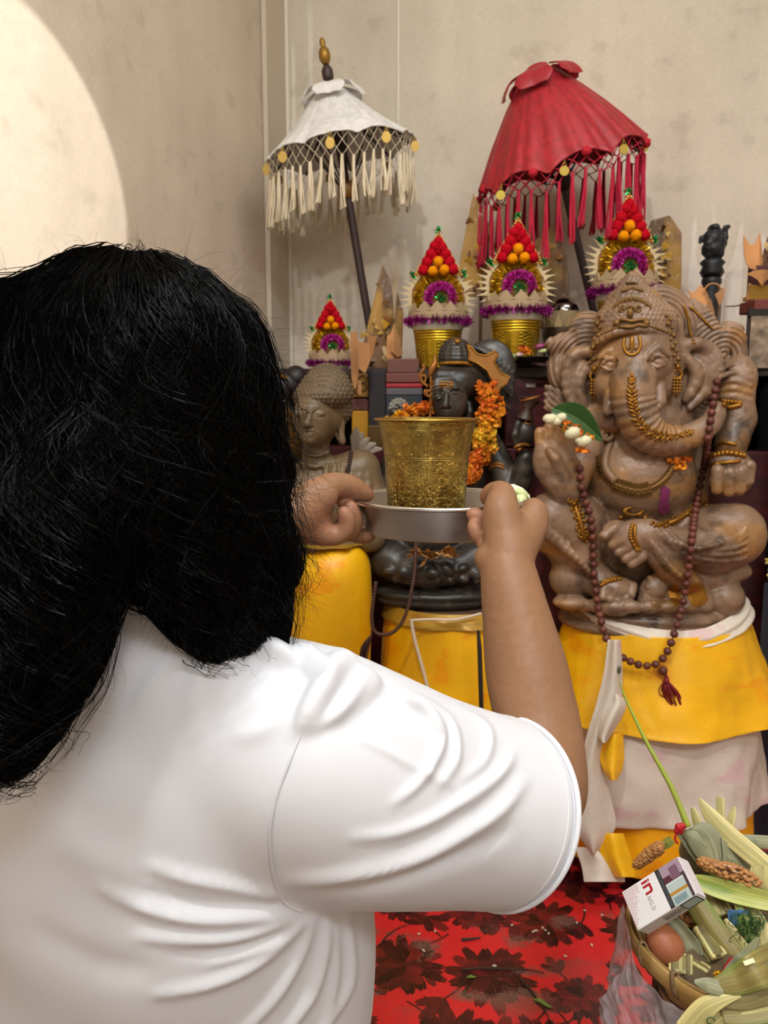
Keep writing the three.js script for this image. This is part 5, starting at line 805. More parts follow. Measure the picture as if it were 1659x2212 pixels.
  const bs = thing('bead_loop', 'thin loop of small dark beads hanging over the yellow skirt below the dark statue', 'beads', P(850, 1400, 1.83)), bm = mat(0x4a2a20, .5);
  curve([[899, 1165], [897, 1200], [895, 1240], [888, 1280], [882, 1310], [868, 1345], [848, 1366], [825, 1371], [808, 1362], [803, 1335], [806, 1300], [812, 1260]], 74).forEach((p, i) => part(bs, 'bead', at(sphere(.0047, 9, 7), P(p[0], p[1], 1.83 + (p[1] < 1260 ? (1260 - p[1]) * .0006 : 0))), bm));
  { const L = []; for (let i = 0; i < 26; i++) { const a = rnd() * TAU, q = sqrt(rnd()) * .011; L.push(sweep(curve([P(804, 1370, 1.83), add3(P(788, 1400, 1.83), [cos(a) * q, 0, sin(a) * q]), add3(P(782, 1450, 1.83), [cos(a) * q, 0, sin(a) * q])], 6), .0014, 4)); } part(bs, 'tassel', merge(L), mat(0x3a1a12, .7), 'dark brown tassel'); }
}
// ---------- pedestals and their wrapping cloths ----------
const yAt = (py, d) => P(900, py, d)[1];
{
  // under the elephant-headed statue
  const c = P(1412, 1500, 1.96), cx = c[0], cz = c[2], top = yAt(1366, 1.9), core = mat(0x5a4330, .7);
  const t = thing('wrapped_pedestal', 'pedestal of the elephant-headed statue, skirted in yellow over white cloth', 'pedestal', [cx, TABLE_Y, cz]);
  part(t, 'core', box(.30, top - TABLE_Y - .003, .22, .02).translate(cx, (top + TABLE_Y) / 2, cz), core);
  const S = [cx, 0, cz], F = 1.74;
  const band = (y0, y1, r0, r1, lift, amp, seed, m, name, label, o = {}) => part(t, name, wrap(S, y0, y1, r0, r1, o.folds ?? 3, amp, seed, { squash: .8, lift, t: .002, ...o }), m, label);
  band(yAt(1905, F), yAt(1700, F), .262, .25, 0, .03, 3, YELLOW2, 'under_skirt', 'deep yellow under-skirt', { hem: .02 });
  band(yAt(1800, F - .02), yAt(1540, F), .29, .246, .004, .05, 7, CREAM, 'white_skirt', 'stained white skirt', { hem: .03 });
  band(yAt(1607, F - .03), yAt(1384, F + .02), .292, .214, .006, .04, 11, YELLOW, 'yellow_skirt', 'yellow satin skirt', { hem: .02, pow: .8 });
  part(t, 'waist_sash', sheet(120, 12, (u, v) => { const a = lerp(-.15 * PI, 1.15 * PI, u), x = cos(a), lo = [[-1, 1362], [-.6, 1385], [-.3, 1404], [0, 1408], [.3, 1404], [.7, 1384], [1, 1358]]; let q = 0; while (q < 5 && lo[q + 1][0] < x) q++; const w = clamp((x - lo[q][0]) / (lo[q + 1][0] - lo[q][0])), yb = yAt(lerp(lo[q][1], lo[q + 1][1], w), 1.76), yt = yb + .036, R = .224 - .024 * v + .006 * sin(v * PI) + .004 * sin(v * 9 + u * 6); return [cx + x * R, lerp(yb, yt, v), cz + sin(a) * R * .8]; }, .002, 1.2, .1), CREAM, 'white waist sash');
  // hanging end of the sash: a long folded strip with a pointed end
  const strip = (pts, z0, m, name, label) => { const L = pts.map(([y, xl, xr]) => [y, xl, xr]); return part(t, name, sheet(10, 40, (u, v) => { const q = curve(L, 40)[floor(v * 40 + .001)], fold = .006 * sin(u * PI * 2.2 + v * 2) , d = z0 + fold - .012 * sin(u * PI) - .035 * v; return P(lerp(q[1], q[2], u), q[0], d); }, .002, .1, .4), m, label); };
  strip([[1382, 1313, 1340], [1410, 1310, 1342], [1460, 1303, 1344], [1520, 1288, 1340], [1580, 1270, 1312], [1650, 1252, 1300], [1720, 1240, 1318], [1780, 1232, 1330], [1815, 1256, 1312], [1845, 1280, 1284]], 1.722, CREAM, 'sash_end', 'long white sash end');
  strip([[1500, 1318, 1340], [1520, 1310, 1352], [1545, 1300, 1345], [1590, 1292, 1318], [1605, 1300, 1308]], 1.705, CREAM, 'sash_fold', 'folded corner of the white sash');
  strip([[1585, 1300, 1345], [1630, 1296, 1348], [1660, 1302, 1344], [1686, 1318, 1332]], 1.712, YELLOW, 'yellow_fold', 'yellow fold under the sash');
  strip([[1800, 1288, 1345], [1850, 1300, 1362], [1895, 1330, 1372]], 1.70, YELLOW, 'lower_yellow_fold', 'yellow fold near the table');
  strip([[1830, 1242, 1300], [1870, 1256, 1340], [1905, 1262, 1350]], 1.71, CREAM, 'lower_white_fold', 'white fold near the table');
  part(t, 'leaf_charm', at(sphere(.006, 10, 8), P(1337, 1447, 1.70), [0, 0, 0], [.8, 1.6, .5]), mat(0x6b6a60, .3, { metalness: .5 }), 'small grey charm on the sash');
}
{
  // under the dark statue: a drum and a stepped pedestal, both in yellow
  const dc = P(1046, 1800, 1.93), dt = TABLE_Y + .26, R = .212;
  const d = thing('yellow_drum', 'round low drum wrapped in orange-yellow cloth standing on the red cloth', 'drum', [dc[0], TABLE_Y + .004, dc[2]]);
  part(d, 'drum_wall', wrap([dc[0], 0, dc[2]], TABLE_Y + .022, dt, R - .004, R, 3, .004, 2, { squash: 1, n: 120, m: 16 }), mat(0xffffff, .5, { map: satinTex([.86, .54, .05], 21, .25) }));
  part(d, 'foot_ring', at(new THREE.TorusGeometry(R - .006, .012, 10, 96), [dc[0], TABLE_Y + .016, dc[2]], [PI / 2, 0, 0]), mat(0x5a3f28, .6), 'worn brown rim');
  part(d, 'drum_head', at(new THREE.CylinderGeometry(R - .003, R - .003, .01, 64), [dc[0], dt - .004, dc[2]]), mat(0xd89a18, .55));
  const c = P(975, 1400, 2.06), top = yAt(1310, 2.0);
  const t = thing('wrapped_pedestal', 'pedestal of the dark statue, skirted in yellow satin below a gold band', 'pedestal', [c[0], dt + .002, c[2]]);
  part(t, 'core', at(new THREE.CylinderGeometry(.13, .13, top - dt - .004, 32), [c[0], (top + dt) / 2, c[2]]), mat(0x5a4330, .7));
  part(t, 'yellow_skirt', wrap([c[0], 0, c[2]], dt + .012, yAt(1350, 1.88), .198, .176, 3, .02, 17, { squash: .92 }), YELLOW, 'yellow satin skirt');
  part(t, 'gold_band', wrap([c[0], 0, c[2]], yAt(1372, 1.86), top + .004, .186, .168, 4, .008, 23, { squash: .92, m: 10 }), GOLDBAND, 'dull gold band');
  part(t, 'white_piping', sweep(curve([[888, 1338], [890, 1352], [898, 1390], [912, 1440], [925, 1490], [940, 1550]].map(([x, y]) => P(x, y, 1.868 - (y - 1338) * .0001)), 20), .0042, 8), mat(0xd8c6b0, .7), 'pale piping along the overlap');
  part(t, 'upper_piping', sweep(curve([[886, 1340], [930, 1338], [985, 1338], [1040, 1325]].map(([x, y]) => P(x, y, 1.876)), 14), .003, 8), mat(0xd8c6b0, .7), 'pale piping along the top');
  single('incense_stick', sweep([P(1033, 1362, 1.80), P(1036, 1400, 1.80), P(1043, 1640, 1.83), P(1046, 1790, 1.86)], [.0035, .0055, .0055, .005], 8), mat(0x2a2522, .8), 'dark charred incense stick leaning on the yellow skirt beside the forearm', 'incense');
}
{
  // under the meditating statue
  const c = P(712, 1300, 1.98), top = yAt(1200, 1.98), R = .098;
  const t = thing('wrapped_pedestal', 'pedestal of the tan meditating statue, wrapped in a puffed yellow cloth', 'pedestal', [c[0], TABLE_Y + .004, c[2]]);
  part(t, 'core', at(new THREE.CylinderGeometry(.06, .06, top - TABLE_Y - .06, 24), [c[0], (top + TABLE_Y) / 2 - .02, c[2]]), mat(0x5a4330, .7));
  part(t, 'yellow_wrap', sheet(90, 50, (u, v) => { const a = u * TAU, q = [[.03, 1], [.075, .985], [.098, .94], [.104, .86], [.104, .75], [.1, .6], [.1, .4], [.106, .2], [.108, 0]], w = curve(q, 50)[floor(v * 50 + .001)], k = 1 + .05 * (fbm(cos(a) * 2, sin(a) * 2, v * 3, 3) - .5); return [c[0] + cos(a) * w[0] * k, lerp(TABLE_Y + .01, top + .03, w[1]) + .01 * cos(a) * w[1], c[2] + sin(a) * w[0] * k]; }, .002, .7, .8), YELLOW, 'puffed yellow satin');
  part(t, 'gold_top', wrap([c[0], 0, c[2]], yAt(1184, 1.9), top + .038, .09, .05, 4, .012, 31, { m: 12 }), GOLDBAND, 'gold trimmed top edge');
  const w = thing('white_cloth_stack', 'folded white and pale gold cloths left of the yellow wrapped pedestal', 'cloth', P(596, 1420, 2.05));
  part(w, 'white_cloth', wrap(P(585, 1300, 2.06).map((v, i) => i === 1 ? 0 : v), TABLE_Y + .01, yAt(1330, 2.0), .075, .07, 3, .02, 41, { m: 20, n: 60 }), CREAM, 'white cloth');
  part(w, 'brocade', wrap(P(585, 1300, 2.06).map((v, i) => i === 1 ? 0 : v), yAt(1330, 2.0), yAt(1255, 2.0), .072, .055, 4, .012, 43, { m: 12, n: 60 }), mat(0xffffff, .4, { map: satinTex([.78, .70, .38], 45, .5), metalness: .2 }), 'pale gold brocade');
}
// ---------- raised shelf behind the statues ----------
const local = (name, label, cat, p, q, group) => { const o = thing(name, label, cat, p, group); base.set(o, [0, 0, 0]); if (q) o.quaternion.copy(q); return o; };
const qUp = d => new THREE.Quaternion().setFromUnitVectors(V(0, 1, 0), V(...nrm3(d)));
const woodTex = (r, g, b, s) => pixels(256, 256, (u, v) => { const n = fbm(u * 3 + s, v * 40, s, 4), k = .8 + (n - .5) * .7; return [r * k, g * k, b * k]; });
const DARKWOOD = mat(0xffffff, .5, { map: woodTex(.23, .12, .09, 2) }), MAROON = mat(0xffffff, .5, { map: woodTex(.38, .10, .13, 5) }), SHELF_Y = 1.635;
{
  const rot = new THREE.Quaternion().setFromEuler(new THREE.Euler(0, -TURN, 0));
  const s = local('raised_shelf', 'dark wooden altar shelf against the back wall, carrying the offering bowls', 'shelf', Wl(.83, TABLE_Y + .004, .28), rot), h = SHELF_Y - TABLE_Y - .004, w = 1.42, d = .5, sh = P(900, 965, 2.2)[1] - TABLE_Y - .006;
  part(s, 'front_step', at(box(w - .05, sh, .085), [0, sh / 2, d / 2 + .045]), MAROON, 'maroon front step');
  part(s, 'top_board', at(box(w, .03, d + .06, .004), [0, h - .015, .03]), DARKWOOD);
  part(s, 'back_panel', at(box(w - .04, h - .03, .02), [0, (h - .03) / 2, -d / 2 + .02]), DARKWOOD);
  for (const x of [-w / 2 + .02, -.28, .18, w / 2 - .02]) part(s, 'upright', at(box(.035, h - .03, d - .03), [x, (h - .03) / 2, 0]), DARKWOOD);
  for (const y of [.02, .38, .76]) part(s, 'shelf_board', at(box(w - .06, .022, d - .05), [0, y, -.005]), DARKWOOD);
  // boxes and pictures that lean on it
  const front = (px, py, d) => P(px, py, d);
  const flat = (name, label, cat, x0, y0, x1, y1, d, t, build) => { const a = P((x0 + x1) / 2, y1, d), s1 = pxm(d) * .985, w1 = (x1 - x0) * s1, h1 = P(0, y0, d)[1] - P(0, y1, d)[1], o = local(name, label, cat, a); build(o, w1, h1); return o; };
  flat('maroon_case', 'upright maroon lacquered case standing between the dark statue and the elephant-headed statue', 'case', 1090, 785, 1196, 965, 2.17, .1, (o, w, h) => {
    part(o, 'case_body', at(box(w, h, .04, .006), [0, h / 2, -.02]), MAROON); part(o, 'gilt_edge', at(box(.008, h * .98, .004), [w / 2 - .006, h / 2, .001]), GOLD); part(o, 'label_plate', at(box(.026, .01, .003), [.0, h - .058, .001]), mat(0xb8aba0, .5), 'small pale label plate');
  });
  flat('framed_picture', 'framed picture of a white emblem on slate blue behind the brass pot', 'picture', 833, 806, 912, 965, 2.23, .02, (o, w, h) => {
    part(o, 'frame_top', at(box(w, .026, .02), [0, h - .013, 0]), mat(0x6f3a30, .5)); part(o, 'red_strip', at(box(w, .012, .022), [0, h - .034, .001]), mat(0xa11722, .4)); part(o, 'grey_strip', at(box(w, .02, .018), [0, h - .05, .001]), mat(0x5a5458, .5));
    part(o, 'backing', at(box(w, h - .06, .014), [0, (h - .06) / 2, 0]), mat(0x252c33, .5)); const c = [-w / 2 + .035, h - .095, .008];
    const L = [at(new THREE.CylinderGeometry(.021, .021, .003, 28), c, [PI / 2, 0, 0])]; for (let i = 0; i < 14; i++) { const a = i / 14 * TAU; L.push(at(sphere(.0062, 8, 6), [c[0] + cos(a) * .023, c[1] + sin(a) * .023, c[2]], [0, 0, 0], [1, 1, .4])); }
    part(o, 'medallion', merge(L), mat(0x8e8a7c, .6), 'grey-white scalloped medallion'); const k = z => [c[0], c[1], c[2] + z];
    part(o, 'emblem', merge([sweep(curve([[-.009, .007, 0], [-.003, .011, 0], [.002, .006, 0], [-.003, .001, 0], [.004, -.004, 0], [-.001, -.011, 0], [-.010, -.008, 0]].map(p => add3(p, k(.003))), 18), .0018, 6), sweep(curve([[0, .001, 0], [.007, .004, 0], [.011, -.001, 0], [.008, -.008, 0]].map(p => add3(p, k(.003))), 10), .0016, 6), at(sphere(.0022), add3(k(.003), [.009, .012, 0]))]), mat(0x2d2f2d, .6));
  });
  flat('narrow_post', 'dark square post standing left of the slate blue picture', 'post', 797, 800, 834, 965, 2.25, .05, (o, w, h) => { part(o, 'post_body', at(box(w, h, .04), [0, h / 2, 0]), mat(0x1d1418, .6)); part(o, 'brass_foot', at(box(w * 1.1, .06, .045), [0, .03, 0]), mat(0x5c4014, .5, { metalness: .4 })); });
  flat('golden_plaque', 'small golden plaque propped beside the head of the tan statue', 'plaque', 760, 805, 797, 965, 2.26, .02, (o, w, h) => { part(o, 'upper_panel', at(box(w, h * .32, .012), [0, h * .83, 0]), mat(0x9d7432, .5, { metalness: .3 })); part(o, 'middle_board', at(box(w, h * .16, .014), [0, h * .57, 0]), mat(0x5a2a20, .5)); part(o, 'lower_panel', at(box(w, h * .48, .012), [0, h * .25, 0]), mat(0xb98316, .5, { metalness: .3 })); part(o, 'relief', merge([0, 1, 2, 3].map(i => at(new THREE.TorusGeometry(.008 + i % 2 * .003, .0025, 6, 14), [(i % 2 - .5) * .014, h * (.76 + .05 * i), .008]))), mat(0x6f4a1e, .5)); });
  flat('reddish_board', 'reddish wooden board on edge above the slate blue picture', 'board', 836, 775, 905, 806, 2.24, .03, (o, w, h) => part(o, 'board', at(box(w, h, .03), [0, h / 2, 0]), mat(0x6a3d33, .5)));
  // carved gilt figure half hidden behind the hair
  { const c = P(608, 890, 2.2), o = local('gilt_carving', 'dark and gold carved ornament half hidden behind the hair', 'carving', P(600, 1020, 2.2)), g = mat(0x8a5c16, .45, { metalness: .6 }), y = h => h;
    part(o, 'gilt_body', at(lathe([[0, 0], [.07, .0], [.075, .06], [.06, .1], [.045, .13], [.05, .16], [.02, .19], [0, .2]], 28), [0, 0, 0]), g); part(o, 'dark_cap', at(sphere(.052, 20, 14), [.02, .235, -.02], [0, 0, 0], [1.2, .9, 1]), mat(0x1e1213, .5)); part(o, 'dark_lobe', at(sphere(.034, 18, 12), [.052, .255, -.01]), mat(0x1b1011, .5)); part(o, 'gilt_horn', sweep(curve([[-.02, .26, .03], [.01, .262, .035], [.035, .252, .035]], 8), [.008, .008, .008, .007, .007, .006, .005, .004, .003], 8), g); part(o, 'bright_boss', at(sphere(.011, 12, 10), [.022, .19, .055]), mat(0xe0cf87, .25, { metalness: .8 }));
    for (let i = 0; i < 7; i++) part(o, 'net_ring', at(new THREE.TorusGeometry(.07 - i * .004, .0028, 6, 40), [0, .02 + i * .016, 0], [PI / 2, 0, 0]), g); }
  { const c = P(796, 960, 2.14), o = thing('pale_cloth_fold', 'fan of stiff pale cloth behind the shoulder of the tan statue', 'cloth', c); for (let i = 0; i < 5; i++) { const e = P(770 + i * 14, 922 + i * 12, 2.13); part(o, 'pleat', sweep([P(764, 975, 2.16), lerp3(P(764, 975, 2.16), e, .6), e], [.006, .014, .003], 8, { flat: .25, up: [0, 0, 1] }), mat(0xb9a793, .7)); } }
}
// ---------- brocade and picture at the right edge ----------
{
  const o = thing('brocade_covered_box', 'box at the right edge draped in black brocade with raised gold flowers', 'box', P(1690, 1240, 2.02)), bl = mat(0x0d0e12, .6), gold = mat(0xc9bb62, .4, { metalness: .45 }), rnd = rng(31);
  const c = P(1690, 1240, 2.02), top = yAt(795, 2.0), w = .16;
  part(o, 'inner_box', box(w * .9, top - c[1] - .004, .16).translate(c[0] + .02, (top + c[1]) / 2, c[2]), mat(0x14161c, .6));
  part(o, 'lower_drape', sheet(24, 16, (u, v) => [c[0] - .09 + u * .2, lerp(TABLE_Y + .02, c[1], v), c[2] + .085 + .01 * sin(u * 14 + v)], .002), mat(0x141a26, .55), 'dark blue lower drape');
  part(o, 'brocade', sheet(30, 40, (u, v) => [c[0] - .082 + u * .2, lerp(c[1] - .01, top + .004, v), c[2] + .09 + .006 * sin(u * 13 + v * 3)], .002), bl);
  for (let i = 0; i < 46; i++) { const x = rnd(), y = rnd(), p = [c[0] - .078 + x * .18, lerp(c[1], top, y), c[2] + .0935 + .006 * sin((x * .9 + .02) * 13 + y * 3)], r = .011 + rnd() * .009, L = [at(sphere(r * .3, 8, 6), p, [0, 0, 0], [1, 1, .5])]; const n = 6 + floor(rnd() * 3); for (let k = 0; k < n; k++) { const a = k / n * TAU + rnd() * .3; L.push(at(sphere(1, 8, 6), [p[0] + cos(a) * r * .62, p[1] + sin(a) * r * .62, p[2]], [0, 0, a], [r * .36, r * .22, .0016])); } part(o, 'gold_flower', merge(L), gold); }
  const f = thing('relief_picture', 'small picture of a pale blurred relief above the gold-flowered brocade', 'picture', P(1680, 795, 2.05)), pc = P(1690, 740, 2.04);
  const tex = pixels(128, 128, (u, v) => { const n = fbm(u * 6, v * 6, 3, 3), m = fbm(u * 14, v * 14, 8, 2), k = .32 + n * .75 + (m - .5) * .3; return [.62 * k + .1, .54 * k + .08, .46 * k + .06]; });
  part(f, 'print', box(.18, .128, .006).translate(pc[0] + .005, pc[1], pc[2] + .006), mat(0xffffff, .4, { map: tex })); part(f, 'frame_top', box(.19, .02, .014).translate(pc[0] + .005, pc[1] + .072, pc[2]), mat(0x14110f, .4)); part(f, 'backing', box(.19, .14, .008).translate(pc[0] + .005, pc[1], pc[2] - .003), mat(0x2b211c, .5));
  // red-brown ledge with palm-leaf houses
  const lg = thing('red_ledge', 'narrow red-brown ledge above the small relief picture at the right edge', 'ledge', P(1680, 675, 2.08)), lc = P(1690, 664, 2.08); part(lg, 'board', box(.2, .03, .09, .003).translate(lc[0] + .01, lc[1], lc[2]), mat(0x6a2e28, .6)); part(lg, 'bracket', box(.02, .17, .04).translate(lc[0] + .06, lc[1] - .1, lc[2] - .04), mat(0x4a2018, .6));
}
const LEATHER = mat(0xffffff, .7, { map: pixels(128, 128, (u, v) => { const n = fbm(u * 8, v * 8, 3, 4), k = .7 + n * .6; return [.70 * k, .49 * k, .30 * k]; }) });
// stiff dried palm-leaf ornament: pointed blades folded round a stem
function leafHouse(x, y, d, s, label, blades, extra) {
  const S = pxm(d) * s, o = local('palm_leaf_ornament', label, 'ornament', P(x, y, d));
  blades.forEach(([pts, z, rx, ry]) => part(o, 'leaf_blade', at(plate(pts.map(p => [p[0] * S, -p[1] * S]), .0016, .0005), [0, 0, z * S], [rx ?? 0, ry ?? 0, 0]), LEATHER));
  extra?.(o, S); return o;
}
leafHouse(1632, 650, 2.1, 1, 'dried palm-leaf ornament with two pointed horns on the red-brown ledge', [[[[-38, -130], [-32, -124], [-24, -112], [-10, -114], [0, -138], [4, -112], [8, -78], [0, -62], [-22, -64], [-30, -74], [-36, -96]], 14, -.1, .2], [[[-36, -50], [-20, -58], [0, -60], [24, -56], [40, -40], [22, -48], [8, -40], [0, -28], [-10, -40], [-24, -48]], 18, .2, 0], [[[-20, -34], [20, -34], [24, 0], [-22, 0]], 8, 0, 0]], (o, S) => { part(o, 'stem', at(box(44 * S, 70 * S, 20 * S, .002), [6 * S, -(-36) * S, 0]), mat(0x4a1f22, .6)); part(o, 'gilt_panel', at(box(40 * S, 30 * S, 4 * S, .001), [0, 16 * S, 12 * S]), mat(0x8a661c, .5, { metalness: .3 })); part(o, 'foot', at(box(52 * S, 8 * S, 26 * S, .001), [4 * S, 4 * S, 0]), LEATHER); });
leafHouse(1518, 760, 2.14, 1, 'dried palm-leaf ornament behind the stone headdress, below the black carved post', [[[[-38, -128], [-26, -122], [-10, -140], [4, -126], [12, -100], [-6, -104], [-24, -96]], 14, -.15, .1], [[[-22, -100], [8, -108], [18, -80], [18, 0], [-18, 0]], 6, 0, 0], [[[12, -116], [30, -130], [28, -104], [22, -92]], 16, 0, -.3]], (o, S) => { part(o, 'frame_post', at(box(6 * S, 130 * S, 8 * S, .001), [28 * S, 65 * S, 4 * S]), mat(0x6a5a4c, .4)); part(o, 'frame_post', at(box(6 * S, 100 * S, 8 * S, .001), [-22 * S, 50 * S, 0]), LEATHER); part(o, 'hoop', at(new THREE.TorusGeometry(18 * S, 2 * S, 6, 20, PI), [12 * S, 122 * S, 6 * S]), LEATHER); });
leafHouse(716, 832, 2.2, 1, 'dried curled palm leaves hanging at the right of the smallest offering bowl', [[[[44, -110], [58, -112], [62, -70], [60, -20], [54, 10], [46, -10], [44, -60]], 24, 0, .3], [[[60, -90], [84, -84], [88, -50], [76, -24], [62, -34]], 16, 0, -.3], [[[84, -100], [104, -96], [96, -60], [86, -40]], 10, .2, .4]], (o, S) => { part(o, 'stem', at(box(8 * S, 30 * S, 8 * S, .001), [60 * S, -5 * S, 0]), LEATHER); });
leafHouse(850, 795, 2.3, 1, 'small dried palm-leaf house left of the second offering bowl', [[[[-14, -66], [-6, -70], [2, -92], [8, -70], [16, -60], [12, 0], [-14, 0]], 8, 0, .1], [[[-4, -56], [12, -52], [20, -30], [10, -22], [-6, -34]], 14, .1, -.3]], (o, S) => { part(o, 'box_frame', at(box(26 * S, 44 * S, 10 * S, .001), [0, 22 * S, 0]), mat(0x5a3a22, .6)); });
// black carved post
{
  const d = 2.42, S = pxm(d), o = local('carved_black_post', 'small black carved figure on a round black post against the wall', 'carving', P(1527, 790, d)), b = mat(0x14171a, .5);
  part(o, 'post', lathe([[0, 0], [20, 0], [21, 90], [18, 100], [17, 165], [20, 170], [20, 178], [17, 182]].map(p => [p[0] * S, p[1] * S]), 20), b); part(o, 'gilt_collar', at(new THREE.TorusGeometry(18.5 * S, 1.6 * S, 6, 24), [0, 176 * S, 0], [PI / 2, 0, 0]), mat(0x57451f, .5, { metalness: .4 }));
  part(o, 'collar', lathe([[0, 182], [19, 182], [25, 192], [20, 204], [26, 212], [18, 220], [0, 224]].map(p => [p[0] * S, p[1] * S]), 10), b);
  const f = new Sdf(); f.k = .006; const B = (x, y, z, r) => f.ball([x * S, y * S, z * S], r * S); const rnd = rng(8);
  B(0, 238, 0, 22); B(-2, 260, 2, 20); B(-2, 278, 0, 12); B(-12, 250, 8, 11); B(10, 252, 8, 12); for (let i = 0; i < 26; i++) { const a = rnd() * TAU, y = 222 + rnd() * 60, r = 22 - abs(y - 250) * .3; B(cos(a) * r, y, sin(a) * r, 4 + rnd() * 3); }
  f.chain([[18, 235, 0], [24, 262, 2], [22, 282, 2], [28, 284, 2]].map(p => p.map(v => v * S)), 4.5 * S); f.chain([[-16, 262, 0], [-26, 262, 0], [-28, 254, 0]].map(p => p.map(v => v * S)), 4 * S); part(o, 'figure', f.mesh(.0032), b, 'knobbly black carved figure');
}
single('black_wire', sweep(curve([P(1568, 662, 2.3), P(1590, 661, 2.25), P(1614, 655, 2.12)], 6), .0018, 6), mat(0x15130f, .6), 'thin black wire running to the red-brown ledge', 'wire');
// ---------- wrapped triangular palm decorations in clear plastic ----------
const FILM = mat(0xffffff, .06, { transmission: 1, thickness: 0, ior: 1.35 });
function wrapped(x, y, d, pts, label, seed, tilt) {
  const S = pxm(d), o = local('wrapped_palm_decoration', label, 'decoration', P(x, y, d)), rnd = rng(seed), s = p => [p[0] * S, -p[1] * S];
  part(o, 'leaf_panel', at(plate(pts.map(s), .006, .001), [0, 0, 0]), mat(0xffffff, .6, { map: pixels(128, 128, (u, v) => { const n = fbm(u * 10 + seed, v * 4, seed, 4), m = smooth(.5, .62, fbm(u * 5, v * 8, seed + 3, 3)), k = .55 + n * .7; return [(.50 + m * .2) * k, (.36 + m * .16) * k, (.23 - m * .04) * k]; }) }));
  const bb = [min(...pts.map(p => p[0])), max(...pts.map(p => p[0])), min(...pts.map(p => p[1])), max(...pts.map(p => p[1]))], inside = (px, py) => { let c = false; for (let i = 0, j = pts.length - 1; i < pts.length; j = i++) if (pts[i][1] > py !== pts[j][1] > py && px < (pts[j][0] - pts[i][0]) * (py - pts[i][1]) / (pts[j][1] - pts[i][1]) + pts[i][0]) c = !c; return c; };
  const cols = [0xb98a1e, 0x8a5a24, 0xc7a04a, 0x6a3d1c, 0xd0b27a];
  for (let i = 0, m = 0; i < 200 && m < 24; i++) { const px = lerp(bb[0], bb[1], rnd()), py = lerp(bb[2], bb[3], rnd()); if (!inside(px - 6, py) || !inside(px + 6, py)) continue; m++; const g = petalGeo(.018 + rnd() * .016, .010 + rnd() * .01, .8); part(o, 'folded_leaf', at(g, [px * S, -py * S, .005], [.3, rnd() - .5, rnd() * 6]), mat(cols[floor(rnd() * 5)], .55)); }
  const c = [(bb[0] + bb[1]) / 2, (bb[2] + bb[3]) / 2];                // crumpled film, front side, pinched at the rim
  const n = pts.length, N = 60, rim = i => { const u = i / N * n, k = floor(u) % n, t = u - floor(u); return lerp3([...pts[k], 0], [...pts[(k + 1) % n], 0], t); };
  part(o, 'plastic_film', sheet(N, 12, (u, v) => { const r = rim(u * N % N), k = 1.05 * (1 - v), x = lerp(c[0], r[0], k), y = lerp(c[1], r[1], k), b = 22 * sqrt(v) + (fbm(x * .12 + seed, y * .12, seed, 3) - .5) * 38 * smooth(0, .2, v); return [x * S, -y * S, (3 + b) * S]; }, 0), FILM, 'clear crinkled plastic film');
  part(o, 'stick', sweep([[0, -.25, -.012], [0, -bb[2] * S * .5, -.012]], .005, 6), mat(0x5a3a20, .7)); return o;
}
wrapped(1040, 640, 2.42, [[-56, 0], [-44, -80], [-20, -206], [10, -150], [30, -90], [44, -40], [56, 0]], 'tall pointed palm decoration in clear plastic left of the red umbrella fringe', 3);
wrapped(826, 800, 2.38, [[-46, 40], [-44, -40], [0, -216], [32, -160], [44, -120], [40, -20], [34, 40]], 'pointed palm decoration in clear plastic with yellow flowers, beside the white umbrella pole', 7);
wrapped(1425, 680, 2.4, [[-50, 0], [-48, -120], [-26, -190], [10, -200], [36, -166], [40, -90], [42, 0]], 'broad wrapped palm decoration under the right end of the red fringe', 11);
wrapped(1180, 690, 2.44, [[-60, 0], [-56, -110], [-20, -170], [8, -190], [40, -120], [50, 0]], 'wrapped palm decoration in the shade beneath the red umbrella', 15);
wrapped(1668, 590, 2.2, [[-28, 0], [-16, -60], [0, -120], [30, -100], [30, 0]], 'wrapped palm decoration cut off by the right edge of the picture', 19);
single('feathery_grass', merge(Array.from({ length: 12 }, (_, i) => sweep(curve([P(852, 690, 2.36), P(846 + i * 1.4, 620 - i * 2, 2.37), P(822 + i * 4.6, 560 - (i * 7) % 26, 2.38)], 6), [.0016, .0016, .0015, .0013, .001, .0008, .0004], 4))), mat(0xa48e74, .8), 'thin spray of dry grass behind the plastic-wrapped decoration', 'grass').userData.kind = 'stuff';
// ---------- offering bowls ----------
const tinsel = (R, n, len, seed, arc = TAU, flatY = 1) => { const rnd = rng(seed), L = []; for (let i = 0; i < n; i++) { const a = rnd() * arc, b = rnd() * TAU, l = len * (.6 + rnd() * .5), c = [cos(a) * R, 0, sin(a) * R], dr = nrm3([cos(a) * cos(b), sin(b) * flatY, sin(a) * cos(b)]), g = new THREE.PlaneGeometry(l, .0022); g.rotateX(rnd() * 6); frame(g, add3(c, mul3(dr, l * .5)), dr, nrm3(cross3(dr, [.3, .8, .5])), nrm3(cross3(dr, nrm3(cross3(dr, [.3, .8, .5]))))); L.push(g); } return merge(L); };
const PURPLE = mat(0x8f1470, .3, { metalness: .4 }), PINK = mat(0xd03aa6, .25, { metalness: .4 }), DRYLEAF = mat(0xa48c6a, .75), GREEN_T = mat(0x1f9a4a, .25, { metalness: .7 }), YELLOW_T = mat(0xd3a81c, .28, { metalness: .7 }), CREAMLEAF = mat(0xc9b38a, .7), RED_POM = mat(0xb00f1e, 1, { specularIntensity: .1 }), YEL_POM = mat(0xe08a0c, 1, { specularIntensity: .1 });
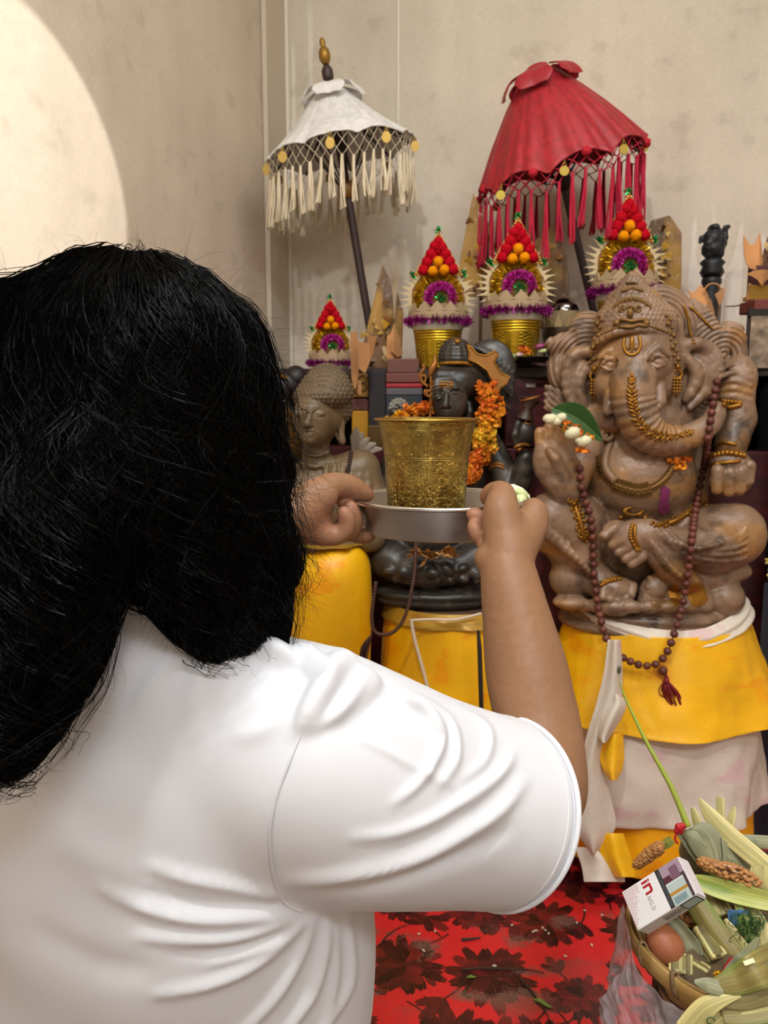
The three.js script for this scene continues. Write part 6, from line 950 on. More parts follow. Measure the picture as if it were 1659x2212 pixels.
const GOLDFOIL = mat(0xffffff, .3, { metalness: .85, map: pixels(64, 64, (u, v) => { const k = .9 + .2 * noise(u * 20, v * 20); return [.78 * k, .63 * k, .16 * k]; }), bumpMap: pixels(512, 128, (u, v) => { const p = floor(u * 12), e = p % 2 ? .5 + .5 * sin(u * 12 * TAU) : (sin(u * 12 * 9) * sin(v * 70) > .1 ? 1 : 0); const k = v > .72 ? .5 + .4 * sin(v * 90) : e; return [k, k, k]; }, false), bumpScale: .002 });
const pom = (r, seed) => { const g = sphere(r, 12, 9), p = g.attributes.position; for (let i = 0; i < p.count; i++) { const k = 1 + (hash(floor(p.getX(i) * 4e4), floor(p.getY(i) * 4e4), seed + floor(p.getZ(i) * 4e4)) - .5) * .22; p.setXYZ(i, p.getX(i) * k, p.getY(i) * k, p.getZ(i) * k); } g.computeVertexNormals(); return g; };
function makeBowl(label) {
  const S = pxm(2.28), o = local('offering_bowl', label, 'offering', [0, 0, 0], null, 'decorated offering bowls'), rnd = rng(77), q = a => a.map(p => [p[0] * S, p[1] * S]);
  const cup = lathe(q([[0, 0], [42, 0], [43, 4], [52, 76], [54, 80], [51, 80], [41, 6], [0, 5]]), 48); { const u = cup.attributes.uv, p = cup.attributes.position; for (let i = 0; i < u.count; i++) u.setY(i, clamp(p.getY(i) / S / 80)); } part(o, 'gold_cup', cup, GOLDFOIL, 'embossed gold cup');
  part(o, 'white_liner', lathe(q([[50, 79], [55, 84], [57, 98], [54, 98], [50, 84]]), 40), mat(0xcfc4ae, .5));
  part(o, 'purple_tinsel', at(tinsel(.086, 1700, .015, 5, TAU, .8), [0, 100 * S, 0]), PURPLE, 'purple tinsel ring').userData.kind = 'stuff';
  part(o, 'leaf_collar', lathe(q([[58, 98], [66, 104], [62, 122], [60, 122], [64, 104], [57, 99]]), 36), DRYLEAF);
  for (let i = 0; i < 13; i++) { const a = i / 13 * TAU, g = plate(q([[-17, 0], [17, 0], [0, 20]]), .0015, .0004); g.rotateX(-.12); g.translate(0, 118 * S, 62 * S); g.rotateY(a); part(o, 'collar_tooth', g, DRYLEAF); }
  // upright fan: leaf disc, yellow fringe, magenta rosette
  const fy = 152, fan = part(o, 'fan', at(new THREE.CylinderGeometry(58 * S, 58 * S, .004, 40), [0, fy * S, -4 * S], [PI / 2, 0, 0]), mat(0x8a5a22, .7), 'round palm-leaf fan');
  const spike = plate(q([[-7, 0], [7, 0], [2, 10], [0, 28], [-3, 10]]), .0012, .0003);
  for (let i = 0; i < 28; i++) { const a = -.75 + i / 27 * (PI + 1.5), g = spike.clone(); g.rotateX((rnd() - .5) * .5); g.translate(0, (54 + rnd() * 6) * S, 0); g.rotateZ(a - PI / 2); g.translate(0, fy * S, (-3 + rnd() * 5) * S); const m = part(fan, 'leaf_spike', g, CREAMLEAF); }
  const fr = tinsel(44 * S, 900, .015, 9, PI * 1.5, .6); fr.rotateX(-PI / 2); fr.rotateZ(-PI * .25); fr.translate(0, fy * S, 3 * S); part(fan, 'yellow_fringe', fr, YELLOW_T, 'yellow tinsel fringe').userData.kind = 'stuff';
  const ro = tinsel(27 * S, 1100, .013, 13, PI * 1.3, .6); ro.rotateX(-PI / 2); ro.rotateZ(-PI * .15); ro.translate(6 * S, (fy - 4) * S, 8 * S); part(fan, 'magenta_rosette', ro, PINK, 'magenta tinsel rosette').userData.kind = 'stuff';
  const gr = tinsel(7 * S, 120, .009, 17, TAU, .6); gr.rotateX(-PI / 2); gr.translate(6 * S, (fy - 4) * S, 9 * S); part(fan, 'green_heart', gr, GREEN_T, 'green tinsel heart').userData.kind = 'stuff';
  for (let i = 0; i < 6; i++) { const g = plate(q([[-16, 0], [16, 0], [8, 18], [-6, 14]]), .0012, .0004); g.rotateY((rnd() - .5) * 1.2); g.rotateZ(rnd() - .5); g.translate((i * 18 - 46) * S, (fy - 40 + (i % 2) * 10) * S, (14 + i % 3 * 4) * S); part(o, 'dry_leaf', g, mat(i % 2 ? 0x9a7a5a : 0x6a4a34, .8)); }
  // pompom gable
  const gy = fy + 48, tri = [[-50, -4], [50, -4], [0, 84]];
  part(o, 'gable', at(plate(q(tri), .004, .0006), [0, gy * S, 0]), mat(0xc98d3a, .7));
  for (const k of [-1, 1]) { const n = 17; for (let i = 0; i <= n; i++) { const t = i / n, g = sphere(3 * S, 7, 5); g.translate(k * 50 * (1 - t) * S, (gy - 3 + 88 * t) * S, 4 * S); part(o, 'border_bead', g, mat(0xdca65a, .6)); } }
  [[-34, 6], [-26, 22], [-17, 38], [-8, 54], [0, 62], [8, 52], [17, 38], [26, 22], [34, 6], [0, 46], [-10, 30], [10, 30]].forEach(([x, y], i) => part(o, 'red_pompom', at(pom((i > 8 ? 10 : 11.5) * S, i), [x * .92 * S, (gy + y + 2) * S, (i > 8 ? 4 : 7) * S]), RED_POM));
  [[-11, 4], [13, 6], [0, 23]].forEach(([x, y], i) => part(o, 'yellow_pompom', at(pom(11 * S, 20 + i), [x * S, (gy + y) * S, 13 * S]), YEL_POM));
  for (const [x, y] of [[0, 90], [-54, -2], [54, 0]]) { const g = tinsel(3 * S, 70, .011, 3 + abs(x), TAU, 1); g.translate(x * S, (gy + y) * S, 2 * S); part(o, 'green_knot', g, GREEN_T, 'green tinsel knot').userData.kind = 'stuff'; }
  return o;
}
{
  const b = makeBowl('gold offering bowl with red pompom gable directly above the dark statue, second from the left'), put = (o, x, y, d, s, ry) => { const p = P(x, y, d); o.position.set(...p); o.scale.setScalar(s * d / 2.28); o.rotation.y = ry; };
  put(b, 945, 797, 2.26, .98, -.1);
  const more = (x, y, d, s, ry, label) => { const c = copyOf(b, [0, 0, 0], label); put(c, x, y, d, s, ry); };
  more(715, 858, 2.36, .72, .15, 'smallest gold offering bowl with red pompom gable, above the tan meditating statue');
  more(1112, 780, 2.2, 1.02, .0, 'gold offering bowl with red pompom gable on the maroon case, third from the left');
  more(1345, 742, 2.24, 1.06, .05, 'gold offering bowl with red pompom gable half hidden by the crown of the elephant-headed statue');
}
// stands that carry the bowls which do not reach the shelf
{
  const st = (x, y, d, r, label) => { const p = P(x, y, d), h = p[1] - .002 - SHELF_Y; if (h < .01) return; const o = local('bowl_stand', label, 'stand', [p[0], SHELF_Y, p[2]]); part(o, 'column', lathe([[0, 0], [r, 0], [r, .008], [r * .6, .02], [r * .55, max(h - .02, .022)], [r * .9, h - .006], [r * .9, h], [0, h]], 24), mat(0x3a1c16, .5)); };
  st(1112, 780, 2.2, .05, 'dark turned stand under the third offering bowl'); st(945, 797, 2.26, .05, 'dark turned stand under the second offering bowl'); st(715, 858, 2.36, .04, 'dark turned stand under the smallest offering bowl'); st(1345, 742, 2.24, .06, 'dark turned stand under the offering bowl behind the crown');
  // steel bowl with dry leaf teeth, small gold jar, dish of petals
  const sb = local('steel_bowl', 'dark steel bowl with dry leaf teeth standing between the third and fourth offering bowls', 'bowl', P(1215, 770, 2.3)), S = pxm(2.3);
  part(sb, 'bowl_body', lathe([[0, 0], [30, 0], [44, 40], [46, 62], [42, 62], [40, 42], [0, 6]].map(p => [p[0] * S, p[1] * S]), 32), mat(0x5a4a3c, .35, { metalness: .6 })); part(sb, 'steel_dome', at(new THREE.SphereGeometry(34 * S, 24, 14, 0, TAU, 0, PI / 2), [0, 88 * S, 0]), mat(0x77726c, .12, { metalness: 1 }), 'polished steel dome'); part(sb, 'leaf_band', lathe([[44, 60], [46, 66], [36, 92], [32, 92], [40, 66]].map(p => [p[0] * S, p[1] * S]), 28), mat(0x7d6644, .7));
  for (let i = 0; i < 14; i++) { const g = plate([[-9 * S, 0], [9 * S, 0], [0, 26 * S]], .0012, .0003); g.translate(0, 58 * S, 46 * S); g.rotateY(i / 14 * TAU); part(sb, 'leaf_tooth', g, mat(i % 2 ? 0xa88c60 : 0x8f7245, .7)); }
  const ds = thing('petal_dish', 'small dark dish of orange and pink petals in front of the third offering bowl', 'dish', P(1155, 785, 2.1)), rnd = rng(15), dp = P(1152, 783, 2.12);
  part(ds, 'dish', at(lathe([[0, 0], [.03, .0], [.048, .012], [.046, .014], [.028, .003], [0, .003]], 28), dp), mat(0x1d2a24, .4));
  [[1136, 758, 1], [1143, 762, 1], [1130, 754, 1]].forEach(([x, y], i) => part(ds, 'marigold', at(marigold([0, 0, 0], .016, 60 + i, 22), P(x, y, 2.1), [PI / 2.2, 0, 0]), ORANGE[i])); part(ds, 'green_petal', at(sphere(.012, 12, 8), P(1177, 758, 2.11), [0, 0, .2], [1.4, .5, .7]), mat(0xb5c27c, .5)); part(ds, 'pink_petal', at(sphere(.010, 12, 8), P(1166, 748, 2.12), [0, 0, .2], [1.3, .7, .8]), mat(0x9a3a6c, .5)); part(ds, 'pink_petal', at(sphere(.009, 12, 8), P(1122, 766, 2.1), [0, 0, .2], [1.3, .7, .8]), mat(0xd9b6a8, .5)); part(ds, 'green_petal', at(sphere(.011, 12, 8), P(1111, 770, 2.11), [0, 0, -.2], [1.2, .6, .7]), mat(0x9aa85e, .5));
  const sup = local('dish_bracket', 'dark stub that carries the dish of petals on the maroon case', 'stand', [dp[0], 0, dp[2] - .0]); const topc = P(1143, 785, 2.16)[1]; sup.position.y = topc; part(sup, 'stub', at(box(.05, max(dp[1] - topc - .001, .004), .04, .001), [0, max(dp[1] - topc - .001, .004) / 2, 0]), mat(0x2a1512, .5));
}
// ---------- ceremonial umbrellas ----------
function umbrella(name, label, C, axis, R, Hh, o) {
  const q = qUp(axis), u = local(name, label, 'umbrella', C, q), down = V(0, -1, 0).applyQuaternion(q.clone().invert()).toArray(), rnd = rng(o.seed), n = o.ribs, M = o.mats;
  const prof = v => lerp(o.rTop, R, pow(v, .86)), yy = v => Hh * (1 - v) - (o.sag ?? .16) * Hh * sin(PI * v) * .5;
  const shape = (a, v) => { const s = abs(sin(a * n / 2 + o.ph)), sag = (1 - s); const r = prof(v) * (1 - .04 * s * v + (o.pleat ?? .008) * sin(a * 31 + 2 * sin(a * 5)) * v) + .005 * (fbm(cos(a) * 6, sin(a) * 6, v * 2 + o.seed, 3) - .5) * 2 * v, y = yy(v) + .028 * s * v * v * (o.scallop ?? 1) - .006 * pow(sag, 6) * v + .006 * (fbm(cos(a) * 9, sin(a) * 9, v * 3, 3) - .5); return [cos(a) * r, y, sin(a) * r]; };
  part(u, 'canopy', sheet(180, 36, (s, v) => shape(s * TAU, 1 - v), .0022, 1.4, .3), M.cloth, o.clothLabel);
  part(u, 'canopy_hem', sweep(Array.from({ length: 161 }, (_, i) => add3(shape(i / 160 * TAU, 1), [0, -.001, 0])), .0028, 6, { caps: false }), M.cloth);
  part(u, 'cap', at(sphere(1, 24, 12), [0, Hh + .001, 0], [0, 0, 0], [o.rTop * 1.12, o.rTop * .5, o.rTop * 1.12]), M.cloth);
  for (let i = 0; i < o.flaps; i++) { const a0 = i / o.flaps * TAU + o.ph, w = TAU / o.flaps * .62; part(u, 'collar_flap', sheet(12, 12, (s, v) => { const a = a0 + (s - .5) * w * (1 + .5 * v) * (v > .7 ? 1 - (v - .7) * 1.4 : 1), vv = .02 + v * .2, p = shape(a, vv), k = .008 + .02 * sin(v * 2.4) + .006 * cos(s * PI * 2); return [p[0] + cos(a) * k, p[1] + .006 + .008 * sin(v * PI), p[2] + sin(a) * k]; }, .002), M.flap ?? M.cloth); }
  for (let i = 0; i < n; i++) { const a = i / n * TAU - o.ph * 2 / n + PI / n * 0; part(u, 'rib', sweep([[cos(a) * .012, Hh * .72, sin(a) * .012], [cos(a) * R * .5, Hh * .36, sin(a) * R * .5], add3(mul3(shape(a, 1), .97), [0, -.004, 0])], .003, 6), M.wood); part(u, 'stay', sweep([[cos(a) * .014, o.hub, sin(a) * .014], [cos(a) * R * .52, Hh * .34 - .004, sin(a) * R * .52]], .0026, 6), M.wood); }
  part(u, 'hub', lathe([[0, o.hub - .03], [.018, o.hub - .03], [.024, o.hub - .01], [.022, o.hub + .014], [.014, o.hub + .02], [0, o.hub + .02]], 20), o.hubMat ?? M.wood);
  part(u, 'pole', sweep([[0, o.pole, 0], [0, Hh + .01, 0]], o.poleR, 14), M.pole, o.poleLabel);
  if (o.finial) { part(u, 'finial_base', at(lathe([[0, 0], [.013, 0], [.0165, .012], [.0165, .03], [.012, .038], [.008, .044], [0, .046]], 20), [0, Hh + .012, 0]), M.pole, 'dark turned cap'); part(u, 'finial', at(lathe([[0, .046], [.009, .046], [.0155, .058], [.017, .07], [.015, .083], [.008, .092], [.006, .094], [.0085, .1], [.008, .11], [.004, .116], [0, .118]], 24), [0, Hh + .012, 0]), M.gold, 'gilt carved finial'); }
  // net under the hem: crossed cords, then tassels of loose threads
  const drop = (p, d, out = 0) => add3(p, add3(mul3(down, d), [p[0] / R * out, 0, p[2] / R * out])), K = o.tassels, net = o.net, nets = [];
  const hemAt = t => add3(shape(t, 1), [0, -.002, 0]);
  for (let i = 0; i < K; i++) for (const s of [-1, 1]) for (let r = 0; r < 3; r++) { const t0 = (i + (r % 2) * .5) / K * TAU, t1 = t0 + s * .5 / K * TAU; const sg = k => mul3([cos(t0) * 1, 0, sin(t0)], -k); nets.push(sweep([drop(add3(hemAt(t0), sg(.004)), net * r / 3), drop(add3(lerp3(hemAt(t0), hemAt(t1), .5), sg(.004)), net * (r + .6) / 3), drop(add3(hemAt(t1), sg(.004)), net * (r + 1) / 3)], o.netR, 4, { caps: false })); }
  part(u, 'net_fringe', merge(nets), M.thread, o.netLabel).userData.kind = 'stuff';
  for (let i = 0; i < K; i++) {
    const t = (i + .5) / K * TAU, top = drop(hemAt(t), net * .96, -.004), L = [], len = o.len * (.85 + rnd() * .3), sw = [(rnd() - .5) * .02 + (o.lean?.[0] ?? 0), 0, (rnd() - .5) * .02 + (o.lean?.[2] ?? 0)];
    for (let k = 0; k < 8; k++) { const a = rnd() * TAU, s = .003 + rnd() * .0055, pts = []; for (let j = 0; j <= 7; j++) { const f = j / 7; pts.push(add3(drop(top, len * f * (.9 + rnd() * .04)), [sw[0] * f * f + cos(a + f * 2) * s * (.3 + f), (rnd() - .5) * .002, sw[2] * f * f + sin(a + f * 3 + k) * s * (.3 + f)])); } L.push(sweep(curve(pts, 11), Array.from({ length: 12 }, (_, j) => o.thr * (1.05 - .3 * abs(j / 11 - .4))), 4)); }
    part(u, 'tassel', merge(L), M.thread);
  }
  const discs = o.discs; for (let i = 0; i < discs.length; i++) { const a = discs[i], h0 = hemAt(a), g = merge([at(new THREE.CylinderGeometry(.0125, .0125, .0012, 20), [0, 0, 0], [PI / 2, 0, 0]), at(new THREE.TorusGeometry(.004, .001, 6, 10), [0, .0155, 0])]); g.scale(1, o.discY, 1); g.applyQuaternion(q.clone().invert()); g.translate(...drop(h0, .03, .006)); part(u, 'gold_disc', g, M.leaf); part(u, 'disc_chain', sweep([h0, drop(h0, .012, .006)], .0012, 5), M.leaf); }
  for (const a of o.poms ?? []) part(u, 'pompom', at(pom(.0125, floor(a * 10)), drop(hemAt(a), .006, .004)), M.pom ?? M.thread);
  return u;
}
const gleaf = mat(0x97762c, .4, { metalness: .5 }), poleWood = mat(0x3a2724, .5);
{
  const weave = pixels(128, 128, (u, v) => { const n = .86 + .1 * noise(u * 60, v * 60) - .05 * noise(u * 7, v * 7); return [n, n * .985, n * .96]; });
  const d = 2.5, C = P(736, 330, d), white = { cloth: mat(0xffffff, .72, { map: weave, transmission: 0 }), wood: mat(0x241a18, .6), pole: poleWood, thread: mat(0xe4d3b4, .8), gold: mat(0x9a742c, .45, { metalness: .6 }), leaf: gleaf };
  umbrella('white_ceremonial_umbrella', 'white ceremonial umbrella with cream tassels and a gilt finial', C, [-.165, .986, .06], .222, .185, { seed: 3, ribs: 9, ph: .35, rTop: .02, flaps: 5, hub: -.1, hubMat: mat(0x8a5c22, .5), pole: -(C[1] - SHELF_Y) / .982, poleR: .0125, poleLabel: 'dark brown round pole', finial: true, tassels: 44, net: .062, netR: .0009, netLabel: 'knotted cream net', len: .135, thr: .0024, mats: white, discs: [.1, .9, 1.65, 2.35, 2.9, 3.6, 4.5, 5.4], discY: 1.25, scallop: .4, clothLabel: 'white cotton canopy' });
}
{
  const weave = pixels(256, 256, (u, v) => { const n = .86 + .2 * noise(u * 90, v * 90) + .1 * (fbm(u * 8, v * 8, 3, 3) - .5); return [.66 * n, .13 * n, .17 * n]; });
  const red = { cloth: mat(0xffffff, .5, { map: weave, sheen: .5, sheenRoughness: .4, sheenColor: new THREE.Color(1, .35, .35) }), wood: mat(0x2a1512, .6), pole: poleWood, thread: mat(0xb30d32, .8), leaf: mat(0xa48a34, .35, { metalness: .6 }), gold: gleaf, pom: mat(0xb30f20, .85) };
  const ax = [-.30, .94, .14], C = P(1212, 372, 2.43), u = umbrella('red_ceremonial_umbrella', 'tilted red ceremonial umbrella with crimson tassels and pompoms', C, ax, .247, .278, { seed: 8, ribs: 9, ph: .7, rTop: .03, flaps: 5, hub: -.02, pole: -(C[1] - SHELF_Y) / .93, poleR: .012, poleLabel: 'dark pole', tassels: 40, net: .05, netR: .0016, netLabel: 'knotted crimson net', len: .18, thr: .0028, mats: red, discs: [.05, 1.0, 1.75, 2.5, 4.0], discY: 1, poms: [.08, .5, 1.5, 2.1, 2.9, 3.4], clothLabel: 'crimson satin canopy', scallop: 1, sag: -.06, pleat: .016 });
}
// ---------- basket of offerings close to the camera, on a stool ----------
const BK = [.4836, .8438, -.984], BR = .149, P0 = P;
{
  const st = thing('stool', 'small round wooden stool under the bamboo basket', 'stool', [BK[0], 0, BK[2]]), sy = BK[1] - .088;
  part(st, 'seat', at(lathe([[0, -.03], [.11, -.03], [.115, -.025], [.115, -.004], [.11, 0], [0, 0]], 40), [BK[0], sy, BK[2]]), DARKWOOD);
  for (let i = 0; i < 3; i++) { const a = i / 3 * TAU + .5; part(st, 'leg', sweep([[BK[0] + cos(a) * .1, sy - .02, BK[2] + sin(a) * .1], [BK[0] + cos(a) * .16, 0, BK[2] + sin(a) * .16]], .014, 10), DARKWOOD); }
  const b = thing('bamboo_basket', 'round plaited bamboo basket full of offerings at the lower right', 'basket', [BK[0], sy + .001, BK[2]]);
  const straw = k => mat(0xffffff, .55, { map: pixels(256, 64, (u, v) => { const n = fbm(u * 6 + k, v * 30, k, 3), m = noise(u * 4, v * 90 + k), q = .74 + n * .34 + (m - .5) * .16, s = smooth(.7, .78, noise(u * 26 + k, 3)) * .3; return [.80 * q - s * .3, .65 * q - s * .3, .40 * q - s * .3]; }) }), bm = straw(2), bm2 = straw(7);
  part(b, 'bottom', at(new THREE.CylinderGeometry(.108, .108, .004, 48), [BK[0], sy + .004, BK[2]]), bm);
  const N = 30; for (let i = 0; i < N; i++) { const a = i / N * TAU, k = i % 2 ? 1 : -1, c = cos(a), s = sin(a), w = .0142; part(b, 'splint', sheet(2, 6, (u, v) => { const r = lerp(.109, BR - .003, v) + k * .0016 * cos(v * 9), q = (u - .5) * w; return [BK[0] + c * r - s * q, sy + .006 + v * .079, BK[2] + s * r + c * q]; }, .0012, .05, .1), k > 0 ? bm : bm2); }
  for (let j = 0; j < 3; j++) part(b, 'hoop', sheet(90, 2, (u, v) => { const a = u * TAU, r = lerp(.112, BR - .004, (j + .5 + v * .5) / 4) + .0018 * cos(u * N * PI + j * PI), y = sy + .012 + (j + v * .8) * .02; return [BK[0] + cos(a) * r, y, BK[2] + sin(a) * r]; }, .0012, .9, .04), bm2);
  part(b, 'rim_band', sheet(120, 6, (u, v) => { const a = u * TAU, r = BR + .0015 + .002 * sin(v * PI) + .0012 * sin(a * 9), y = BK[1] - .022 + v * .024 + .002 * sin(a * 7); return [BK[0] + cos(a) * r, y, BK[2] + sin(a) * r]; }, .0022, 1, .2), bm);
  part(b, 'inner_rim', sheet(120, 4, (u, v) => { const a = u * TAU, r = BR - .0035, y = BK[1] - .018 + v * .019; return [BK[0] + cos(a) * r, y, BK[2] + sin(a) * r]; }, .0018, 1, .2), bm2);
  for (const a of [1.8, 2.2, 2.55, 2.95]) part(b, 'binding', sweep(Array.from({ length: 14 }, (_, i) => { const t = i / 13 * TAU, r = BR + cos(t) * .0062, y = BK[1] - .009 + sin(t) * .0145; return [BK[0] + cos(a + .03 * sin(t)) * r, y, BK[2] + sin(a + .03 * sin(t)) * r]; }), .0022, 6, { flat: 2 }), mat(0x7d6242, .6));
  // crumpled plastic bag hanging over the side
  const bag = thing('plastic_bag', 'crumpled clear plastic bag hanging over the left side of the bamboo basket', 'bag', [BK[0] - .1, sy - .1, BK[2] + .06]);
  const film = mat(0xf4eef4, .2, { transmission: .62, thickness: 0, ior: 1.4, clearcoat: .6, clearcoatRoughness: .12 });
  part(bag, 'outer_film', sheet(110, 70, (u, v) => { const a = lerp(3.6, .9, u), cr = fbm(u * 9, v * 4, 3, 4) - .5, cr2 = abs(fbm(u * 24 + v * 3, v * 8, 7, 3) - .5), r = BR + .010 + v * .012 + cr * .05 * (v + .12) + cr2 * .028 * (v + .1) + .012 * sin(u * 34 + v * 3 + cr * 8) * (.25 + v), up = .05 * smooth(.0, .1, u) * (1 - smooth(.14, .3, u)) + .012 * smooth(.72, .9, u); return [BK[0] + cos(a) * r, BK[1] - .03 + up - v * (.19 + .02 * sin(u * 9)) + .012 * cr * (1 - v), BK[2] + sin(a) * r]; }, 0), film);
  part(bag, 'folded_lip', sheet(60, 26, (u, v) => { const a = lerp(1.9, 1.1, u), cr = fbm(u * 8, v * 5, 13, 4) - .5, r = BR + .012 - v * .075 + cr * .016, y = BK[1] + .004 + .016 * sin(v * 2.6) + .022 * abs(cr) - v * .01; return [BK[0] + cos(a) * r, y, BK[2] + sin(a) * r]; }, 0), film);
}
{
  const P = (x, y, d) => P0(x, y, d * 1.075);
  // cigarette pack, lying on the edge of the basket with its front up
  const A = P(1343, 1927, .935), D = P(1377, 2009, .893), B = P(1446, 1822, .93), ex = nrm3(sub3(D, A)); let ey = sub3(B, A); ey = nrm3(sub3(ey, mul3(ex, dot3(ey, ex)))); const ez = cross3(ex, ey), w = .0525, h = .0945, t = .024;
  const front = painted(550, 880, (c, W2, H2) => {
    c.fillStyle = '#efecec'; c.fillRect(0, 0, W2, H2);
    const g = (x, y, w1, h1, col) => { c.fillStyle = col; c.fillRect(x, y, w1, h1); };
    g(0, 0, W2, 300, '#4f3c44'); g(0, 0, 200, 300, '#a58f9c'); g(60, 60, 170, 120, '#7a5a6a'); g(150, 190, 120, 110, '#5a2f3a'); g(240, 40, 310, 260, '#b7c6c4'); g(370, 40, 44, 260, '#b78a3c'); g(240, 40, 20, 260, '#d3dcd8'); g(440, 90, 100, 190, '#8fa7a8'); c.fillStyle = '#5d7476'; for (let i = 0; i < 9; i++) c.fillRect(452, 104 + i * 19, 60 + (i * 37) % 26, 7);
    g(0, 300, W2, 62, '#23282b'); c.fillStyle = '#8b8f90'; c.font = 'bold 15px sans-serif'; for (let i = 0; i < 20; i++) { c.fillRect(24 + i * 25, 318, 14 + (i * 7) % 9, 6); c.fillRect(24 + i * 25, 338, 12 + (i * 11) % 10, 6); }
    c.fillStyle = '#b01f26'; c.fillRect(34, 472, 34, 22); c.fillRect(34, 500, 34, 92); c.fillRect(92, 474, 34, 118); c.beginPath(); c.moveTo(92, 474); c.lineTo(180, 474); c.quadraticCurveTo(222, 476, 222, 520); c.lineTo(222, 592); c.lineTo(188, 592); c.lineTo(188, 526); c.quadraticCurveTo(188, 508, 170, 508); c.lineTo(92, 508); c.closePath(); c.fill();
    c.fillStyle = '#77777a'; c.font = '74px sans-serif'; c.save(); c.translate(246, 594); c.scale(1.12, 1); c.fillText('MILD', 0, 0); c.restore();
    c.fillStyle = '#b5323a'; for (let j = 0; j < 15; j++) for (let i = 0; i < 26; i++) { const x = 16 + i * 20.6, y = 640 + j * 16; const lim = 20 + 240 * pow(1 - i / 26, 1.3) + (i % 5 === 0 ? 30 : 0) - (hash(i, j, 3) > .82 ? 60 : 0); if (880 - y < lim) { c.fillRect(x, y, 10, 8); } }
  });
  const side = painted(256, 1024, (c, W2, H2) => { c.fillStyle = '#cfcac6'; c.fillRect(0, 0, W2, H2); c.fillStyle = '#26262a'; c.fillRect(60, 300, 140, 330); c.fillStyle = '#c9c5c0'; c.fillRect(72, 314, 116, 302); c.fillStyle = '#26262a'; for (let i = 0; i < 9; i++) c.fillRect(84, 328 + i * 32, 92, 12 + (i * 5) % 9); c.fillRect(0, 0, W2, 290); c.fillStyle = '#a9b8b6'; c.fillRect(30, 20, 200, 250); });
  front.flipY = side.flipY = true;
  const o = thing('cigarette_pack', 'white cigarette pack with red print lying in the bamboo basket', 'pack', add3(add3(A, mul3(ey, h / 2)), mul3(ez, -t)));
  const put = g => frame(g, A, ex, ey, ez);
  part(o, 'carton', put(at(box(w, h, t, .0012), [w / 2, h / 2, -t / 2])), mat(0xe3dfdc, .4));
  const pl = new THREE.PlaneGeometry(w - .001, h - .001); pl.translate(w / 2, h / 2, .0002); part(o, 'front_print', put(pl), mat(0xffffff, .38, { map: front }), 'printed front');
  const sp = new THREE.PlaneGeometry(t - .002, h - .002); sp.rotateY(PI / 2); sp.translate(w + .0002, h / 2, -t / 2); part(o, 'side_print', put(sp), mat(0xffffff, .4, { map: side }));
  part(o, 'lid_edge', put(at(box(w * .96, .0016, t * .9, .0005), [w / 2, h + .001, -t / 2])), mat(0xd9cfd2, .4));
}
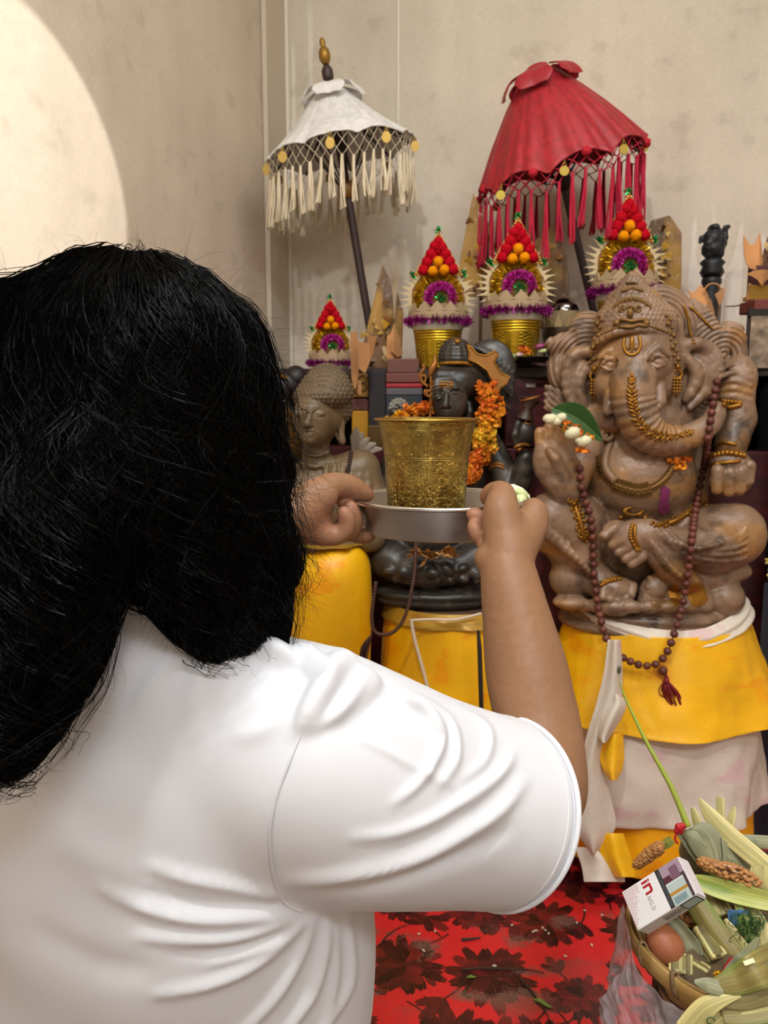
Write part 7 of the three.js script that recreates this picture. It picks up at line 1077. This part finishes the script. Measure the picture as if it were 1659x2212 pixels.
{
  const P = (x, y, d) => P0(x, y, d * 1.075), S = pxm(.92) * 1.15;
  { const g = sphere(1, 40, 28), p = g.attributes.position; for (let i = 0; i < p.count; i++) { const y = p.getY(i), k = 1 - .14 * y; p.setXYZ(i, p.getX(i) * .0232 * k, y * .029, p.getZ(i) * .0232 * k); } g.computeVertexNormals(); g.rotateZ(.55); g.rotateX(-.5); g.translate(...P(1434, 2038, .906)); single('egg', g, mat(0xffffff, .5, { map: pixels(128, 128, (u, v) => { const n = .95 + .06 * noise(u * 50, v * 50) + .06 * (fbm(u * 6, v * 6, 2, 3) - .5); return [.70 * n, .42 * n, .28 * n]; }) }), 'brown hen egg lying against the inside of the bamboo basket', 'egg'); }
  const leafTex = (a, b, s) => pixels(64, 256, (u, v) => { const n = fbm(u * 14 + s, v * 1.6, s, 3), r = noise(u * 30, v * 1.2 + s), g2 = smooth(.05, .0, u) + smooth(.95, 1, u), k = .88 + (n - .5) * .3 + (r - .5) * .14, t = clamp(smooth(.45, .75, noise(v * 3 + s, u * 2)) * .7 + g2 * .5); return [0, 1, 2].map(i => lerp(a[i], b[i], t) * k); });
  const LM = { straw: mat(0xffffff, .5, { map: leafTex([.88, .82, .55], [.80, .76, .48], 1) }), green: mat(0xffffff, .45, { map: leafTex([.78, .80, .42], [.50, .62, .22], 3) }), olive: mat(0xffffff, .5, { map: leafTex([.58, .52, .28], [.50, .56, .24], 5) }), grey: mat(0xffffff, .55, { map: leafTex([.62, .62, .48], [.52, .54, .40], 7) }), dull: mat(0xffffff, .55, { map: leafTex([.52, .47, .28], [.42, .38, .2], 9) }) };
  // a blade of palm leaf: centre line with half-widths, creased down the middle
  const blade = (pts, crease = .25, t = .0009) => { const C = curve(pts.map(([x, y, d, w]) => [...P(x, y, d), w * S]), 28); return sheet(6, 28, (u, v) => { const i = floor(v * 28 + .001), q = C[i], a = C[max(i - 1, 0)], b = C[min(i + 1, 28)], tg = nrm3(sub3(b, a)), to = nrm3(sub3(EYE, q)), sd = nrm3(cross3(tg, to)), up = cross3(sd, tg), s = (u - .5) * 2; return add3(add3(q, mul3(sd, s * max(q[3], .0006))), mul3(up, -crease * abs(s) * q[3] + .0)); }, t, 1, 1); };
  const leaf = (pts, m, label, crease) => single('palm_leaf', blade(pts, crease), LM[m], label, 'leaf');
  leaf([[1511, 1725, 1.0, 3], [1535, 1762, .985, 17], [1580, 1808, .965, 21], [1630, 1850, .945, 21], [1690, 1900, .92, 20]], 'straw', 'long pale palm leaf with a pointed tip, slanting down from the top of the heap', .1);
  leaf([[1481, 1893, .955, 4], [1520, 1908, .945, 18], [1580, 1926, .93, 22], [1650, 1944, .91, 20], [1720, 1960, .9, 16]], 'green', 'green-edged palm leaf reaching right from the corner of the cigarette pack', -.35);
  leaf([[1481, 1895, .952, 5], [1505, 1950, .93, 23], [1545, 2010, .905, 25], [1583, 2062, .885, 24], [1600, 2084, .88, 20]], 'olive', 'broad olive palm leaf folded along its middle, slanting across the basket', .4);
  leaf([[1625, 1950, .92, 5], [1640, 1995, .905, 17], [1655, 2050, .89, 20], [1680, 2110, .88, 18]], 'straw', 'pale upright palm leaf at the right edge above the dark leaf layers', .15);
  leaf([[1590, 1945, .925, 6], [1608, 1990, .91, 12], [1628, 2040, .895, 12], [1645, 2085, .89, 9]], 'green', 'narrow green palm leaf between the olive leaf and the right edge', .3);
  leaf([[1566, 1985, .915, 4], [1590, 2020, .9, 10], [1615, 2060, .89, 10], [1630, 2090, .885, 6]], 'straw', 'narrow pale palm leaf beside the shredded green leaves', .3);
  leaf([[1655, 1870, .93, 30], [1662, 1905, .92, 42], [1680, 1960, .91, 40]], 'straw', 'rounded pale leaf edge at the right border over the roasted snack', .1);
  leaf([[1496, 1745, .99, 5], [1504, 1770, .985, 10], [1510, 1800, .98, 10]], 'straw', 'short pale leaf standing left of the long slanting leaf', .3);
  leaf([[1556, 1722, .99, 9], [1556, 1750, .985, 9], [1556, 1790, .98, 9]], 'straw', 'square-ended pale leaf strip standing behind the long slanting leaf', .1);
  leaf([[1588, 1742, .985, 2], [1580, 1765, .98, 9], [1572, 1800, .975, 10]], 'straw', 'small pointed pale leaf standing right of the square-ended strip', .2);
  leaf([[1600, 1812, .965, 10], [1640, 1818, .96, 14], [1700, 1822, .955, 14]], 'grey', 'grey-green leaf strip behind the long slanting leaf at the right border', .2);
  leaf([[1428, 1832, 1.0, 6], [1440, 1822, .995, 11], [1452, 1814, .99, 8]], 'green', 'short green leaf tip above the top of the cigarette pack', .2);
  // long green stalk leaning out of the heap
  single('palm_stalk', sweep(curve([P(1337, 1470, 1.05), P(1352, 1510, 1.045), P(1395, 1600, 1.02), P(1450, 1700, .995), P(1486, 1786, .975)], 24), Array.from({ length: 25 }, (_, i) => .0006 + i / 24 * .0042), 8), mat(0x9aa83e, .45), 'long thin green palm rib leaning up from the basket in front of the white skirt', 'stalk');
  // grey-green leaf parcel
  { const o = thing('leaf_parcel', 'folded grey-green leaf parcel under the long slanting palm leaf', 'parcel', P(1540, 1900, .97)); const C = P(1540, 1850, .985);
    const f = new Sdf(); f.k = .012; f.ell(P(1535, 1850, 1.0), [.046, .034, .03], .01, [0, 0, -.35]); f.ell(P(1580, 1862, .995), [.036, .03, .028], .01, [0, 0, -.3]); f.ell(P(1505, 1822, .99), [.022, .024, .014], .006, [0, 0, .4]);
    part(o, 'parcel_body', f.mesh(.003, { color: (x, y, z) => { const k = .85 + .4 * (fbm(x * 40, y * 40, z * 40, 3) - .5); return [.29 * k, .285 * k, .18 * k]; } }), mat(0xffffff, .5, { vertexColors: true }));
    part(o, 'leaf_fold', blade([[1463, 1800, .985, 3], [1490, 1806, .965, 14], [1530, 1835, .955, 30], [1580, 1862, .955, 34], [1625, 1888, .955, 28]], .2), LM.grey); part(o, 'leaf_fold', blade([[1495, 1790, .97, 4], [1520, 1800, .962, 26], [1540, 1845, .952, 30], [1548, 1890, .945, 10]], .15), LM.grey); part(o, 'leaf_fold', blade([[1462, 1798, .98, 2], [1495, 1840, .965, 8], [1530, 1872, .955, 10], [1570, 1890, .95, 6]], .1), LM.grey); part(o, 'seam_rib', sweep(curve([P(1556, 1810, .948), P(1560, 1850, .944), P(1552, 1888, .944)], 8), .0006, 5), mat(0x3a3a28, .7)); }
  // roasted snack rolled in film: a mass of crumbs nobody could count
  const snack = (pts, label, seed) => { const o = thing('snack_roll', label, 'snack', P(pts[1][0], pts[1][1] + 20, pts[1][2])), rnd = rng(seed), C = curve(pts.map(([x, y, d, r]) => [...P(x, y, d), r * S]), 30), L = []; for (let i = 0; i < 620; i++) { const q = C[floor(rnd() * 31)], a = rnd() * TAU, b = rnd() * PI, r = q[3] * .85, d = [cos(a) * sin(b), cos(b), sin(a) * sin(b)], s = .0016 + rnd() * .0018; L.push(at(new THREE.IcosahedronGeometry(s, 1), add3(q, mul3(d, r * (.7 + .3 * rnd()))), [rnd() * 6, rnd() * 6, 0], [1.3, .8, 1])); } part(o, 'crumbs', merge(L), mat(0xb07a42, .6)).userData.kind = 'stuff'; part(o, 'film', sweep(C, C.map((q, i) => q[3] * (1.08 + .16 * (noise(i * .9, seed) - .5))), 14), FILM, 'clear film'); };
  snack([[1515, 1862, .955, 12], [1545, 1874, .945, 18], [1600, 1892, .935, 22], [1650, 1925, .925, 20]], 'roasted brown snack rolled in clear film under the leaf parcel', 3);
  snack([[1376, 1868, 1.0, 10], [1398, 1850, .995, 15], [1425, 1830, .99, 14]], 'small roasted brown snack in clear film behind the top of the cigarette pack', 9);
  snack([[1465, 1965, .955, 14], [1490, 1985, .945, 20], [1520, 2005, .94, 18]], 'pale nut snack in clear film below the cigarette pack', 14);
  // grey-green curved leaf dish behind the egg
  single('leaf_cup', blade([[1418, 1985, .94, 8], [1440, 1978, .93, 14], [1470, 2005, .915, 13], [1495, 2040, .905, 17], [1500, 2062, .9, 19]], -.5), LM.grey, 'curved grey-green leaf strip wrapped behind the egg', 'leaf');
  // woven palm packets
  const packet = (x, y, d, s, turn, label) => { const o = local('woven_packet', label, 'packet', P(x, y, d)); o.rotation.set(turn[0], turn[1], turn[2]); part(o, 'core', box(.046 * s, .03 * s, .04 * s, .004), LM.olive); for (let i = 0; i < 3; i++) { part(o, 'leaf_strip', at(box(.0105 * s, .0325 * s, .0425 * s, .003), [(i - 1) * .0145 * s, 0, 0]), i % 2 ? LM.straw : LM.dull); part(o, 'leaf_strip', at(box(.0485 * s, .0085 * s, .0435 * s, .003), [0, (i - 1) * .0102 * s, 0]), i % 2 ? LM.dull : LM.straw); } };
  packet(1540, 2040, .91, 1, [.5, .3, -.25], 'plaited palm-leaf packet beside the egg under the broad olive leaf'); packet(1470, 2086, .885, .62, [.5, -.3, .2], 'smallest plaited palm-leaf packet against the near rim of the basket'); packet(1512, 2092, .885, .6, [.2, .8, -.4], 'small plaited palm-leaf packet between the rim and the olive leaf'); packet(1545, 1962, .945, .75, [.4, .2, .4], 'plaited palm-leaf packet half hidden under the green-edged leaf');
  // shredded leaves, blue wrapper, flowers
  { const rnd = rng(23), L = []; for (let i = 0; i < 90; i++) { const c = P(1590 + rnd() * 50, 1975 + rnd() * 90, .895 + rnd() * .01), a = rnd() * TAU; L.push(sweep(curve([c, add3(c, [cos(a) * .006, sin(a) * .008, .004]), add3(c, [cos(a + .9) * .012, sin(a + .9) * .014, .002]), add3(c, [cos(a + 2) * .01, sin(a + 2) * .012, .001])], 7), .00045, 4)); } single('shredded_leaves', merge(L), mat(0x2f5a22, .5), 'curls of finely shredded dark green leaf among the palm blades', 'leaves').userData.kind = 'stuff'; }
  single('blue_wrapper', sheet(12, 8, (u, v) => { const p = P(1570 + u * 44, 1962 + v * 34, .918); return [p[0], p[1], p[2] + .006 * (fbm(u * 5, v * 5, 2, 3))]; }, .0006), mat(0x5a86b8, .25, { clearcoat: .5 }), 'scrap of blue plastic wrapper under the green-edged leaf', 'wrapper');
  const red = mat(0xb3121f, .5); { const o = thing('red_flower', 'small red flower bud at the top left of the leaf parcel', 'flower', P(1467, 1800, .975)); [[1467, 1788, 10], [1474, 1785, 8], [1462, 1795, 7], [1470, 1795, 7]].forEach(([x, y, r]) => part(o, 'petal', at(sphere(r * S, 12, 8), P(x, y, .97), [0, 0, .5], [1, 1.1, .8]), red)); part(o, 'stem', sweep(curve([P(1462, 1798, .97), P(1458, 1812, .968), P(1464, 1822, .966)], 6), .0016, 6), red); }
  { const o = thing('red_petals', 'red petals beside the yellow flower on the dark leaf layers', 'flower', P(1577, 2095, .80)); [[1580, 2078, 9], [1572, 2088, 8], [1586, 2072, 6], [1570, 2096, 7]].forEach(([x, y, r]) => part(o, 'petal', at(sphere(r * S, 12, 8), P(x, y, .79), [0, 0, .9], [1.3, .8, .6]), red)); }
  single('yellow_flower', at(marigold([0, 0, 0], .0085, 5, 22), P(1554, 2104, .775), [PI / 2.4, 0, .4]), YEL[0], 'single yellow marigold at the tip of the lower leaf layers', 'flower');
  // layered offering at the lower right corner
  const o = thing('palm_leaf_offering', 'layered fan of cut palm leaves filling the lower right corner', 'offering', P(1600, 2212, .78));
  const bl = (pts, m, c) => part(o, 'leaf_blade', blade(pts.map(([x, y, d, w]) => [x, y, d * (y > 2060 ? .87 : .95), w * .87]), c), LM[m]);
  bl([[1638, 2025, .885, 3], [1618, 2062, .878, 16], [1590, 2100, .868, 20], [1555, 2140, .86, 14], [1520, 2185, .855, 16], [1490, 2240, .85, 20]], 'grey', .3); bl([[1632, 2035, .88, 2], [1600, 2085, .87, 9], [1550, 2145, .858, 9], [1500, 2210, .85, 10], [1480, 2250, .85, 8]], 'green', -.3);
  bl([[1540, 2130, .858, 12], [1590, 2118, .852, 26], [1650, 2090, .85, 34], [1720, 2060, .85, 40]], 'olive', .2); bl([[1555, 2160, .85, 14], [1610, 2150, .845, 26], [1670, 2120, .842, 34], [1730, 2100, .84, 36]], 'dull', .2); bl([[1560, 2190, .845, 16], [1610, 2185, .84, 24], [1680, 2165, .838, 30], [1740, 2150, .835, 32]], 'olive', -.2);
  bl([[1480, 2230, .848, 22], [1520, 2180, .848, 20], [1560, 2160, .847, 12], [1600, 2150, .846, 4]], 'straw', .2); bl([[1540, 2240, .842, 24], [1575, 2205, .84, 22], [1620, 2185, .838, 16], [1660, 2175, .836, 8]], 'straw', .3); bl([[1590, 2235, .836, 22], [1630, 2215, .834, 22], [1690, 2200, .83, 20]], 'green', .2); bl([[1500, 2120, .86, 4], [1530, 2128, .856, 14], [1570, 2140, .852, 14]], 'grey', .2);
  part(o, 'cream_scrap', at(box(.012, .0012, .005, .0004), P(1618, 2078, .74), [.5, .2, .3]), mat(0xe3d9a8, .5)); part(o, 'curled_tendril', at(new THREE.TorusGeometry(.0036, .0006, 5, 14, 5), P(1597, 1996, .885)), mat(0x2f5a22, .5)); part(o, 'curled_tendril', at(new THREE.TorusGeometry(.004, .0007, 5, 14, 5), P(1535, 2205, .73)), mat(0x2f5a22, .5));
  part(o, 'core', (() => { const f = new Sdf(); f.k = .02; f.ell(P(1680, 2190, .80), [.065, .045, .035], .02); f.ell(P(1600, 2240, .79), [.055, .035, .03], .02); return f.mesh(.006); })(), LM.dull);
  // hidden filling that carries the things in the basket
  const fl = thing('leaf_filling', 'bed of loose brown leaves filling the bamboo basket', 'leaves', [BK[0], BK[1] - .07, BK[2]]), f = new Sdf(); f.k = .03; f.ell([BK[0] - .01, BK[1] - .05, BK[2] - .01], [.12, .042, .118], .02); f.disp = (x, y, z) => (fbm(x * 40, y * 40, z * 40, 3) - .5) * .022; f.dmax = .012;
  part(fl, 'leaf_bed', f.mesh(.004, { color: (x, y, z) => { const n = fbm(x * 60, y * 60, z * 60, 3), k = .5 + n; return [.10 * k, .066 * k, .032 * k]; } }), mat(0xffffff, .8, { vertexColors: true })).userData.kind = 'stuff';
}
// ---------- shadows and picture ----------
scene.traverse(o => { if (o.isMesh) { o.castShadow = true; o.receiveShadow = true; } });

renderer.render(scene, camera);
